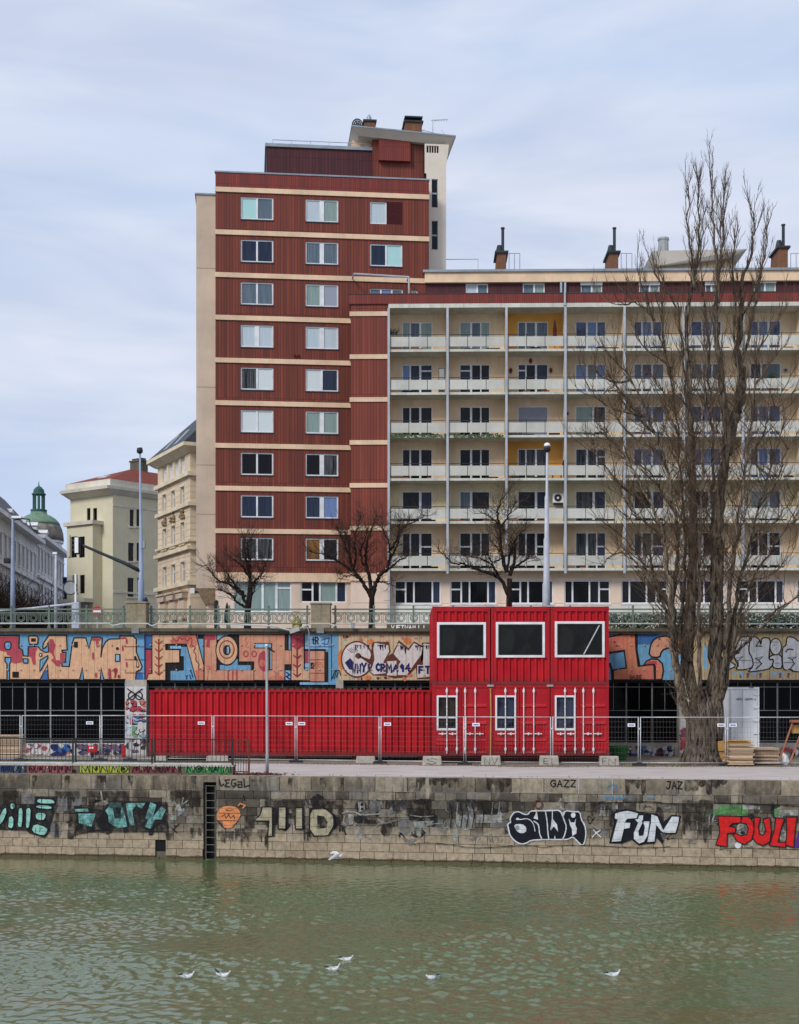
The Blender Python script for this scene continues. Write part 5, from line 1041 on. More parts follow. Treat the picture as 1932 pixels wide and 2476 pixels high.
def white_container():
    Y = 59.7; x0, x1 = XP(1694, Y), XP(1836, Y); w = x1-x0; z0 = .12; h = ZP(1661.5, Y)-z0; cx = (x0+x1)/2
    t = thing('shipping_container', 'white storage container with closed doors beside the big tree trunk', 'container', (cx, Y, z0)); zz = lambda py: ZP(py, Y)-z0; q = lambda px: XP(px, Y)-cx
    m = MB(); frame_box(m, w, h, 2.9, .07, .1, .16); m.build('frame', t, M['whitecont']); m = MB(); side_sheets(m, w, h, 2.9); m.build('shell', t, M['whitecont'])
    for x0_, x1_ in ((-w/2+.08, q(1765)-.01), (q(1765)+.01, w/2-.08)):
        m = MB(); m.wall(x0_, x1_, .17, h-.11, .03)
        m.box(x0_, .005, .17, x0_+.03, .0295, h-.11); m.box(x1_-.03, .005, .17, x1_, .0295, h-.11)
        m.build('door', t, M['whitecont'])
    for px in (1747, 1768.5, 1797):
        m = MB(); m.tube([(q(px), -.02, .2), (q(px), -.02, h-.12)], .024, 8); m.build('lock_bar', t, M['whitecont'])
    for py in (1679, 1711, 1743, 1773):
        m = MB(); m.box(q(1822), -.03, zz(py)-.03, q(1835), .0, zz(py)+.03); m.build('hinge', t, M['whitecont'])
    g = Painter(None, t, -.001); g.fc = type('o', (), dict(pt=lambda s, px, py: (q(px), zz(py)), Y=lambda s, px: Y))()
    g.y0 = .0; g.at(1450, 1640, 3.535); g.text('MCTU', 1172, 172, 9, 14, 3.2, M['blacksteel'], 1, 'lettering', .35); g.text('420971 4', 1244, 172, 9, 14, 3.2, M['blacksteel'], 1, 'lettering', .35); g.text('22G1', 1278, 76, 8, 9, 2.5, M['blacksteel'], 1, 'lettering', .35); g.done()
white_container()
# dark sleepers under the stacked containers
for k, (a, b) in enumerate(pxs):
    m = MB(); m.box(XP(a+6, YC), YC+.6, .004, XP(b-6, YC), YC+.9, zl0-.02); tag(m.build('timber_sleeper', None, M['redrust']), 'dark timber sleeper in the gap under the %s ground container' % ('left', 'middle', 'right')[k], 'sleeper')
for px, l in ((380, 'at its left end'), (540, 'left of the path lamp'), (700, 'right of the path lamp'), (860, 'behind the plain middle block'), (1020, 'at its right end')):
    m = MB(); m.box(XP(px-10, 61), 61.2, .004, XP(px+10, 61), 63.2, .19); tag(m.build('timber_sleeper', None, M['redrust']), 'dark timber sleeper under the long red container '+l, 'sleeper')
# ------------------------------------------------------------------ concrete blocks
def block(px0, px1, Y, ytop, label, marks=None, dep=.42):
    w = XP(px1, Y)-XP(px0, Y); t = thing('concrete_block', label, 'concrete block', ((XP(px0, Y)+XP(px1, Y))/2, Y, .004), 0, 'concrete blocks along the fence'); h = ZP(ytop, Y); e = .03
    m = MB(); m.hexa([(-w/2, 0, 0), (w/2, 0, 0), (w/2, dep, 0), (-w/2, dep, 0), (-w/2+e, .015, h), (w/2-e, .015, h), (w/2-e, dep-.02, h), (-w/2+e, dep-.02, h)]); m.build('body', t, M['conc'], bevel=.025)
    g = Painter(None, t, -.002); c = (px0+px1)/2; X0 = XP(c, Y); g.fc = type('o', (), dict(pt=lambda s, px, py: (XP(px, Y)-X0, ZP(py, Y)), Y=lambda s, px: Y))()
    if marks:
        for txt, x, y, ww, hh in marks: g.text(txt, x, y, ww, hh, 1.2, SBw, 1, 'painted_letter', .1)
        g.done()
block(1021.5, 1068.5, 57.0, 1829, 'pale concrete block marked with a black letter S', (('S', 1031, 1834, 24, 14),)); block(1164, 1211.5, 57.0, 1828, 'pale concrete block marked with black letters N V', (('N', 1172, 1832, 12, 17), ('V', 1189, 1832, 14, 17)))
block(1305, 1352, 56.9, 1828, 'pale concrete block marked with black letters E L', (('E', 1315, 1834, 12, 13), ('L', 1334, 1832, 13, 16))); block(1450.5, 1498, 56.7, 1829, 'pale concrete block marked with black letters F N', (('F', 1457, 1833, 11, 15), ('N', 1472, 1834, 16, 16)))
block(860, 908, 58.5, 1829.5, 'plain concrete block under the middle of the fence before the long container'); block(498, 552, 60.0, 1828, 'plain concrete block behind the fence post left of the rusty barrier'); block(371, 402, 60.1, 1828.5, 'plain concrete block at the left end of the long container')
# ------------------------------------------------------------------ site fence
nodes = [(-160, 60.2), (51, 60.6), (244, 60.75), (315, 60.7), (515, 60.3), (716, 59.4), (919, 58.5), (1124, 57.6), (1334, 57.15), (1546, 56.8), (1757, 56.7), (1968, 56.6)]
fl = ['fence panel at the left picture edge in front of the brown board stack', 'fence panel in front of the dark glazing with the red barrier light', 'narrow fence panel in front of the scrawled pier', 'fence panel in front of the left end of the long container', 'fence panel behind the thin path lamp', 'fence panel over the long container just right of the path lamp', 'fence panel across the right end of the long container', 'fence panel across the left stacked containers', 'fence panel across the right stacked containers', 'fence panel in front of the big tree trunk', 'fence panel in front of the stacked boards at the right edge']
sgn = {1: .87, 3: .87, 4: .93, 5: .06, 6: .08, 7: .12, 8: .92, 9: .95, 10: .06}
def fence(k):
    (a, ya), (b, yb) = nodes[k:k+2]; p0 = Vector((XP(a, ya), ya, 0)); p1 = Vector((XP(b, yb), yb, 0)); d = p1-p0; w = d.length-.09; t = thing('site_fence', fl[k], 'fence', p0+d.normalized()*.045, math.atan2(d.y, d.x), 'mobile site fence panels')
    H = 1.98; zb_ = .10
    m = MB(); m.tube([(0, 0, zb_-.05), (0, 0, H)], .021, 8); m.tube([(w, 0, zb_-.05), (w, 0, H)], .021, 8); m.tube([(.02, 0, H-.02), (w-.02, 0, H-.02)], .019, 8); m.tube([(.02, 0, zb_+.02), (w-.02, 0, zb_+.02)], .019, 8); m.build('frame', t, M['galv'], True)
    m = MB(); n = int(w/.13)
    for i in range(1, n): m.tube([(w*i/n, 0, zb_), (w*i/n, 0, H-.02)], .0030, 3, cap=False)
    for i in range(1, 9): m.tube([(0, .006, zb_+(H-zb_)*i/9), (w, .006, zb_+(H-zb_)*i/9)], .0026, 3, cap=False)
    m.build('wire_mesh', t, M['wire'])
    for q, e in ((0, 1), (w, -1)):
        if q or k: pass
    if k in sgn:
        x = max(.16, min(w-.18, w*sgn[k])); m = MB(); m.box(x-.15, -.03, 1.58, x+.15, -.022, 1.71); o = m.build('name_plate', t, M['signwhite']); m = MB(); m.box(x-.11, -.035, 1.62, x+.11, -.0305, 1.67); m.build('plate_stripe', o, M['blue'])
    if k < len(nodes)-2:
        m = MB(); m.box(w-.02, -.035, 1.46, w+.11, .035, 1.53); m.build('clamp', t, M['galv'])
M['wire'] = pbr('fence_wire', (112, 106, 106), .6, .1, 8)
for k in range(len(nodes)-1): fence(k)
near = ['left of the drain edge board stack', 'before the dark glazing', 'before the scrawled pier', 'by the block at the rusty barrier', 'right of the thin path lamp', 'between path lamp and stacked containers', 'below the white S block post', 'under the E L block post', 'left of the big tree', 'right of the big tree']
fw = ['at the joint beside the brown board stack', 'at the joint before the dark glazing, left of the scrawled pier', 'at the joint before the scrawled pier', 'on the joint near the left plain concrete block', 'on the joint right of the thin path lamp', 'on the joint right of the plain middle concrete block', 'on the joint between the S and N V blocks', 'on the joint at the E L block', 'on the joint right of the F N block', 'on the joint right of the big tree trunk']
for k, (a, ya) in enumerate(nodes[1:-1]):
    t = thing('rubber_ballast', 'dark rubber fence foot '+fw[k], 'fence foot', (XP(a, ya), ya-.05, .004), 0, 'fence feet'); m = MB(); m.prism([(-.30, 0), (.30, 0), (.27, .10), (-.27, .10)], -.11, .11); m.build('block', t, M['blacksteel'], bevel=.015)
    m = MB(); m.box(-.1, -.05, .10, .1, .15, .13); m.build('socket', t, M['dmetal'])
# ------------------------------------------------------------------ stacked boards, trestle, bits and pieces
def boards(px0, px1, Y, py0, dep, n, label, mat='wood', jit=.05, seed=1, tops=None):
    rg = random.Random(seed); w = XP(px1, Y)-XP(px0, Y); h = ZP(py0, Y); t = thing('board_stack', label, 'boards', ((XP(px0, Y)+XP(px1, Y))/2, Y, .004)); m = MB(); z = .06; th = (h-.06)/n
    for k in range(n):
        a, b = rg.uniform(-jit, jit), rg.uniform(-jit, jit); top = tops and k >= n-tops
        m.box(-w/2+a+(.03 if top else 0), rg.uniform(-.03, .03), z, w/2+b-(.06 if top else 0), dep, z+th-.014-(.03 if rg.random() < .2 else 0), M['ply'] if top else M[mat]); z += th
    m.build('boards', t)
    for x in (-w*.35, w*.35): m = MB(); m.box(x-.05, .04, 0, x+.05, dep, .055); m.build('bearer', t, M['redrust'])
boards(1764, 1823, 56.3, 1789, 1.1, 19, 'taller stack of mixed boards with honey plywood on top by the white container', seed=3, tops=3); boards(1824, 1884, 57.0, 1808, 1.0, 13, 'lower stack of pale boards beside the wooden trestle', seed=5, jit=.02)
boards(-120, 49, 60.9, 1777, .9, 14, 'brown board stack behind the fence at the left picture edge', seed=7, jit=.01)
def trestle():
    Y = 56.9; t = thing('trestle', 'wooden trestle of slanted timber legs at the right picture edge', 'trestle', (XP(1925, Y), Y, 0)); q = lambda px, py, y=0: (XP(px, Y)-XP(1925, Y), y, ZP(py, Y))
    for a, b, y in (((1884, 1838), (1918, 1742), -.06), ((1905, 1843), (1944, 1750), -.3), ((1966, 1840), (1932, 1742), .3), ((1990, 1843), (1950, 1746), .0)):
        m = MB(); m.tube([q(*a, y), q(*b, y*.3)], .045, 4); m.build('leg', t, M['woodred'])
    m = MB(); a = q(1912, 1742); m.box(a[0], -.2, a[2]-.08, a[0]+1.6, .2, a[2]+.02); m.build('top_beam', t, M['woodred']); m = MB(); a = q(1916, 1748); m.box(a[0], .08, a[2]-.42, a[0]+1.3, .12, a[2]-.08); m.build('gusset_board', t, M['ply'])
trestle()
def bits():
    Y = 63.6; t = thing('plastic_planter', 'green plastic tub beside the right ground container', 'tub', (XP(1497, 61.5), 61.5, .004)); m = MB(); m.lathe([(.30, 0), (.42, .55), (.46, .60), (.42, .62), (.38, .52)], 14); m.build('tub', t, M['leafp'], True); m = MB(); m.tube([(.46*math.cos(a*.45), .46*math.sin(a*.45), .6) for a in range(15)], .03, 6); m.build('rim', t, M['leafp'])
    t = thing('barrier_light', 'red warning light box on the parapet before the dark glazing', 'warning light', (XP(224, 62.5), 62.5, .0)); m = MB(); m.box(-.21, -.12, .28, .21, .12, .60); m.build('housing', t, M['signred'], bevel=.04); m = MB(); m.tube([(0, 0, .004), (0, 0, .28)], .05, 8); m.build('stand', t, M['blacksteel']); m = MB(); m.box(-.12, -.135, .46, .06, -.121, .54); m.build('reflector', t, M['signwhite'])
    t = thing('barrier_light', 'red and white warning board at the foot of the scrawled pier', 'warning light', (XP(299, 62.3), 62.3, .0)); m = MB(); m.box(-.09, -.05, .1, .09, .05, .62); m.build('board', t, M['signred'], bevel=.02); m = MB(); m.box(-.2, -.1, .004, .2, .1, .1); m.build('foot', t, M['blacksteel'])
    t = thing('waste_bag', 'crumpled white and red rubbish bag beside the wooden trestle', 'bag', (XP(1893, 57.6), 57.6, .004)); rg = random.Random(2); m = MB(); m.lathe([(.2, 0), (.26, .12), (.2, .3), (.1, .42), (.03, .5)], 10); m.v = [(x+rg.uniform(-.05, .05), y+rg.uniform(-.05, .05), z) for x, y, z in m.v]; m.build('sack', t, M['signwhite']); m = MB(); m.tube([(0, 0, .44), (.06, 0, .58)], [.03, .06], 6); m.build('knot', t, M['signred'])
    t = thing('timber_post', 'stubby brown timber bundle standing between the big tree and the board stack', 'timber', (XP(1749, 57.9), 57.9, .004)); m = MB(); m.box(-.22, 0, 0, .22, .5, ZP(1792, 57.9)); m.build('bundle', t, M['ply'], bevel=.02); m = MB(); m.box(-.225, -.004, .5, .225, .505, .54); m.build('strap', t, M['blacksteel'])
bits()
# ================================================================== RED TOWER
FT = Face(XP(521, 94.7), 94.7, .107)
tw = thing('apartment_tower', 'tall dark red tiled apartment tower with cream bands and paired windows', 'apartment tower', (FT.X0, FT.Y0, 0), FT.rz)
def tower():
    S = FT.s; s1 = S(1037); rows = [36.39-2.874*k for k in range(9)]; cols = [(582, 661), (738.5, 818), (894.5, 973)]
    G = [[('gT', 'gM'), ('gL', 'gG'), ('gL', 'gR')], [('gN', 'gN'), ('gM', 'gM'), ('gN', 'gT')], [('gM', 'gM'), ('gG', 'gR'), None], [('gL', 'gL'), ('gL', 'gL'), None], [('gC', 'gW'), ('gW', 'gN'), None], [('gW', 'gW'), ('gG', 'gG'), None], [('gK', 'gK'), ('gK', 'gC'), None], [('gN', 'gN'), ('gN', 'gS'), None], [('gC', 'gC'), ('gO', 'gK'), None]]
    holes = []
    for k, zt_ in enumerate(rows):
        for c, (a, b) in enumerate(cols):
            if G[k][c]: holes.append((S(a), S(b), zt_-1.52, zt_, k, c))
    hz = (S(894), S(974), FT.z(930, 745), FT.z(930, 698)); holes.append((*hz, 9, 0)); h2 = (S(995), S(1010), FT.z(1000, 745), FT.z(1000, 702)); holes.append((*h2, 9, 1))
    zb0, ztop = 11.0, FT.z(521, 416.5); gz = 5.88
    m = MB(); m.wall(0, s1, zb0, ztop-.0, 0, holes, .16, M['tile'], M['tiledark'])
    m.poly([(0, 0, zb0), (0, 12, zb0), (0, 12, ztop), (0, 0, ztop)], M['tan']); m.poly([(s1, 0, gz), (s1, 0, ztop), (s1, 12, ztop), (s1, 12, gz)], M['tile'])
    m.poly([(0, .3, ztop-1.0), (s1, .3, ztop-1.0), (s1, 12, ztop-1.0), (0, 12, ztop-1.0)], M['zinc']); m.poly([(0, 12, gz), (s1, 12, gz), (s1, 12, ztop), (0, 12, ztop)], M['tan'])
    m.poly([(0, .3, ztop-1), (s1, .3, ztop-1), (s1, .3, ztop), (0, .3, ztop)], M['tile'])
    m.build('wall', tw)
    m = MB(); m.box(-.06, -.07, ztop, s1+.06, .34, ztop+.1); m.build('coping', tw, M['zinc'])
    m = MB(); m.box(.02, -.02, 37.0, s1-.02, -.003, ztop-.001); m.build('parapet', tw, M['tilepar'])
    for k in range(9): m = MB(); m.box(-.03, -.09, 36.65-2.874*k, s1+.02, .02, 36.97-2.874*k); m.build('band', tw, M['cream'])
    m = MB(); m.box(-.02, -.10, 10.42, s1+.02, .15, 11.02); m.build('band', tw, M['cream'])
    rg = random.Random(3)
    for a, b, z0, z1, k, c in holes:
        if k == 9: window(tw, a, b, z0, z1, .10, (.34, .67) if c == 0 else (), ('gM', 'gS', 'gM') if c == 0 else ('gG',), .07, .1); continue
        g = G[k][c]
        if (k, c) == (0, 2):
            window(tw, a, (a+b)/2+.03, z0, z1, .10, (), ('gL',), .08, .1); m = MB(); m.box((a+b)/2+.05, .02, z0+.01, b-.01, .09, z1-.01)
            for i in range(12): zz = z0+.06+i*(z1-z0-.1)/12; m.box((a+b)/2+.07, .006, zz, b-.03, .021, zz+.06)
            m.build('shutter', tw, M['maroon']); continue
        wide = c == 1 or k in (3,)
        window(tw, a, b, z0, z1, .10, (.5,), g, .09, .30 if wide and k not in (4,) else .12)
        m = MB(); m.box(a-.03, -.05, z0-.07, b+.03, .12, z0-.004); m.build('window_sill', tw, M['darkroof'])
    # ground floor
    gw_ = [(565.6, 704.5, 1405, 1480), (727, 838, 1403.5, 1456)]; hs = [(S(a), S(b), FT.z(640, d), FT.z(640, c)) for a, b, c, d in gw_]
    m = MB(); m.wall(0, s1, gz, 10.42, .05, hs, .2, M['base_pink']); m.poly([(0, .05, gz), (0, 12, gz), (0, 12, 10.42), (0, .05, 10.42)], M['base_pink']); m.build('ground_floor_wall', tw)
    window(tw, *hs[0], .15, (.27, .5, .74), ('gG', 'gG', 'gG', 'gG'), .09, .16, transom={3: .78}); window(tw, *hs[1], .15, (.26, .42, .78), ('gK', 'gD', 'gG', 'gN'), .09, .12, transom={0: .6})
    for p in (710, 722):
        m = MB(); x = S(p)
    m = MB()
    for z in (7.4, 7.75, 8.1, 8.4): m.box(S(709), .035, z, S(723), .051, z+.05)
    m.build('wall_grooves', tw, M['tan'])
    # cantilevered strip on the left flank
    a, b = S(473.5), .0; y = .75; z0, z1 = FT.z(473, 1420), FT.z(473, 461)
    m = MB(); m.box(a, y, z0, b-.003, 9, z1); m.build('side_strip', tw, M['tan']); m = MB(); m.box(a-.09, y-.09, z1, b+.02, 9.05, z1+.1); m.build('strip_coping', tw, M['zinc'])
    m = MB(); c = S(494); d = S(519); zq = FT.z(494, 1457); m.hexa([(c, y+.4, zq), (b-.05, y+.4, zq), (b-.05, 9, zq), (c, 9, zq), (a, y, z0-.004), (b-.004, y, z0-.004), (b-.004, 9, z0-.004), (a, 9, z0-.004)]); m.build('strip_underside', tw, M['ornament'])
    m = MB()
    for py in (640, 930, 1120, 1240): z = FT.z(473, py); m.box(a+.02, y-.012, z, b-.02, y+.01, z+.03)
    m.build('strip_joints', tw, M['ornament'])
    m = MB(); m.box(c+.1, 1.6, gz, -.01, 9, zq); m.build('side_wall', tw, M['base_pink'])
    # set-back top storey and stair head
    T2 = Face(FT.X0-2.2*math.sin(FT.rz), FT.Y0+2.2*math.cos(FT.rz), FT.t); y = 2.2
    x0, x1, xm = T2.s(645), T2.s(1023), T2.s(900); zt2 = T2.z(800, 361); zt3 = T2.z(960, 336)
    m = MB(); m.box(x0, y, ztop-1.05, xm, 9, zt2); m.build('penthouse', tw, M['tiledark']); m = MB(); m.box(x0-.12, y-.12, zt2, xm-.002, 9, zt2+.22); m.build('penthouse_coping', tw, M['zinc'])
    m = MB(); m.tube([(x0+.4, y, zt2+.5), (xm-.4, y, zt2+.5)], .03, 6)
    for k in range(6): m.tube([(x0+.4+(xm-x0-.8)*k/5, y, zt2+.2), (x0+.4+(xm-x0-.8)*k/5, y, zt2+.5)], .025, 6)
    m.build('roof_rail', tw, M['galv'])
    m = MB(); m.box(xm, y-.25, ztop-1.05, x1, 9, zt3); m.build('stair_head', tw, M['tile']); m = MB(); xa, xb = T2.s(914), T2.s(990); m.box(xa, y-.6, T2.z(950, 396), xb, y-.252, zt3-.02); m.build('projecting_panel', tw, M['tilepar'])
    m = MB(); m.box(T2.s(853), y+.5, zt2+.23, xm-.002, 9, zt3-.01); m.build('cream_recess', tw, M['cream'])
    m = MB()
    for p, w, h in ((660, 1.4, .35), (770, .3, .45), (785, .9, .28), (880, .8, .22)): x = S(p); m.box(x, .9, ztop-.9, x+w, 1.4, ztop+h)
    m.build('roof_planter', tw, M['lampgrey'])
    # slanted cream roof slab
    T3 = Face(FT.X0-1.1*math.sin(FT.rz), FT.Y0+1.1*math.cos(FT.rz), FT.t); xl, xr = T3.s(851), T3.s(1101); zl, zr_ = T3.z(851, 306), T3.z(1101, 331); th = .42
    m = MB(); m.hexa([(xl+.5, y-.6, zl-th), (xr-.5, y-.6, zr_-th), (xr-.5, 10, zr_-th), (xl+.5, 10, zl-th), (xl, y-1.1, zl), (xr, y-1.1, zr_), (xr, 10, zr_), (xl, 10, zl)]); m.build('roof_slab', tw, M['stair']); m = MB(); m.hexa([(xl-.04, y-1.14, zl+.003), (xr+.04, y-1.14, zr_+.003), (xr+.04, 10, zr_+.003), (xl-.04, 10, zl+.003), (xl-.04, y-1.14, zl+.1), (xr+.04, y-1.14, zr_+.1), (xr+.04, 10, zr_+.1), (xl-.04, 10, zl+.1)]); m.build('slab_flashing', tw, M['zinc'])
    # pale stair tower on the right
    yS = 1.4; xs0, xs1 = x1+.01, T2.s(1075); m = MB(); zz = zr_-th-.01
    hs = [(T2.s(1040), T2.s(1055), T2.z(1047, b), T2.z(1047, a)) for a, b in ((443, 511), (543, 612))]+[(T2.s(1027), T2.s(1057), T2.z(1040, 380), T2.z(1040, 363))]
    m.wall(s1+.01, xs1, 24, T2.z(1050, 430), yS, [h for h in hs[:2]], .2, M['stair']); m.wall(xs0, xs1, T2.z(1050, 430), zz, yS, [hs[2]], .2, M['stair'])
    m.poly([(xs1, yS, 24), (xs1, 9, 24), (xs1, 9, zz), (xs1, yS, zz)], M['stair']); m.build('stair_tower', tw)
    m = MB(); zf = T2.z(1075, 408); m.hexa([(xs1, yS+.01, zf), (xs1+.02, yS+.01, zf), (xs1+.02, 9, zf), (xs1, 9, zf), (xs1, yS+.01, zz), (xr-.4, yS+.01, zz), (xr-.4, 9, zz), (xs1, 9, zz)]); m.build('flared_cornice', tw, M['stair'])
    for h in hs[:2]: window(tw, *h, yS+.12, (), ('gD',), .04, .05, 'zinc'); m = MB(); m.box(h[0]+.05, yS+.06, (h[2]+h[3])/2-.06, h[1]-.05, yS+.11, (h[2]+h[3])/2+.06); m.build('window_bar', tw, M['zinc'])
    m = MB(); h = hs[2]; m.box(h[0], yS+.15, h[2], h[1], yS+.3, h[3], M['black'])
    for k in range(5): x = h[0]+(h[1]-h[0])*k/5; m.box(x, yS+.05, h[2], x+.05, yS+.1, h[3], M['stair'])
    m.build('vent_grille', tw)
    # chimneys, dish, antenna on the slab
    zs = lambda p: zl+(zr_-zl)*(T2.s(p)-xl)/(xr-xl)+.11
    for p0, p1, yt, cone in ((882, 908, 291, 1), (981, 1021, 293, 0)):
        a, b = T2.s(p0), T2.s(p1); z0 = zs((p0+p1)/2); z1 = T2.z((p0+p1)/2, yt); m = MB(); m.box(a, y+.2, z0-.1, b, y+1.6, z1); o = m.build('chimney', tw, M['brick']); m = MB(); m.box(a-.1, y+.1, z1, b+.1, y+1.7, z1+.12)
        if not cone:
            for k in range(5): x = a+(b-a)*(k+.5)/5; m.tube([(x, y+.8, z1+.1), (x, y+.8, z1+.35)], .08, 8)
            m.box(a-.05, y+.12, z1+.32, b+.05, y+1.6, z1+.42)
        m.build('chimney_cap', o, M['dmetal'])
        if cone: m = MB(); m.lathe([(.32, z1+.1), (.26, z1+.3), (.2, z1+.32), (.15, z1+.62), (.02, z1+.78)], 12, ((a+b)/2, y+.9)); m.build('chimney_cowl', o, M['zinc'])
    m = MB(); x, z = T2.s(864), T2.z(864, 304); m.tube([(x, y-.1, zl-.3), (x, y-.1, z)], .04, 6)
    for r in (.42, .28, .14): m.tube([(x+r*math.cos(a*.3927)*.85, y-.2+r*.2, z+r*math.sin(a*.3927)) for a in range(17)], .05, 5)
    for a in range(6): m.tube([(x, y-.15, z), (x+.42*.85*math.cos(a), y-.12, z+.42*math.sin(a))], .025, 5)
    m.build('satellite_dish', tw, M['dmetal'])
    m = MB(); x = T2.s(1051); z0, z1 = zs(1051), T2.z(1051, 274); m.tube([(x, y+1, z0-.2), (x, y+1, z1)], .035, 6); m.tube([(x-.1, y+1, z1-.1), (T2.s(1088), y+1, z1+.02)], .03, 6); m.tube([(x-.9, y+.8, T2.z(1051, 304)), (x+.9, y+1.3, T2.z(1051, 309))], .02, 6)
    for k in range(5): m.tube([(x+.2+k*.2, y+.8, z1-.07), (x+.2+k*.2, y+1.2, z1-.07)], .012, 4)
    for k in (-1, 1): m.tube([(x+k*.6, y+1, T2.z(1051, 300)), (x+k*.9, y+1, T2.z(1051, 312))], .015, 4)
    m.build('antenna', tw, M['galv'])
    # pergola frame on the low terrace
    z = FT.z(920, 677); m = MB(); m.tube([(S(852), -1.2, z), (S(984), -1.2, z-.1)], .07, 6); m.tube([(S(984), -1.2, z-.1), (S(984), -1.2, z-1.6)], .06, 6); m.tube([(S(852), -.1, z), (S(852), -1.2, z)], .05, 6); m.tube([(S(984), -.1, z), (S(984), -1.2, z-.1)], .05, 6); m.build('awning_frame', tw, M['post'])
    m = MB()
    for p in (713, 722): x = S(p); m.tube([(x+0, -.02, FT.z(717, 861)), (x, -.12, FT.z(717, 861))], .09, 8)
    m.build('flue_cap', tw, M['maroon'])
M['maroon'] = pbr('maroon_metal', (70, 14, 18), .6, .15, 4)
tower()
# ================================================================== BALCONY WING
FW = Face(XP(848, 93.7), 93.7, -.02)
wg = thing('apartment_block', 'long cream apartment block with rows of pale balconies, red parapet and attic', 'apartment block', (FW.X0, FW.Y0, 0), FW.rz)
M['plinth'] = pbr('pale_plinth_slabs', (222, 218, 206), .85, .07, 1.4, streak=.2, dirt=(150, 144, 128))
def wing():
    S = FW.s; gz = 5.88; sA = S(940); bay = S(1082)-S(940); NB_ = 10; sZ = sA+bay*NB_
    zsl = [11.03]+[14.16+2.86*k for k in range(5)]; zsof = 28.5        # undersides of the balcony slabs
    D = 1.55
    # red end strip
    m = MB(); zt_ = 29.42
    m.poly([(0, 0, 10.9), (sA, 0, 10.9), (sA, 0, zt_-.02), (0, 0, zt_-.02)], M['tile2']); m.poly([(0, 0, 10.9), (0, 6, 10.9), (0, 6, zt_-.02), (0, 0, zt_-.02)], M['tile2']); m.poly([(sA, 0, gz), (sA, D, gz), (sA, D, zsof), (sA, 0, zsof)], M['peach'])
    m.build('end_strip', wg)
    for k in range(6): z = 13.72+2.855*k; m = MB(); m.box(-.07, -.07, z, sA-.02, .05, z+.30); m.box(-.07, .05, z, .0, 3, z+.30); m.build('band', wg, M['cream'])
    m = MB(); m.box(-.06, -.06, 10.35, sA-.02, .1, 10.9); m.build('band', wg, M['cream'])
    m = MB(); m.box(-.1, -.10, 28.78, sZ, .16, zt_); m.box(-.1, .16, 28.78, .06, 3.4, zt_); m.build('roof_parapet', wg, M['tilepar']); m = MB(); m.box(-.13, -.13, zt_, sZ, .2, zt_+.05); m.build('parapet_coping', wg, M['darkroof'])
    m = MB(); m.box(sA-.02, -.14, 28.50, sZ, D, 28.77); m.build('roof_slab', wg, M['slab'])
    # back walls, coloured cell by cell, with window holes
    wl = MB(); RW = 74/142.
    zf = zsl+[zsof]
    glassrow = [['gK', 'gK', 'gK'], ['gD', 'gN', 'gD'], ['gK', 'gD', 'gK'], ['gD', 'gK', 'gD'], ['gD', 'gN', 'gD'], ['gM', 'gM', 'gM']]
    wins = []; rg = random.Random(17)
    for r in range(6):
        z0, z1 = zf[r]+.16, zf[r+1]
        for b in range(NB_):
            x0 = sA+bay*b; x1 = x0+bay; wa = x0+bay*(.22 if b % 2 == 0 else .215 if b < 4 else .2); wb = wa+bay*.525
            ztop = (z0+2.22) if r else z0+2.55
            mat = 'yellowp' if r == 1 else 'peach'
            if r == 5 and b == 2 or r == 2 and b == 2: mat = 'orange'
            if r == 1 and b == 3: mat = 'yellowp'
            h = (wa, wb, z0+.05, ztop); wl.wall(x0, x1, z0, z1, D, [h], .14, M[mat]); wins.append((r, b, h))
    wl.build('back_wall', wg)
    for r, b, (a, c, z0, z1) in wins:
        g = list(glassrow[r]); tr = None; sp = (.27, .60); mw = (.10, .14)
        if b % 2: sp = (.38, .70); mw = (.14, .09)
        if r == 1:
            sp = (.60,) if b % 2 == 0 or b > 2 else (.38,); g = ['gD', 'gN'] if b != 1 else ['gM', 'gD']; mw = .16
            if b == 3: g = ['gC', 'gN']
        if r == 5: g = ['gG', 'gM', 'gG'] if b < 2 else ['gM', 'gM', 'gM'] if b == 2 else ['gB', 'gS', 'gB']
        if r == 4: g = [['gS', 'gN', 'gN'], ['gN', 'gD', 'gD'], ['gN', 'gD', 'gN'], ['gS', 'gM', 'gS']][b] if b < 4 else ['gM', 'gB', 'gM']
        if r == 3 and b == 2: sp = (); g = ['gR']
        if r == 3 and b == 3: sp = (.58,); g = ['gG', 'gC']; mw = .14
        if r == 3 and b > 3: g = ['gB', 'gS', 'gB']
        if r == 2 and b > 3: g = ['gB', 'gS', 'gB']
        if r == 2 and b in (2, 3): g = ['gC', 'gC', 'gC']
        if r == 1 and b > 5: g = ['gG', 'gM']
        if r == 0: tr = {2: .62} if b % 2 == 0 or b == 3 else {0: .62}; g = ['gK', 'gD', 'gK'] if b not in (3, 4) else ['gC', 'gC', 'gN']
        if b == 6 and r == 4: g = ['gN', 'gM']; sp = (.36,); mw = .1
        if r == 4 and b in (0,): tr = {2: .80}
        if r == 4 and b in (1, 2): tr = {0: .80}
        if r == 2 and b == 3: tr = {2: .74}
        window(wg, a, c, z0, z1, D+.06, sp, g, .06, mw, transom=tr)
        if r == 3 and b == 2:
            m = MB()
            for k in range(16): z = z0+.1+k*(z1-z0-.2)/16; m.box(a+.07, D+.045, z, c-.07, D+.066, z+.02)
            m.build('shutter_slats', wg, M['lampgrey'])
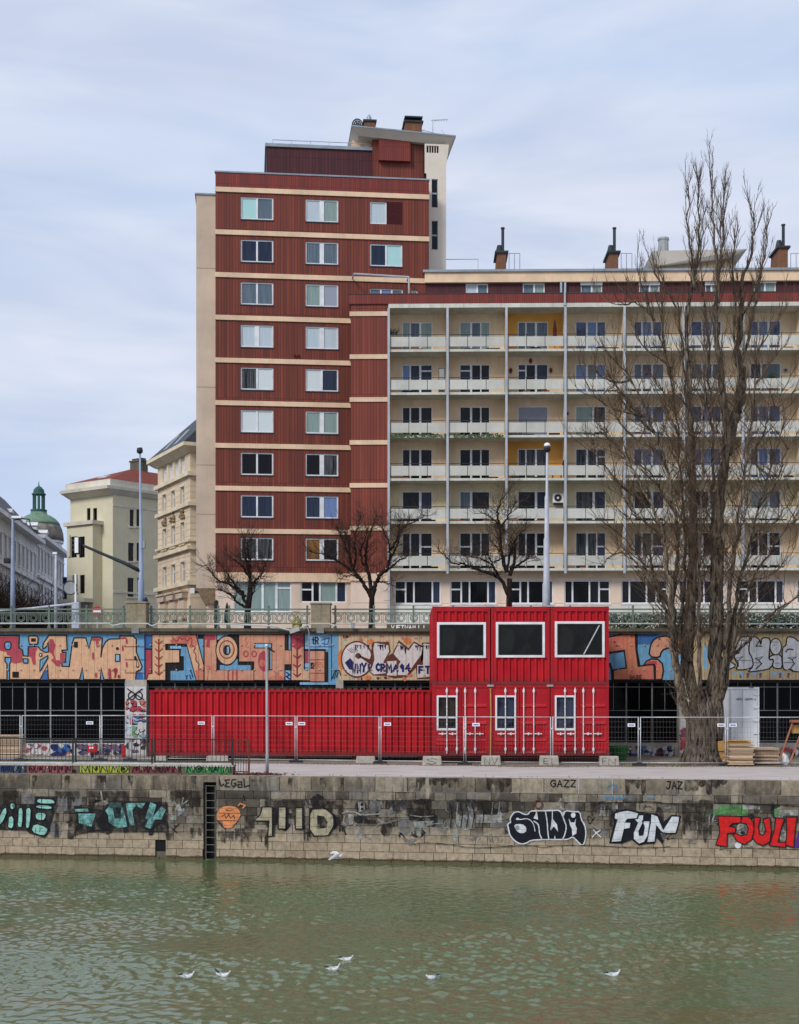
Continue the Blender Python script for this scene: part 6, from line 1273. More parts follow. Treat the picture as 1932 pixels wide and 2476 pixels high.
    # slabs and balconies
    for r in range(6):
        m = MB(); m.box(sA-.02 if r else S(932), -.05, zf[r], sZ, D-.003, zf[r]+.16); m.build('balcony_slab', wg, M['slab'])
        for b in range(NB_):
            x0 = sA+bay*b+.11; x1 = sA+bay*(b+1)-.11; z = zf[r]; m = MB()
            m.box(x0, -.02, z+1.13, x1, .03, z+1.165)
            for k in (0, 1, 2, 3): x = x0+(x1-x0)*(k+.0)/3; m.box(max(x-.018, x0), .0, z+.16, min(x+.018, x1), .03, z+1.13)
            o = m.build('balcony', wg, M['dmetal']); m = MB()
            for k in range(3): a = x0+(x1-x0)*k/3+.02; c = x0+(x1-x0)*(k+1)/3-.02; m.box(a, -.05, z+.34, c, -.022, z+.99)
            m.build('parapet_panel', o, M['parapet'])
            rr = rg.random(); m = MB()            # things kept along the floor edge, dark and pale
            n = rg.choice((1, 2, 2, 3))
            for k in range(n):
                a = rg.uniform(x0, x1-.9); m.box(a, .06+.02*k, z+.162, a+rg.uniform(.3, 1.0), .16+.02*k, z+.162+rg.uniform(.08, .15))
            m.build('floor_edge_boxes', o, M['black'] if rr < .7 else M['woodred'])
    for b in range(NB_+1):
        x = sA+bay*b
        m = MB(); m.box(x-.075, -.18, zf[0]-.2 if b else gz, x+.075, -.06, 28.49); m.build('post', wg, M['post'])
        if b: m = MB(); m.box(x-.03, .2, zf[0]+.165, x+.03, D-.004, 28.49, M['peach']); m.build('divider_wall', wg)
    # ground floor
    yg = .95; hs = []; zt_ = 10.35
    hw = [(953, 1066), (1089, 1202), (1235, 1341), (1368, 1480), (1507, 1620), (1648, 1760), (1792, 1905), (1937, 2050), (2080, 2190)]
    zg0, zg1 = FW.z(1000, 1458), FW.z(1000, 1401)
    hs = [(S(a), S(b), zg0, zg1) for a, b in hw]
    m = MB(); m.wall(0, sZ, gz, 11.03, yg, hs, .2, M['base_pink']); m.wall(sA-.01, sZ, zg1+.15, 11.03, yg-.02, [], .02, M['cream']); m.build('ground_floor_wall', wg)
    m = MB(); m.wall(0, sA, gz, 10.35, .04, [], .1, M['base_pink']); m.box(sA, .04, gz, sA+.05, yg, 11.0); m.build('ground_floor_pier', wg, M['base_pink'])
    m = MB()
    for z in (7.4, 7.75, 8.15, 8.9): m.box(S(852), .025, z, S(936), .041, z+.05)
    for (a, b), (c, d) in zip(hw, hw[1:]):
        for z in (8.15, 8.9): m.box(S(b+3), yg-.015, z, S(c-3), yg+.001, z+.05)
    m.build('wall_grooves', wg, M['tan'])
    m = MB(); m.box(S(842), yg-.45, gz, sZ, yg-.03, FW.z(1100, 1463)); m.build('plinth', wg, M['plinth'])
    m = MB()
    for i in range(26): x = S(850)+i*1.42; m.box(x, yg-.462, gz, x+.04, yg-.449, FW.z(1100, 1464))
    m.build('plinth_joints', wg, M['tan'])
    for k, h in enumerate(hs):
        if k < 3 or k > 5: window(wg, *h, yg+.1, (.24, .42, .82), ('gK', 'gD', 'gK', 'gN'), .08, .11, transom={0: .62})
        else: window(wg, *h, yg+.1, (.18, .55, .76), ('gD', 'gK', 'gD', 'gK'), .08, .11, transom={3: .62})
        m = MB(); m.box(h[0]-.05, yg-.12, h[2]-.08, h[1]+.05, yg+.05, h[2]-.004); m.build('window_sill', wg, M['white_old'])
    # attic
    ya = 2.6; F2 = Face(FW.X0-ya*math.sin(FW.rz), FW.Y0+ya*math.cos(FW.rz), FW.t); S2 = F2.s; zat = F2.z(1200, 685); zr0 = F2.z(1200, 661)
    aw = [(1126, 1180, 686, 716), (1264, 1317, 685, 715), (1404, 1456, 681, 713), (1545, 1595, 681, 713), (1705, 1735, 681, 713), (1822, 1876, 676, 712), (1960, 2012, 678, 712)]
    hs = [(S2(a), S2(b), 28.9, F2.z(a, c)) for a, b, c, d in aw]
    m = MB(); m.wall(S2(1028), sZ, 28.5, zat, ya, hs, .15, M['tiledark']); m.build('attic_wall', wg)
    for k, h in enumerate(hs):
        window(wg, *h, ya+.08, (.52,), ('gL', 'gM') if k == 0 else ('gM', 'gG'), .07, .12)
        if k in (2, 3, 4, 5): m = MB(); m.box(h[0]-.02, ya-.08, h[3]-.26, h[1]+.02, ya+.04, h[3]+.02); m.build('blind_box', wg, M['white'])
    m = MB(); x0 = S2(1027); m.box(x0, ya-.28, zat+.004, sZ, 11, zr0); m.build('fascia', wg, M['cream'])
    m = MB(); m.box(x0-.12, ya-.42, zr0+.003, sZ, 11, zr0+.16); m.build('roof', wg, M['zinc'])
    m = MB(); x = S(1365); m.box(x-.07, ya-.25, 29.6, x+.07, ya-.1, zat-.01); m.box(x+.2, ya-.25, 29.6, x+.34, ya-.1, zat-.01); m.box(x-.06, -.25, 28.6, x+.06, -.15, 29.7); m.build('down_pipe', wg, M['post'])
    # roof features
    yr = 5.; F3 = Face(FW.X0-yr*math.sin(FW.rz), FW.Y0+yr*math.cos(FW.rz), FW.t); S3 = F3.s; zr1 = zr0+.2
    for p, top, pt in ((1213, 612, 549), (1484, 612, 549), (1894, 600, 541)):
        w = .42; x = S3(p); z1 = F3.z(p, top); m = MB(); m.hexa([(x-w-.02, yr, zr1-.1), (x+w-.1, yr, zr1-.1), (x+w-.1, yr+2.2, zr1-.1), (x-w-.02, yr+2.2, zr1-.1), (x-w+.1, yr, z1), (x+w-.1, yr, z1), (x+w-.1, yr+2.2, z1), (x-w+.1, yr+2.2, z1)]); o = m.build('chimney', wg, M['brick'])
        m = MB(); m.box(x-w-.05, yr-.15, z1, x+w+.05, yr+2.3, z1+.14); m.lathe([(.3, z1+.14), (.2, z1+.6), (.16, z1+.75)], 10, (x-.12, yr+.7)); m.build('chimney_cap', o, M['dmetal']); m = MB(); m.tube([(x+.1, yr+.4, z1+.1), (x+.1, yr+.4, F3.z(p, pt))], .11, 8); m.tube([(x+.1, yr+.4, F3.z(p, pt)), (x+.1, yr+.4, F3.z(p, pt-3))], .15, 8); m.build('flue_pipe', o, M['dmetal'])
        m = MB(); a = x+w+.1; b = a+.75; zt2 = F3.z(p, 613)
        for q in (a, (a+b)/2, b): m.tube([(q, yr, zr1), (q, yr, zt2)], .025, 5)
        m.tube([(a, yr, zt2), (b, yr, zt2)], .025, 5); m.box(a, yr, zr1, b, yr+.8, zr1+.2); m.build('roof_hatch', wg, M['zinc'])
    m = MB(); a, b, z = S3(1077), S3(1156), F3.z(1100, 627); m.tube([(a, yr, zr1), (a, yr, z), (b, yr, z), (b, yr, zr1)], .035, 6); m.build('roof_rail', wg, M['galv'])
    a, b, z = S3(1577), S3(1806), F3.z(1700, 607); m = MB(); m.hexa([(a+.35, yr+.6, zr1), (b-.8, yr+.6, zr1), (b-.8, 10, zr1), (a+.35, 10, zr1), (a+.35, yr+.6, z), (b-.8, yr+.6, z), (b-.8, 10, z), (a+.35, 10, z)]); m.build('lift_house', wg, M['ornament']); m = MB(); m.hexa([(a+.5, yr+.3, z-.9), (b-1.2, yr+.3, z-.4), (b-1.2, 10.2, z-.4), (a+.5, 10.2, z-.9), (a, yr-.1, z+.0), (b, yr-.1, z+.1), (b, 10.4, z+.1), (a, 10.4, z)]); m.build('lift_house_roof', wg, M['stair'])
    m = MB(); m.lathe([(.42, z), (.45, z+.3), (.38, z+.35), (.36, z+1.1), (.42, z+1.15), (.4, z+1.3)], 12, (S3(1611), yr+1.2)); m.build('tank', wg, M['lampgrey'])
    return S, sA, bay, zf, D
WS, WA, WBAY, WZF, WD = wing()
def on_balcony(b, r, fx, fy): # a world point on balcony b of floor r
    x = WA+WBAY*(b+fx); c, s = math.cos(FW.rz), math.sin(FW.rz); return (FW.X0+x*c-fy*s, FW.Y0+x*s+fy*c, WZF[r]+.162)
def balcony_things():
    t = thing('air_conditioner', 'white air conditioning unit hung on the balcony wall between the third and fourth bays', 'air conditioner', on_balcony(2, 1, .92, 1.0)); m = MB(); m.box(-.42, 0, 1.35, .42, .35, 2.0); m.build('casing', t, M['white'], bevel=.03); m = MB(); m.tube([(-.08, -.01, 1.68), (-.08, -.03, 1.68)], .25, 16); o = m.build('fan_grille', t, M['blacksteel']); m = MB(); m.tube([(-.08, -.031, 1.68), (-.08, -.04, 1.68)], .08, 12); m.build('fan_hub', o, M['white']); m = MB(); m.box(-.36, .02, 1.22, .36, .3, 1.345); m.build('bracket', t, M['blacksteel'])
    t = thing('potted_plant', 'spiky dark green potted plant on the balcony at the upper right', 'plant', on_balcony(6, 4, .52, .5)); m = MB(); m.lathe([(.2, 0), (.28, .5), (.3, .55)], 12); m.build('pot', t, M['woodred']); m = MB(); rg = random.Random(6)
    for k in range(60): a = rg.uniform(0, 6.28); l = rg.uniform(.5, .9); e = rg.uniform(.3, 1.3); m.tube([(0, 0, .55), (l*.5*math.cos(a)*math.cos(e), l*.5*math.sin(a)*math.cos(e), .55+l*.65*math.sin(e)+.2), (l*math.cos(a)*math.cos(e)*1.2, l*math.sin(a)*math.cos(e), .6+l*.8*math.sin(e))], [.03, .04, .006], 3, flat=.3)
    m.build('leaves', t, M['leaf'])
    t = thing('folded_parasol', 'dark folded parasol standing on the orange top balcony', 'parasol', on_balcony(2, 5, .84, .7)); m = MB(); m.tube([(0, 0, 0), (0, 0, 2.1)], .025, 6); m.build('pole', t, M['blacksteel']); m = MB(); m.lathe([(.05, .8), (.14, .95), (.12, 1.5), (.03, 2.05)], 10); m.build('canopy', t, M['maroon'])
    t = thing('deck_chair', 'dark slatted chair on the orange balcony behind the right street lamp', 'chair', on_balcony(2, 2, .87, .5)); m = MB(); m.box(-.3, -.25, .38, .3, .25, .44); m.build('seat', t, M['dmetal']); m = MB(); m.hexa([(.26, -.25, .44), (.32, -.25, .44), (.32, .25, .44), (.26, .25, .44), (.42, -.25, 1.25), (.47, -.25, 1.25), (.47, .25, 1.25), (.42, .25, 1.25)]); m.build('backrest', t, M['dmetal'])
    for x in (-.28, .28):
        for y in (-.22, .22): m = MB(); m.box(x-.02, y-.02, 0, x+.02, y+.02, .38); m.build('leg', t, M['dmetal'])
    t = thing('folding_rack', 'dark framed folding rack at the end of the second highest balcony of the first bay', 'rack', on_balcony(0, 4, .90, .6)); m = MB(); m.box(-.2, 0, .7, -.17, .03, 1.75); m.box(.19, 0, .7, .22, .03, 1.75); m.box(-.17, 0, 1.72, .19, .03, 1.75); m.box(-.17, 0, .7, .19, .03, .73); m.build('frame', t, M['blacksteel']); m = MB(); m.poly([(-.17, .015, .73), (.19, .015, .73), (.19, .015, 1.72), (-.17, .015, 1.72)]); m.build('cloth', t, M['lampgrey']); m = MB(); m.box(-.2, -.2, 0, .22, .2, .69); m.build('stand', t, M['lampgrey'])
    for k, (b, r, fx, z, l) in enumerate(((2, 4, .10, 1.75, 'small dark wall ornament left of the third-bay window on the second highest balcony row'), (2, 4, .79, 1.75, 'small dark wall ornament right of the third-bay window on the second highest balcony row'), (2, 4, .44, 2.4, 'small dark wall ornament above the third-bay window on the second highest balcony row'))):
        t = thing('wall_ornament', l, 'ornament', on_balcony(b, r, fx, WD-.06), FW.rz); m = MB(); m.lathe([(.02, z-.18), (.1, z-.05), (.11, z+.08), (.03, z+.2)], 8); m.build('body', t, M['redrust'])
    for b, r, fx, l in ((3, 3, .07, 'round grey wall plate left of the fourth-bay window in the middle balcony row'), (6, 4, .82, 'round grey wall plate right of the potted plant window')):
        t = thing('wall_plate', l, 'wall plate', on_balcony(b, r, fx, WD-.05), FW.rz); m = MB(); m.tube([(0, 0, 1.7), (0, -.04, 1.7)], .15, 14); m.build('disc', t, M['lampgrey']); m = MB(); m.tube([(0, -.041, 1.7), (0, -.05, 1.7)], .08, 12); m.build('centre', t, M['dmetal'])
    p = on_balcony(0, 3, 0, -.06); t = thing('trailing_ivy', 'green trailing plant fringe along the slab edge of the first two middle balconies', 'plant', p, FW.rz); m = MB(); rg = random.Random(9)
    for k in range(420): x = rg.uniform(.1, WBAY*1.95); z = rg.uniform(-.17, .1); s = rg.uniform(.03, .07); a = rg.uniform(0, 3); m.poly([(x+s*math.cos(a+q), -rg.uniform(0, .05), z+s*math.sin(a+q)) for q in (0, 1.6, 3.1, 4.7)])
    m.build('leaves', t, M['ivy']); m = MB(); m.tube([(.1, .02, 0), (WBAY*1.95, .02, 0)], .015, 4); m.build('stem', t, M['twig'])
    t = thing('flower_box', 'row of small dark flower pots on the rail end of the topmost first balcony', 'flower pots', on_balcony(0, 5, .10, .1), FW.rz); m = MB(); rg = random.Random(4)
    for k in range(3): m.lathe([(.05, .98), (.09, 1.16), (.07, 1.18)], 8, (-.25+k*.18, 0))
    m.build('pots', t, M['blacksteel']); m = MB()
    for k in range(30): x = rg.uniform(-.3, .25); m.tube([(x, 0, 1.16), (x+rg.uniform(-.15, .15), rg.uniform(-.1, .1), 1.16+rg.uniform(.1, .35))], .012, 3)
    m.build('stems', t, M['leaf'])
M['ivy'] = pbr('ivy_leaf', (78, 96, 60), .8, .3, 5)
balcony_things()
# ================================================================== ORNATE HOUSE BESIDE THE TOWER
def ornate():
    Fs = Face(XP(381.6, 118.2), 118.2, -2.08); t = thing('corner_house', 'narrow ornate apricot corner house with slate roof squeezed beside the tower', 'house', (Fs.X0, Fs.Y0, 0), Fs.rz); gz = 5.88
    L = Fs.s(459.7); Zc = lambda py: Fs.z(459.7, py); lv = [gz, Zc(1409), Zc(1327), Zc(1217.8), Zc(1145), Zc(1083)]
    px = lambda p: Fs.s(p); zz = lambda p, y: Fs.z(p, y)
    hs = []
    for rowi, (y0, y1, xs) in enumerate(((1174.5, 1219, ((393.5, 402.5), (414.5, 424.), (437, 446.5))), (1261.5, 1310, ((394, 403.5), (415, 424.5), (437.5, 447))), (1357.5, 1408, ((394, 404.), (415, 425), (437.5, 448))))):
        for a, b in xs: hs.append((px(a), px(b), zz(447, y1), zz(447, y0), rowi))
    for a, b in ((393, 403), (407, 417), (421.5, 432), (436.5, 447)): hs.append((px(a), px(b), zz(447, 1146), zz(447, 1099), 3))
    m = MB(); m.wall(0, L, gz, lv[5], 0, hs, .25, M['apricot']); Dp = 11
    m.poly([(L, 0, gz), (L, 0, lv[5]), (L, Dp, lv[5]), (L, Dp, gz)]); m.poly([(0, 0, gz), (0, Dp, gz), (0, Dp, lv[5]), (0, 0, lv[5])]); m.build('wall', t, M['apricot'])
    for h in hs:
        fr = window(t, *h[:4], .18, (.5,), ('gM', 'gM') if h[4] < 3 else ('gW', 'gD'), .10, .10, transom={0: .66, 1: .66}); m = MB(); a, b, c, d = h[:4]
        if h[4] < 3: m.box(a-.13, -.06, c-.12, a-.003, .04, d+.13); m.box(b+.003, -.06, c-.12, b+.13, .04, d+.13); m.box(a, -.06, d+.004, b, .04, d+.13); m.box(a-.2, -.14, c-.22, b+.2, .06, c-.125)
        else: m.box(a-.1, -.05, c-.45, b+.1, .02, c-.03)
        m.build('window_surround', t, M['apricot_trim'])
        if h[4] == 1:
            m = MB(); rg = random.Random(int(a*10)); cx = (a+b)/2
            for k in range(14): q = rg.uniform(-.55, .55); z = d+.25+rg.uniform(0, .95)*(1-abs(q)*.9); m.lathe([(.02, z-.12), (.13, z), (.02, z+.12)], 6, (cx+q, -.12))
            m.build('stucco_pediment', t, M['ornament'])
        if h[4] == 2: pass
    for z, th, pr, mt in ((lv[4], .32, .28, 'apricot_trim'), (lv[3], .3, .22, 'apricot_trim'), (lv[2]+.1, .3, .3, 'apricot_trim'), (Zc(1306), .18, .2, 'apricot_trim'), (lv[1], .34, .3, 'apricot_trim')):
        m = MB(); m.box(-pr, -pr, z-th/2, L+pr, .0, z+th/2); m.box(L, .0, z-th/2+.002, L+pr, Dp, z+th/2-.002); m.build('string_course', t, M[mt])
    m = MB()                                              # banded stucco joints
    for z0, z1, n in ((lv[1], lv[2], 5), (lv[2], lv[3], 7), (lv[3], lv[4], 5), (gz+1, lv[1], 4)):
        for k in range(1, n):
            z = z0+(z1-z0)*k/n; m.box(L+.001, .02, z, L+.012, Dp, z+.05); spans = sorted([(h[0]-.15, h[1]+.15) for h in hs if h[2]-.25 < z < h[3]+.2]); x = .05
            for a, b in spans+[(L-.02, L)]:
                if a-x > .1: m.box(x, -.012, z, a, -.001, z+.05)
                x = b
    m.build('stucco_joints', t, M['tan'])
    for k, x in enumerate((394.5, 417, 440)):
        m = MB(); a, b, z = px(x), px(x+13), zz(447, 1447); m.prism([(a-.1, z), (b+.1, z), (b+.25, z+.45), (a-.25, z+.45)], -.5, .02); m.box(a-.3, -.6, z+.46, b+.3, .03, z+.6); m.box(a+.05, -.3, z-1.6, b-.05, .02, z-.004); m.build('bracketed_lintel', t, M['apricot_trim'] if k < 0 else M['tan'])
    m = MB(); z = lv[5]; e = .72; m.hexa([(-.15, -.15, z-.35), (L+.15, -.15, z-.35), (L+.15, Dp, z-.35), (-.15, Dp, z-.35), (-e, -e, z+.06), (L+e, -e, z+.06), (L+e, Dp, z+.06), (-e, Dp, z+.06)]); m.box(-e-.05, -e-.05, z+.062, L+e+.05, Dp, z+.34); m.build('cornice', t, M['apricot_trim'])
    m = MB(); r = z+.345; m.hexa([(-e, -e, r), (L+e, -e, r), (L+e, Dp, r), (-e, Dp, r), (1.2, 3.4, r+3.9), (L-.6, 3.4, r+3.9), (L-.6, Dp-1, r+3.9), (1.2, Dp-1, r+3.9)]); rf = m.build('roof', t, M['darkroof'])
    for k in (2.2, 5.0): m = MB(); m.hexa([(k, -.2, r+.5), (k+1.1, -.2, r+.5), (k+1.1, 1.2, r+.5), (k, 1.2, r+.5), (k+.1, .95, r+1.75), (k+1.0, .95, r+1.75), (k+1.0, 2.2, r+1.75), (k+.1, 2.2, r+1.75)]); m.build('skylight', rf, M['zinc'])
    tl = thing('wall_lamp', 'small white camera-like lamp on the corner of the apricot house', 'lamp', W(470, 1430, Fs.Y(459.7)-1.2)); m = MB(); m.box(-.3, -.2, -.2, .05, .2, .25); m.build('housing', tl, M['white'], bevel=.04); m = MB(); m.box(.05, -.1, -.15, .9, .1, .05); m.build('arm', tl, M['blacksteel'])
ornate()
# ================================================================== PALE GREEN VILLA WITH RED ROOF
def villa():
    Fl = Face(XP(170, 133.6), 133.6, -.755); Fr = Face(XP(272.8, 130), 130, 1.195); gz = 5.88
    t = thing('villa', 'pale olive villa with red tiled roof and projecting bay behind the lamp post', 'house', (Fl.X0, Fl.Y0, 0), Fl.rz); L = Fl.s(272.8); zc_ = Fl.z(272.8, 1184)
    # local frame: x along left face, y behind; the right face leaves the corner at angle to it
    da = Fr.rz-Fl.rz; cx, cy = math.cos(da), math.sin(da); L2 = 13.
    r = lambda s, y=0.: (L+s*cx-y*cy, s*cy+y*cx)
    hs = [(Fl.s(a), Fl.s(b), Fl.z(a, d), Fl.z(a, c)) for a, b, c, d in ((210, 218.5, 1229, 1265.5), (225, 234.5, 1229, 1265.5))]
    m = MB(); m.wall(0, L, gz, zc_, 0, hs, .25)
    k = MB(); hr = [(Fr.s(a), Fr.s(b), Fr.z(a, d), Fr.z(a, c)) for a, b, c, d in ((313.8, 323.7, 1231.5, 1272), (330, 338, 1231.5, 1272), (310, 323.7, 1312, 1356), (330.5, 338.5, 1312, 1356), (308.5, 323.7, 1396.5, 1442.5), (332, 340, 1396.5, 1442.5))]; k.wall(0, L2, gz, zc_, 0, hr, .25)
    b0 = len(m.v); m.v += [(*r(x, y), z) for x, y, z in k.v]; m.f += [tuple(b0+i for i in f) for f in k.f]; m.m += [0]*len(k.f)
    e1 = r(L2); e2 = (e1[0]-9*cy*.2-3, e1[1]+8); e0 = (-1.5, 11)
    for p, q in (((0, 0), e0), (e0, e2), (e2, e1)): m.poly([(*p, gz), (*q, gz), (*q, zc_), (*p, zc_)])
    m.build('wall', t, M['palegreen'])
    for h in hs: window(t, *h, .15, (), ('gK',), .03, .06, 'dmetal')
    for h in hr:
        w = MB(); w.box(h[0]+.02, .12, h[2]+.02, h[1]-.02, .16, h[3]-.02, M['gK']); w.box(h[0]+(h[1]-h[0])*.48, .1, h[2]+.02, h[0]+(h[1]-h[0])*.52, .118, h[3]-.02, M['dmetal']); w.v = [(*r(x, y), z) for x, y, z in w.v]; w.build('window', t)
        w = MB(); w.box(h[0]-.15, -.1, h[2]-.16, h[1]+.15, .05, h[2]-.01); w.v = [(*r(x, y), z) for x, y, z in w.v]; w.build('window_sill', t, M['palegreen_trim'])
    # bay
    a, b = Fl.s(184), Fl.s(246.5); zt_ = Fl.z(215, 1273); y = -1.1; bh = [(Fl.s(p), Fl.s(q), Fl.z(p, d), Fl.z(p, c)) for p, q, c, d in ((194, 207.7, 1300.5, 1351), (213.6, 227, 1300.5, 1351), (199, 209.7, 1392.5, 1437), (215.5, 227, 1392.5, 1437))]
    m = MB(); m.wall(a, b, gz, zt_, y, bh, .25); m.poly([(a, y, gz), (a, 0, gz), (a, 0, zt_), (a, y, zt_)]); m.poly([(b, y, gz), (b, y, zt_), (b, 0, zt_), (b, 0, gz)]); m.build('bay', t, M['palegreen']); m = MB(); m.box(a-.25, y-.25, zt_, b+.25, .0, zt_+.35); m.build('bay_cornice', t, M['palegreen_trim'])
    for h in bh: window(t, *h, y+.12, (.5,), ('gK', 'gK'), .05, .06, 'dmetal')
    m = MB(); m.box(Fl.s(188), y-.12, bh[0][2]+.1, Fl.s(193.3), y-.02, bh[0][3]+.2); m.build('open_shutter', t, M['palegreen_trim']); m = MB(); m.box(Fl.s(188), y-.12, bh[2][2]+.1, Fl.s(198.3), y-.02, bh[2][3]); m.build('open_shutter', t, M['palegreen_trim'])
    zk = Fl.z(215, 1460); m = MB(); m.box(a-.3, y-1.2, zk, b+.2, y, zk+.35); m.build('entrance_canopy', t, M['palegreen_trim'])
    # cornice, attic strip and hip roof follow the bent plan
    plan = [(0, 0), (L, 0), e1, e2, e0]; cen = (sum(p[0] for p in plan)/5, sum(p[1] for p in plan)/5)
    off = lambda d: [(p[0]+(p[0]-cen[0])/math.hypot(p[0]-cen[0], p[1]-cen[1])*d, p[1]+(p[1]-cen[1])/math.hypot(p[0]-cen[0], p[1]-cen[1])*d) for p in plan]
    def ring(d0, z0, d1, z1, mat, name, cap=True):
        m = MB(); A_, B_ = off(d0), off(d1)
        for i in range(5): j = (i+1) % 5; m.poly([(*A_[i], z0), (*A_[j], z0), (*B_[j], z1), (*B_[i], z1)])
        if cap: m.poly([(*p, z1) for p in B_]); m.poly([(*p, z0) for p in reversed(A_)])
        return m.build(name, t, M[mat])
    ring(.1, zc_-.45, .95, zc_, 'palegreen_trim', 'cornice'); ring(1.05, zc_+.01, 1.1, zc_+.3, 'palegreen_trim', 'cornice_edge'); ring(.5, zc_+.31, .5, zc_+.95, 'palegreen_trim', 'attic_strip')
    m = MB(); A_ = off(.45); z0 = zc_+.96; zr = z0+1.75; ra, rb = (L*.55, 4.6), (e1[0]-2.6, e1[1]+1.5)
    for p in ([A_[0], A_[1], None], ): pass
    m.poly([(*A_[0], z0), (*A_[1], z0), (*ra, zr)]); m.poly([(*A_[1], z0), (*A_[2], z0), (*rb, zr), (*ra, zr)]); m.poly([(*A_[2], z0), (*A_[3], z0), (*rb, zr)]); m.poly([(*A_[3], z0), (*A_[4], z0), (*ra, zr), (*rb, zr)]); m.poly([(*A_[4], z0), (*A_[0], z0), (*ra, zr)]); rf = m.build('roof', t, M['tileroof'])
    gx, gy = XP(336, 137)-Fl.X0, 137-Fl.Y0; ca, sa = math.cos(Fl.rz), math.sin(Fl.rz); c = (gx*ca+gy*sa, -gx*sa+gy*ca); zk2 = CZ+(HY-1118)*137/F; m = MB(); m.box(c[0]-.72, c[1]-.5, zr-2, c[0]+.72, c[1]+.5, zk2); m.box(c[0]-.8, c[1]-.58, zk2+.002, c[0]+.8, c[1]+.58, zk2+.14)
    for k in (-1, 0, 1): m.box(c[0]+k*.5-.16, c[1]-.3, zk2+.14, c[0]+k*.5+.16, c[1]+.3, zk2+.36)
    m.build('chimney', rf, M['concdark']); m = MB(); m.hexa([(2.7, 1.0, z0+.40), (3.9, 1.0, z0+.40), (3.9, 1.6, z0+.62), (2.7, 1.6, z0+.62), (2.7, .97, z0+.56), (3.9, .97, z0+.56), (3.9, 1.57, z0+.78), (2.7, 1.57, z0+.78)]); m.build('skylight', rf, M['gL'])
    m = MB(); zz = Fr.z(300, 1435); w = MB(); w.box(.02, -.06, zz, L2, -.003, zz+.18); w.box(.02, -.04, zc_-1.5, L2, -.003, zc_-1.35); w.v = [(*r(x, y), z) for x, y, z in w.v]; w.build('string_course', t, M['palegreen_trim'])
villa()
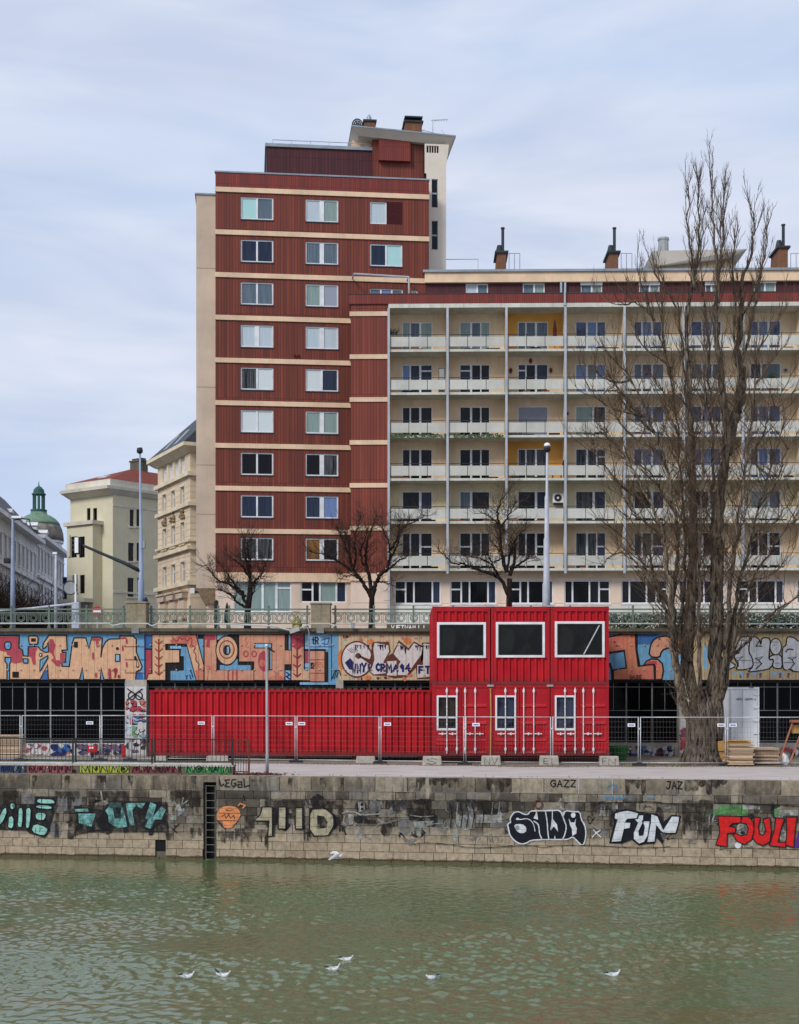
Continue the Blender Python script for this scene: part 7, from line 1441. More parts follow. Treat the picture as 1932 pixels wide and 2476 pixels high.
# ================================================================== GREY-WHITE PALACE ROW AND DOME
def palaces():
    ang = math.atan2(1, -.108); gz = 5.88; k = math.sqrt(1+.108**2); Pt = lambda Y: (-.108*Y-22.9, Y, 0)
    def row(name, label, Y0, Y1, zc_, floors, pitch, roofh, cat='palace'):
        t = thing(name, label, cat, Pt(Y0), ang); L = (Y1-Y0)*k; n = int(L/pitch); hs = []
        for z0, z1 in floors:
            for i in range(n): x = L*(i+.5)/n; hs.append((x-.55, x+.55, z0, z1))
        m = MB(); m.wall(0, L, gz, zc_, 0, hs, .35); m.poly([(L, 0, gz), (L, 14, gz), (L, 14, zc_), (L, 0, zc_)]); m.poly([(0, 0, gz), (0, 0, zc_), (0, 14, zc_), (0, 14, gz)]); m.build('wall', t, M['lavender'])
        for a, b, c, d in hs:
            m = MB(); m.box(a, .28, c, b, .34, d, M['gD']); m.box(a+.5, .24, c, b-.5, .279, d, M['white_old']); w = m.build('window', t)
            m = MB(); m.box(a-.16, -.14, d+.12, b+.16, -.002, d+.32); m.box(a-.12, -.12, c-.2, b+.12, -.002, c-.02); m.box(a-.12, -.06, c-.02, a-.004, -.002, d+.12); m.box(b+.004, -.06, c-.02, b+.12, -.002, d+.12); m.build('surround', w, M['lavender'])
        for z, p, h in ((zc_-.4, .9, .4), (floors[0][0]-.9, .35, .3), (floors[-1][0]-1.0, .3, .3), (floors[1][0]-.8, .25, .25)): m = MB(); m.box(-.02, -p, z, L+p*.5, -.003, z+h); m.build('cornice' if p > .8 else 'string_course', t, M['lavender'])
        m = MB(); m.hexa([(0, -.6, zc_+.01), (L, -.6, zc_+.01), (L, 14, zc_+.01), (0, 14, zc_+.01), (1, 3.2, zc_+roofh), (L-1, 3.2, zc_+roofh), (L-1, 11, zc_+roofh), (1, 11, zc_+roofh)]); rf = m.build('roof', t, M['darkroof'])
        for i in range(max(2, n//3)): m = MB(); x = L*(i+.5)/max(2, n//3); m.box(x-.55, .5, zc_+.3, x+.55, 2.6, zc_+1.3); m.prism([(x-.7, zc_+1.3), (x+.7, zc_+1.3), (x, zc_+1.75)], .4, 2.9); m.build('dormer', rf, M['lavender'])
        return t
    row('palace', 'long grey-white stucco palace front running in from the left picture edge', 92, 152.6, 19.4, ((15.6, 17.6), (11.2, 13.8), (7.2, 9.4)), 2.6, 4.2)
    t = row('domed_palace', 'far grey-white corner palace with the green copper dome and lantern', 152.8, 175.5, 20.1, ((16.3, 18.6), (11.6, 14.6), (7.4, 9.6)), 2.3, 2.2)
    # dome stands on the street corner of the far palace
    c = ((171.5-152.8)*k, 2.5); zb_ = 19.5
    m = MB(); m.lathe([(2.75, zb_), (2.75, zb_+1.50), (2.95, zb_+1.55), (2.95, zb_+1.80), (2.55, zb_+1.85)], 24, c); m.build('dome_drum', t, M['lavender'])
    m = MB(); m.lathe([(3.00, zb_+1.85), (2.94, zb_+2.59), (2.76, zb_+3.29), (2.54, zb_+3.76)], 24, c); m.build('dome_base', t, M['domestone'], True)
    m = MB(); m.lathe([(2.58, zb_+3.76), (2.40, zb_+4.11), (1.98, zb_+4.54), (1.44, zb_+4.89), (1.02, zb_+5.05), (0.96, zb_+5.32)], 24, c); d = m.build('dome', t, M['copper'], True)
    m = MB(); m.lathe([(.95, zb_+5.32), (1.0, zb_+5.59), (.95, zb_+5.63)], 16, c)
    for i in range(8): a = i*math.pi/4+.2; m.tube([(c[0]+.62*math.cos(a), c[1]+.62*math.sin(a), zb_+5.63), (c[0]+.62*math.cos(a), c[1]+.62*math.sin(a), zb_+7.43)], .13, 6)
    m.lathe([(.85, zb_+7.43), (.85, zb_+7.58), (.68, zb_+7.66), (.62, zb_+8.05), (.35, zb_+8.36), (.08, zb_+8.52), (.03, zb_+9.06)], 14, c); m.build('lantern', d, M['copperdark'])
    m = MB(); x = (174.6-152.8)*k; m.box(x, -1.5, 8.5, x+.5, -.1, 16.5); m.box(x-.1, -1.6, 16.5, x+.6, 0, 17.2); m.build('dark_banner', t, M['navy'])
    for z, h in ((19.9, .3),): pass
palaces()
t = thing('far_building', 'distant low pale building closing the street at the far left', 'building', (XP(160, 260), 260, 5.88)); m = MB(); m.box(-8, 0, 0, 6, 8, 9); m.build('wall', t, M['lavender']); m = MB(); m.hexa([(-8.4, -.4, 9.01), (6.4, -.4, 9.01), (6.4, 8.4, 9.01), (-8.4, 8.4, 9.01), (-6, 3, 11), (4, 3, 11), (4, 5, 11), (-6, 5, 11)]); m.build('roof', t, M['darkroof'])
# ================================================================== TREES
def resample(pts, n):
    L = [0.]
    for a, b in zip(pts, pts[1:]): L.append(L[-1]+(b-a).length)
    out = []; j = 0
    for k in range(n+1):
        d = L[-1]*k/n
        while j < len(L)-2 and L[j+1] < d: j += 1
        f = (d-L[j])/max(1e-6, L[j+1]-L[j]); out.append(pts[j].lerp(pts[j+1], f))
    return out, L[-1]
def smooth3(p, it=2):
    for _ in range(it):
        q = [p[0]]
        for a, b in zip(p, p[1:]): q += [a.lerp(b, .25), a.lerp(b, .75)]
        p = q+[p[-1]]
    return p
def shoot(mb, rg, p, d, ln, r, up, wig, segs, lvl, kids, spread, mat, sides=3, droop=0.):
    pts = [p.copy()]; rad = [r]; q = p.copy(); d = d.normalized()
    for k in range(segs):
        d = (d+Vector((0, 0, up/segs))+Vector((rg.gauss(0, wig), rg.gauss(0, wig), rg.gauss(0, wig)))).normalized(); q = q+d*ln/segs; pts.append(q.copy()); rad.append(r*(1-.85*(k+1)/segs))
    mb.tube(pts, rad, sides, mat, cap=False)
    if lvl > 0:
        for k in range(kids):
            f = rg.uniform(.15, .97); i = min(int(f*segs), segs-1); b = pts[i].lerp(pts[i+1], f*segs-i); t = (pts[i+1]-pts[i]).normalized()
            v = Vector((rg.gauss(0, 1), rg.gauss(0, 1), rg.gauss(0, .6))); v = (v-t*v.dot(t)).normalized()
            shoot(mb, rg, b, t+v*spread, ln*rg.uniform(.35, .65)*(1.1-f*.5), max(r*.5, .0055), up, wig, max(3, segs-1), lvl-1, max(1, kids-2), spread, mat, 3)
def poplar():
    Y0 = 58.2; base = W(1696, 1852, Y0); base.z = 0; rg = random.Random(31)
    t = thing('poplar_tree', 'huge bare many-stemmed poplar with furrowed trunk rising behind the fence at the right', 'tree', (base.x, Y0, 0))
    # furrowed butt
    m = MB(); n = 36; rings = []
    for k in range(15):
        z = -.1+k*.235; f = k/14; rows = []
        rx = .71-.12*math.sin(f*2.4)+(.26*max(0, 1-f*3.2)**2)-.42*max(0, f-.68)/.32; cx = -.02+.02*f
        for j in range(n):
            a = 2*math.pi*j/n; q = 1+.07*math.sin(a*7+f*1.4)+.05*math.sin(a*13+2.1*f+1)+.05*math.sin(a*3+2)+rg.uniform(-.015, .015); m.v.append((cx+rx*q*math.cos(a), rx*.85*q*math.sin(a), z))
    for k in range(14):
        for j in range(n): j2 = (j+1) % n; m.f.append((k*n+j, k*n+j2, (k+1)*n+j2, (k+1)*n+j)); m.m.append(m.mi(M['bark']))
    m.f.append(tuple(14*n+j for j in range(n))); m.m.append(0); m.build('trunk', t, None, True)
    ST = [  # traced stems: photo points, base radius, tip radius, depth drift, pale
        ([(1684, 1790), (1666, 1738), (1650, 1690), (1640, 1650), (1628, 1580), (1622, 1510), (1625, 1440), (1612, 1370), (1609, 1311), (1590, 1255), (1569, 1212), (1540, 1150), (1510, 1097), (1480, 1065), (1454, 1035)], .17, .03, -.9, 1),
        ([(1635, 1600), (1632, 1500), (1628, 1420), (1640, 1340), (1635, 1245), (1620, 1180), (1609, 1114), (1585, 1050), (1566, 1008), (1545, 955), (1526, 918), (1503, 888), (1464, 846)], .12, .025, -1.6, 0),
        ([(1650, 1640), (1645, 1500), (1660, 1350), (1650, 1200), (1640, 1050), (1622, 891), (1599, 812), (1582, 776), (1536, 727), (1494, 691)], .09, .02, .8, 0),
        ([(1668, 1600), (1672, 1520), (1676, 1420), (1682, 1300), (1678, 1163), (1674, 1031), (1658, 966), (1652, 880), (1645, 760), (1628, 727), (1595, 688), (1576, 640)], .14, .02, 1.2, 0),
        ([(1688, 1740), (1668, 1640), (1662, 1560), (1668, 1440), (1678, 1300), (1672, 1150), (1668, 957), (1661, 826), (1655, 776), (1672, 710), (1681, 661), (1687, 610), (1691, 520), (1688, 440)], .27, .015, .2, 0),
        ([(1728, 1790), (1728, 1707), (1732, 1530), (1733, 1393), (1737, 1229), (1746, 1170), (1753, 1130), (1760, 1064), (1750, 966), (1737, 900), (1734, 793), (1731, 760), (1737, 727), (1734, 629), (1725, 530), (1721, 470), (1718, 415)], .37, .015, -.3, 0),
        ([(1756, 1100), (1768, 1040), (1780, 1000), (1799, 933), (1788, 890), (1778, 850), (1786, 826), (1796, 760), (1789, 694), (1806, 645), (1822, 600), (1825, 555), (1814, 492)], .24, .015, 1.3, 0),
        ([(1728, 1620), (1727, 1500), (1722, 1400), (1722, 1196), (1724, 1097), (1720, 966), (1714, 908), (1720, 859), (1704, 744), (1696, 678), (1692, 610), (1700, 560), (1706, 510)], .12, .015, 2.0, 0),
        ([(1740, 1700), (1748, 1650), (1758, 1560), (1764, 1450), (1770, 1344), (1786, 1262), (1799, 1130), (1812, 1058), (1826, 930), (1826, 859), (1858, 809), (1898, 745)], .13, .02, -1.5, 0),
        ([(1745, 1690), (1760, 1630), (1775, 1540), (1790, 1480), (1799, 1440), (1826, 1390), (1858, 1340), (1880, 1300), (1898, 1278), (1940, 1250)], .12, .025, -2.2, 0),
        ([(1752, 1640), (1770, 1520), (1783, 1426), (1800, 1360), (1816, 1311), (1832, 1229), (1858, 1163), (1878, 1084), (1900, 1010)], .12, .02, 1.8, 0),
        ([(1660, 1720), (1640, 1620), (1615, 1500), (1609, 1475), (1590, 1430), (1572, 1393), (1549, 1373), (1530, 1350), (1513, 1334), (1480, 1340), (1451, 1370)], .13, .02, -2.4, 0),
        ([(1620, 1470), (1600, 1430), (1582, 1400), (1575, 1350), (1563, 1311), (1536, 1278), (1518, 1245)], .10, .02, .6, 0),
        ([(1692, 1750), (1691, 1600), (1690, 1500), (1692, 1330), (1700, 1100), (1704, 960), (1712, 820), (1735, 700), (1742, 620), (1745, 540), (1746, 500)], .11, .015, -1.9, 0),
        ([(1790, 900), (1812, 800), (1835, 700), (1850, 620), (1858, 540)], .09, .012, 2.2, 0), ([(1790, 1000), (1782, 860), (1776, 740), (1772, 640), (1776, 560)], .09, .012, .6, 0),
        ([(1680, 700), (1668, 600), (1662, 520), (1664, 450)], .07, .012, 1.0, 0), ([(1733, 700), (1748, 600), (1752, 520), (1748, 450)], .07, .012, -1.0, 0),
        ([(1850, 1500), (1880, 1470), (1910, 1455), (1940, 1440)], .06, .02, -2.4, 0), ([(1760, 1600), (1800, 1560), (1850, 1510), (1905, 1460), (1930, 1440)], .08, .02, -2.5, 0)]
    for k, pp in enumerate(([(1609, 1311), (1570, 1270), (1530, 1240), (1505, 1190), (1480, 1150)], [(1569, 1212), (1530, 1200), (1490, 1160), (1450, 1110), (1420, 1075)], [(1566, 1008), (1520, 1000), (1480, 990), (1440, 960), (1418, 925)], [(1526, 918), (1490, 930), (1440, 900), (1400, 872)], [(1582, 776), (1555, 700), (1538, 650)], [(1609, 1114), (1580, 1080), (1540, 1070), (1500, 1020), (1468, 990)], [(1622, 891), (1590, 860), (1560, 850), (1530, 790)], [(1604, 830), (1600, 740), (1604, 675)], [(1799, 1130), (1830, 1080), (1850, 1030), (1880, 980), (1895, 930)], [(1816, 1311), (1850, 1290), (1890, 1240), (1925, 1200)], [(1832, 1229), (1870, 1180), (1900, 1100), (1915, 1060)], [(1826, 930), (1850, 900), (1880, 850), (1905, 830)], [(1770, 1344), (1800, 1260), (1812, 1180)], [(1796, 760), (1830, 700), (1842, 650)], [(1572, 1393), (1540, 1340), (1500, 1290), (1468, 1268)], [(1585, 1050), (1550, 1020), (1520, 960), (1500, 950), (1470, 905)], [(1635, 1245), (1600, 1190), (1575, 1140), (1570, 1090)], [(1640, 1050), (1615, 1000), (1605, 950), (1580, 920)], [(1536, 727), (1510, 740), (1470, 730)], [(1783, 1426), (1820, 1400), (1850, 1400), (1890, 1370)])): ST.append((pp, .055, .012, (-1.2, .9, -2., 1.5)[k % 4], 0))
    tw = MB(); rg = random.Random(77)
    for si, (pp, r0, r1, dy, pale) in enumerate(ST):
        n = len(pp); zlo = ZP(pp[0][1], Y0); pts = []
        for i, (a, b) in enumerate(pp):
            z = ZP(b, Y0); f = min(1., max(0, (z-zlo)/16)); Y = Y0+dy*min(1., f*2.2)+(.25*math.sin(z*.9+si) if i else 0); w = W(a, b, Y); pts.append(Vector((w.x-base.x, Y-Y0, w.z)))
        pts = smooth3(pts, 2); N_ = max(14, int(len(pts)*.9)); pts, ln = resample(pts, N_)
        for p in pts[2:-1]: p += Vector((rg.gauss(0, .035), rg.gauss(0, .05), 0))
        rad = [r0*(1-f)**1.15+r1*f+(.02*math.sin(k*2.1+si) if r0 > .2 and f < .5 else 0) for k, f in ((k, k/N_) for k in range(N_+1))]
        m = MB(); m.tube(pts, rad, 10 if r0 > .12 else 6, M['barkpale'] if pale else M['bark'], cap=True); m.build('limb', t, None, True)
        z0 = pts[0].z
        step = .11; k = int(ln/step)
        for i in range(k):
            f = (i+rg.random())/k; j = min(int(f*N_), N_-1); b = pts[j].lerp(pts[j+1], f*N_-j)
            if b.z < 4.2 or (b.z < 7 and rg.random() < .45): continue
            d = (pts[j+1]-pts[j]).normalized(); a = rg.uniform(0, 6.28); v = Vector((math.cos(a), math.sin(a), 0))
            top = b.z > 15.5
            big = rg.random() < .34
            le = (rg.uniform(.9, 2.1) if big else rg.uniform(.4, 1.0))*(.85 if top else 1.35)
            shoot(tw, rg, b, d*(.9 if top else .35)+v*(.35 if top else .75)+Vector((0, 0, .25)), le, (.025 if big else .013)*(.85 if top else 1), 1.0 if top else .75, .13, 5, 2 if big else 1, 5 if big else 3, .45 if top else .75, M['twig'])
    tw.build('twigs', t)
    m = MB(); rg = random.Random(12)        # pale suckers round the fork at the left
    for k in range(60):
        a = rg.uniform(1.6, 4.4); z = rg.uniform(1.3, 3.0); p = Vector((-.55+rg.uniform(-.15, .3), -.5+rg.uniform(-.2, .4), z)); shoot(m, rg, p, Vector((-.6+rg.uniform(-.3, .5), -.3+rg.uniform(-.3, .3), 1)), rg.uniform(.5, 1.7), .014, .6, .16, 5, 1, 3, .7, M['barkpale'])
    m.build('suckers', t)
    m = MB()
    for px, py in ((1681, 1606),): w = W(px, py, Y0-.55); m.tube([(w.x-base.x, -.5, w.z), (w.x-base.x-.02, -.62, w.z)], .07, 10)
    m.build('pruning_scar', t, M['wood'])
    m = MB(); rg = random.Random(5)
    for k in range(1500):
        a = rg.uniform(0, 6.28); r = 1.0+abs(rg.gauss(0, .7)); x, y = r*math.cos(a)*1.9, r*math.sin(a)*.6-.25; h = rg.uniform(.03, .12); m.poly([(base.x+x-.012, Y0+y, .003), (base.x+x+.012, Y0+y, .003), (base.x+x+rg.uniform(-.04, .04), Y0+y+rg.uniform(-.03, .03), h)])
    tag(m.build('grass_tufts', None, M['grassdirt']), 'thin dry grass and moss around the foot of the big poplar', 'grass', kind='stuff')
poplar()
def street_tree(label, Y, org, k, trunk, limbs, seed, dens=1.0, ground=ZS):
    q = lambda p, dy=0: W(org[0]+p[0]/k, org[1]+p[1]/k, Y+dy); b = q(trunk[0]); t = thing('street_tree', label, 'tree', (b.x, Y, ground), 0, 'bare street trees before the apartment buildings'); rg = random.Random(seed); o = Vector((b.x, Y, ground))
    tp = [Vector((0, 0, -.1)), q(trunk[0])-o]+[q(p)-o for p in trunk[1:]]; r0 = trunk_r = .21
    m = MB(); pts, ln = resample(smooth3(tp, 2), 14); m.tube(pts, [r0*(1.25-.35*min(1, i/4)-.25*i/14) for i in range(15)], 10, M['barkdark']); m.build('trunk', t, None, True)
    tw = MB()
    for li, (pp, ra, rb) in enumerate(limbs):
        dyt = rg.uniform(-1.3, 1.3); n = len(pp); pts = [q(p, dyt*(i/(n-1))**1.2)-o for i, p in enumerate(pp)]; N_ = n*5; pts, ln = resample(smooth3(pts, 2), N_)
        for p in pts[2:]: p += Vector((rg.gauss(0, .025), rg.gauss(0, .04), rg.gauss(0, .02)))
        m = MB(); m.tube(pts, [ra*(1-f)+rb*f for f in (i/N_ for i in range(N_+1))], 7, M['barkdark']); m.build('limb', t, None, True)
        kk = int(ln/.065*dens)
        for i in range(kk):
            f = .22+.78*(i+rg.random())/kk; j = min(int(f*N_), N_-1); c = pts[j].lerp(pts[min(j+1, N_)], f*N_-j); d = (pts[j+1]-pts[j]).normalized(); a = rg.uniform(0, 6.28)
            shoot(tw, rg, c, d*.6+Vector((math.cos(a)*.9, math.sin(a)*.9, rg.uniform(-.2, .7))), rg.uniform(.5, 1.5)*(1.15-.4*f), .015*(1.2-.5*f), .5, .2, 5, 2, 4, .8, M['twigdark'])
        for i in range(5): shoot(tw, rg, pts[-1], (pts[-1]-pts[-3])+Vector((rg.gauss(0, .3), rg.gauss(0, .3), rg.gauss(0, .2))), rg.uniform(.6, 1.3), .016, .5, .2, 5, 2, 4, .7, M['twigdark'])
    tw.build('twigs', t); return t
M['barkdark'] = bark('dark_street_tree_bark', (28, 23, 21), (66, 54, 48))
street_tree('low bare street tree in front of the tower corner, left of the second stone pillar', 73, (500, 1230), 6.554, [(645, 1620), (660, 1520), (685, 1350), (690, 1200)],
    [([(650, 1540), (560, 1360), (430, 1260), (330, 1160), (200, 1170), (60, 990), (-10, 900)], .09, .02), ([(690, 1250), (780, 1130), (850, 1070), (900, 960), (935, 870)], .08, .02), ([(640, 1560), (540, 1530), (450, 1450), (420, 1380), (300, 1320), (190, 1285)], .08, .02), ([(690, 1250), (672, 1000), (640, 850), (605, 690), (590, 480)], .11, .02), ([(680, 1080), (690, 900), (660, 720), (640, 560), (700, 450)], .08, .015), ([(650, 1050), (560, 900), (480, 840), (360, 760)], .07, .015), ([(620, 1400), (520, 1280), (420, 1180), (330, 1030), (230, 880)], .08, .02), ([(680, 1400), (760, 1320), (740, 1250), (860, 1100)], .05, .015)], 41)
street_tree('spreading bare street tree with three main limbs in front of the red end strip', 73, (740, 1200), 5.325, [(845, 1560), (845, 1400), (850, 1260)],
    [([(840, 1300), (740, 1130), (650, 990), (590, 920), (565, 780), (545, 600), (520, 470)], .12, .02), ([(848, 1270), (800, 960), (765, 800), (780, 600), (830, 450), (905, 260)], .12, .02), ([(855, 1280), (890, 1140), (930, 1030), (1060, 940), (1085, 760), (1080, 680), (1045, 550), (970, 390)], .13, .02), ([(1075, 930), (1150, 860), (1240, 810), (1330, 765)], .06, .02), ([(1085, 690), (1150, 600), (1190, 500), (1240, 410), (1380, 330), (1530, 250)], .07, .015), ([(600, 940), (645, 850), (625, 680), (650, 450), (700, 300)], .07, .015), ([(570, 950), (480, 870), (340, 800), (250, 750), (80, 720)], .07, .015), ([(700, 1090), (620, 1010), (520, 1030), (440, 1060)], .05, .015), ([(760, 880), (730, 880), (690, 720), (760, 560), (800, 420)], .06, .015), ([(920, 1100), (1020, 1110), (1120, 1140)], .04, .012), ([(1090, 800), (1150, 680), (1190, 600), (1200, 420), (1210, 330)], .06, .015), ([(570, 800), (500, 640), (460, 520), (400, 420)], .06, .015)], 42)
street_tree('bare street tree behind the stacked red containers, left of the right street lamp', 73, (1060, 1170), 5.68, [(975, 1740), (970, 1600), (978, 1300)],
    [([(955, 1520), (880, 1330), (800, 1260), (700, 1220), (450, 1150), (330, 1090), (240, 1110), (120, 1030), (30, 940)], .11, .02), ([(830, 1280), (760, 1150), (730, 1080), (700, 1000), (660, 920)], .08, .02), ([(950, 1220), (890, 1050), (860, 900), (855, 700), (830, 560), (740, 470), (610, 390)], .12, .02), ([(980, 1260), (1030, 1120), (1050, 980), (1050, 760), (1120, 680), (1190, 610)], .11, .02), ([(1005, 1190), (1120, 1090), (1280, 985), (1400, 1040)], .07, .015), ([(945, 1180), (975, 1000), (1030, 830), (1020, 740), (930, 640)], .07, .015), ([(850, 580), (800, 400), (840, 270), (920, 140)], .07, .012), ([(855, 600), (930, 480), (1000, 380), (1060, 260)], .06, .012), ([(760, 1080), (870, 1030), (950, 980), (1020, 930)], .05, .012), ([(840, 930), (760, 820), (710, 750)], .05, .012), ([(700, 1080), (620, 1040), (500, 1000), (400, 1010)], .05, .012)], 43)
def far_trees():
    for k, (px, Y, h, l) in enumerate(((-40, 105, 7.0, 'bushy bare tree at the left picture edge before the palace'), (30, 112, 6.8, 'bushy bare tree right of the tall grey post before the palace'), (66, 122, 6.8, 'bushy bare tree between the grey post and the thin lamp before the palace'), (96, 135, 6.8, 'bushy bare tree behind the thin lamp before the palace'), (122, 148, 6.8, 'bushy bare tree at the far end of the palace row'), (150, 165, 6.4, 'small far bare tree between the palace and the villa'))):
        rg = random.Random(60+k); t = thing('bare_tree', l, 'tree', (XP(px, Y), Y, ZS), 0, 'bare trees along the palace row'); m = MB(); m.tube([(0, 0, 0), (.1, 0, 1.2), (0, .1, 2.4)], [.2, .16, .13], 7, M['barkdark']); m.build('trunk', t, None, True); tw = MB()
        for i in range(46):
            a = rg.uniform(0, 6.28); s = rg.uniform(.4, 1.3); shoot(tw, rg, Vector((0, 0, rg.uniform(1.2, 2.4))), Vector((s*math.cos(a), s*math.sin(a), rg.uniform(.5, 1.2))), (h-2)*rg.uniform(.55, .95), .055, .4, .2, 6, 2, 7, .8, M['twigdark'])
        tw.build('crown', t)
far_trees()
# ================================================================== LAMPS AND SIGNS
def lamp_left():
    Y = 66.2; X0 = XP(341, Y); t = thing('street_lamp', 'blue-grey street lamp with a traffic signal arm behind the first stone pillar', 'street lamp', (X0, Y, ZS)); z = lambda py: ZP(py, Y)-ZS; q = lambda px, py: (XP(px, Y)-X0, 0, z(py))
    m = MB(); m.tube([(0, 0, 0), (0, 0, z(1405)), (0, 0, z(1400)), (0, 0, z(1306)), (0, 0, z(1300)), (-.03, 0, z(1200)), (-.03, 0, z(1198)), (-.05, 0, z(1092))], [.15, .15, .105, .10, .075, .062, .052, .045], 12); m.build('pole', t, M['lamp'], True)
    m = MB(); m.lathe([(.05, z(1097)), (.13, z(1095)), (.15, z(1090)), (.13, z(1084)), (.04, z(1081))], 14, (-.06, 0)); m.build('lamp_head', t, M['blacksteel'], True); m = MB(); m.lathe([(.11, z(1082.5)), (.09, z(1080)), (.02, z(1079))], 12, (-.06, 0)); m.build('lamp_cap', t, M['signwhite'])
    m = MB(); m.tube([q(340, 1381), q(300, 1361), q(250, 1340), q(206, 1321), q(196, 1318)], [.10, .09, .075, .065, .06], 8); m.build('signal_arm', t, M['dmetal'], True)
    a = q(189, 1318); m = MB(); m.box(a[0]-.10, -.22, z(1340), a[0]+.10, .2, z(1299)); s = m.build('signal_head', t, M['blacksteel'], bevel=.02); m = MB(); m.box(a[0]-.11, -.26, z(1338), a[0]+.06, -.225, z(1301)); m.build('backing_board', s, M['signwhite'])
    for py in (1308, 1319, 1330): m = MB(); m.tube([(a[0]-.1, -.0, z(py)), (a[0]-.24, -.0, z(py)-.03)], [.09, .1], 10); m.build('signal_visor', s, M['blacksteel'])
    m = MB(); m.box(.1, -.16, z(1300)-.5, .2, .1, z(1300)-.2); m.build('switch_box', t, M['lampgrey']); m = MB(); m.tube([(.2, -.1, z(1458)), (.26, -.12, z(1452)), (.24, -.1, z(1445))], [.07, .1, .05], 8); m.build('blue_sleeve', t, M['navy'])
lamp_left()
def lamp_right():
    Y = 67.5; X0 = XP(1321, Y); t = thing('street_lamp', 'tall pale street lamp rising behind the stacked red containers', 'street lamp', (X0, Y, ZS)); z = lambda py: ZP(py, Y)-ZS
    m = MB(); m.tube([(0, 0, 0), (0, 0, z(1412)), (.01, 0, z(1405)), (.01, 0, z(1305)), (.02, 0, z(1299)), (.02, 0, z(1202)), (.03, 0, z(1198)), (.04, 0, z(1092))], [.19, .185, .15, .14, .11, .098, .07, .052], 14); m.build('pole', t, M['lampw'], True)
    m = MB(); m.lathe([(.05, z(1094)), (.14, z(1091)), (.17, z(1086)), (.16, z(1080))], 16, (.04, 0)); m.build('lamp_head', t, M['blacksteel'], True); m = MB(); m.lathe([(.15, z(1080)), (.155, z(1076)), (.11, z(1072)), (.03, z(1070.5))], 16, (.04, 0)); m.build('lamp_cap', t, M['signwhite'], True)
lamp_right()
def lamp_far():
    Y = 80; X0 = XP(31, Y); t = thing('street_lamp', 'slim grey lamp post with flat arm before the palace at the left edge', 'street lamp', (X0, Y, ZS)); z = lambda py: ZP(py, Y)-ZS
    m = MB(); m.tube([(0, 0, 0), (0, 0, z(1400)), (0, 0, z(1260)), (0, 0, z(1253))], [.16, .125, .07, .05], 10); m.build('pole', t, M['lamp'], True); m = MB(); m.box(-.05, -.12, z(1253)-.02, .52, .12, z(1253)+.12); m.build('lamp_head', t, M['signwhite'], bevel=.03); m = MB(); m.tube([(0, 0, z(1258)), (.5, 0, z(1254)), (.95, 0, z(1256)), (1.0, 0, z(1272)), (1.15, .0, z(1280)), (1.45, 0, z(1284))], .04, 6); m.build('side_arm', t, M['dmetal']); m = MB(); m.box(-.5, -.15, z(1362), -.15, .15, z(1349)); m.build('camera_box', t, M['blacksteel'], bevel=.05)
    Y = 96; X1 = XP(135, Y); t = thing('street_lamp', 'thin light post between the palace and the villa', 'street lamp', (X1, Y, ZS)); z = lambda py: ZP(py, Y)-ZS; m = MB(); m.tube([(0, 0, 0), (0, 0, z(1400)), (0, 0, z(1338))], [.13, .1, .07], 8); m.build('pole', t, M['lampw'], True); m = MB(); m.box(-.2, -.1, z(1340), .08, .1, z(1335)); m.build('lamp_head', t, M['signwhite'])
lamp_far()
def path_lamp():
    Y = 50.75; X0 = XP(646, Y); t = thing('path_lamp', 'thin grey lamp post at the quay edge in front of the long red container', 'lamp', (X0, Y, 0)); z = lambda py: ZP(py, Y)
    m = MB(); m.tube([(0, 0, 0), (0, 0, .7), (0, 0, .72), (-.02, 0, z(1562))], [.062, .062, .05, .042], 12); m.build('pole', t, M['lampgrey'], True); m = MB(); m.tube([(-.02, 0, z(1562)), (-.02, 0, z(1557))], .05, 10); m.build('pole_cap', t, M['signwhite'])
    m = MB(); m.hexa([(.03, -.12, z(1570)), (.28, -.10, z(1579)), (.28, .14, z(1579)), (.03, .14, z(1570)), (.03, -.12, z(1563)), (.25, -.1, z(1574)), (.25, .14, z(1574)), (.03, .14, z(1563))]); m.build('lamp_head', t, M['blacksteel'], bevel=.02); m = MB(); m.tube([(0, 0, .02), (0, 0, .06)], .12, 12); m.build('foot_plate', t, M['dmetal'])
path_lamp()
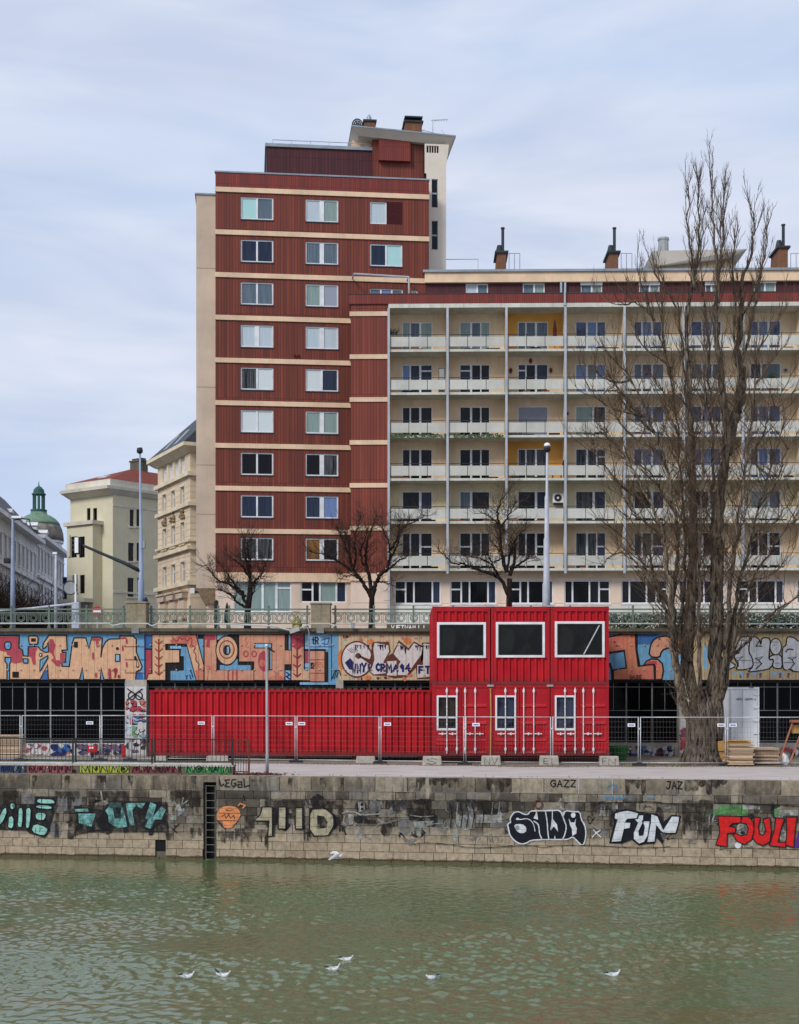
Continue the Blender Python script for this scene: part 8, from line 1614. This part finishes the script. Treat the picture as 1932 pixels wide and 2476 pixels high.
def signs():
    Y = 69.; X0 = XP(235, Y); z = lambda py: ZP(py, Y)-ZS; t = thing('no_entry_sign', 'round red no entry sign with white bar behind the ring railing', 'road sign', (X0, Y, ZS)); m = MB(); m.tube([(0, .05, 0), (0, .05, z(1478))], .035, 8); m.build('post', t, M['galv']); r = 12.5*Y/F; m = MB(); m.tube([(0, -.02, z(1478.5)), (0, .02, z(1478.5))], r, 28); d = m.build('disc', t, M['signred']); m = MB(); m.box(-r*.76, -.034, z(1481), r*.76, -.0205, z(1476)); m.build('bar', d, M['signwhite'])
    Y = 86.; X0 = XP(183, Y); z = lambda py: ZP(py, Y)-ZS; t = thing('round_sign', 'round grey sign seen from behind on a white post before the villa', 'road sign', (X0, Y, ZS)); m = MB(); m.tube([(0, .0, 0), (0, .0, z(1388))], .07, 8); m.build('post', t, M['signwhite']); m = MB(); c = XP(170, Y)-X0; m.tube([(c, -.03, z(1421)), (c, .03, z(1421))], 17*Y/F*.92, 24); m.build('disc', t, M['lampgrey']); m = MB(); m.tube([(c+.4*math.cos(a*.2618)*1.04, -.035, z(1421)+.4*math.sin(a*.2618)*1.04) for a in range(25)], .03, 5); m.tube([(c, 0, z(1436)), (.2, 0, z(1436))], .03, 5); m.build('rim', t, M['dmetal'])
    Y = 76.; t = thing('street_barrier', 'long slanted pale barrier arm across the side street before the villa', 'barrier', (XP(184, Y), Y, ZS)); q = lambda px, py: (XP(px, Y)-XP(184, Y), 0, ZP(py, Y)-ZS); m = MB(); m.tube([q(-20, 1478), q(76, 1471), q(184, 1459.5)], [.05, .06, .08], 8); m.build('arm', t, M['lampw']); m = MB(); m.box(-.2, -.2, 0, .2, .2, q(184, 1461)[2]+.1); m.build('post', t, M['lampw'], bevel=.03)
    Y = 70.; t = thing('closed_umbrella', 'closed black umbrella standing behind the ring railing by the low street tree', 'umbrella', (XP(549, Y), Y, ZS)); h = ZP(1457, Y)-ZS; m = MB(); m.tube([(0, 0, 0), (0, 0, h)], .03, 6); m.build('pole', t, M['blacksteel']); m = MB(); m.lathe([(.04, h*.3), (.17, h*.42), (.15, h*.6), (.08, h*.85), (.02, h)], 10); m.build('canopy', t, M['black'])
    Y = 71.; t = thing('dark_post', 'short dark post at the tower corner behind the railing', 'post', (XP(523, Y), Y, ZS)); h = ZP(1457, Y)-ZS; m = MB(); m.box(-.1, -.1, 0, .1, .1, h); m.build('shaft', t, M['blacksteel'], bevel=.02); m = MB(); m.lathe([(.12, h), (.12, h+.06), (.02, h+.14)], 8); m.build('cap', t, M['blacksteel'])
    # planted hedge along the block
    Y = 66.4; rg = random.Random(14); t = thing('hedge', 'thin green hedge behind the ring railing right of the red containers', 'hedge', (XP(1470, Y), Y, ZS)); m = MB(); w = XP(2120, Y)-XP(1470, Y)
    for k in range(5200): x, y, zz = rg.uniform(0, w), rg.uniform(-.25, .25), rg.uniform(.1, .74+.06*math.sin(k)); s = rg.uniform(.03, .07); a = rg.uniform(0, 6.28); e = rg.uniform(-1, 1); m.poly([(x+s*math.cos(a+c), y+s*math.sin(a+c)*.6, zz+s*math.sin(e+c)) for c in (0, 1.6, 3.1, 4.7)])
    m.build('foliage', t, M['hedge']); m = MB()
    for k in range(26): x = w*(k+.5)/26; m.tube([(x, 0, 0), (x+.05, 0, .6)], .02, 4)
    m.build('stems', t, M['twigdark'])
M['hedge'] = pbr('hedge_leaf', (70, 84, 56), .8, .35, 2)
signs()
# ================================================================== GULLS
def gull_mesh(turn=0., low=0.):
    sp = [(-.21, .075, .006, .02), (-.15, .07, .022, .034), (-.08, .06, .05, .05), (0, .045, .072, .062), (.07, .048, .07, .062), (.115, .07, .05, .048), (.135, .105-low, .034, .034), (.147, .138-low, .031, .031), (.163, .150-low, .029, .028), (.180, .146-low, .017, .017)]
    m = MB(); n = 12
    for x, z, ry, rz in sp:
        for j in range(n): a = 2*math.pi*j/n; m.v.append((x, ry*math.cos(a)+(turn*max(0, x-.12)*2), z+rz*math.sin(a)))
    for k in range(len(sp)-1):
        for j in range(n): j2 = (j+1) % n; m.f.append((k*n+j, k*n+j2, (k+1)*n+j2, (k+1)*n+j)); m.m.append(m.mi(M['gull']))
    m.f.append(tuple(range(n))); m.m.append(0); m.f.append(tuple((len(sp)-1)*n+j for j in range(n))); m.m.append(0); return m
def gull(px, py, flip, label, low=0., turn=0., grey=False, tailup=.0, proto={}):
    zw = -2.97; Y = F*(CZ-zw)/(py-HY); t = thing('gull', label, 'gull', (XP(px, Y), Y, zw-.012), R(180+flip[1]) if flip[0] else R(flip[1]), 'gulls floating on the river')
    t.scale = (.84,)*3
    m = gull_mesh(turn, low); m.build('body', t, None, True)
    for s in (-1, 1):
        w = MB(); w.hexa([(.075, s*.058, .05), (-.06, s*.066, .055), (-.06, s*.03, .06), (.075, s*.03, .055), (.07, s*.05, .095), (-.13, s*.036, .105), (-.13, s*.012, .11), (.07, s*.012, .105)]); w.build('wing', t, M['gullgrey'], True)
        w = MB(); w.tube([(-.12, s*.03, .10), (-.20, s*.018, .108+tailup), (-.25, s*.01, .11+tailup*2)], [.016, .012, .003], 6, flat=.4); w.build('wing_tip', t, M['gulldark'])
        e = MB(); y = .029*s+turn*.09; e.tube([(.160, y-.004*s, .155-low), (.160, y+.002*s, .155-low)], .006, 8); e.build('eye', t, M['gulldark'])
    b = MB(); y = turn*.12; b.tube([(.178, y, .146-low), (.20, y, .143-low), (.215, y*1.1, .138-low)], [.010, .007, .002], 6); b.build('beak', t, M['beak'])
for a in ((453, 2364, (0, 10), 'white gull on the far left of the floating gulls, long low tail', .0, .1), (541, 2361, (0, -15), 'white gull with raised dark wing tips, second from the left on the water', .01, .2, False, .05), (806, 2346, (0, 6), 'white gull with upright neck, lower of the close pair mid-river', -.01, .2), (838, 2323, (0, -8), 'white gull of the close pair mid-river, farther from the viewer', .01, .3), (1046, 2367, (1, 35), 'white gull with tucked head right of the middle', .04, -.3), (1483, 2360, (0, 0), 'white gull floating alone at the right', .0, .1)): gull(*a)
def flying():
    Y = 45.5; w = W(818, 2070, Y); t = thing('gull', 'white gull flying low just above the water in front of the quay wall', 'gull', w, R(8)); t.scale = (.82,)*3; m = gull_mesh(.1, .03); m.build('body', t, None, True, loc=(0, 0, -.06))
    for s, pp in ((-1, [(.03, -.04, .02), (-.10, -.18, .03), (-.28, -.28, -.04), (-.47, -.33, -.14)]), (1, [(.03, .04, .02), (-.05, .2, .09), (-.18, .36, .10), (-.32, .5, .03)])):
        m = MB(); m.tube(pp, [.075, .085, .06, .012], 8, flat=.22); o = m.build('wing', t, M['gull'], True)
        a, b = Vector(pp[2]), Vector(pp[3]); m = MB(); m.tube([a.lerp(b, .72), a.lerp(b, 1.06)], [.030, .004], 6, flat=.4); m.build('wing_tip', o, M['gulldark'], True)
    m = MB(); m.tube([(.178, .01, .055), (.21, .01, .05)], [.01, .003], 6); m.build('beak', t, M['beak'])
flying()
# floor of every thing that was given no part above is left to the builders; nothing else is added
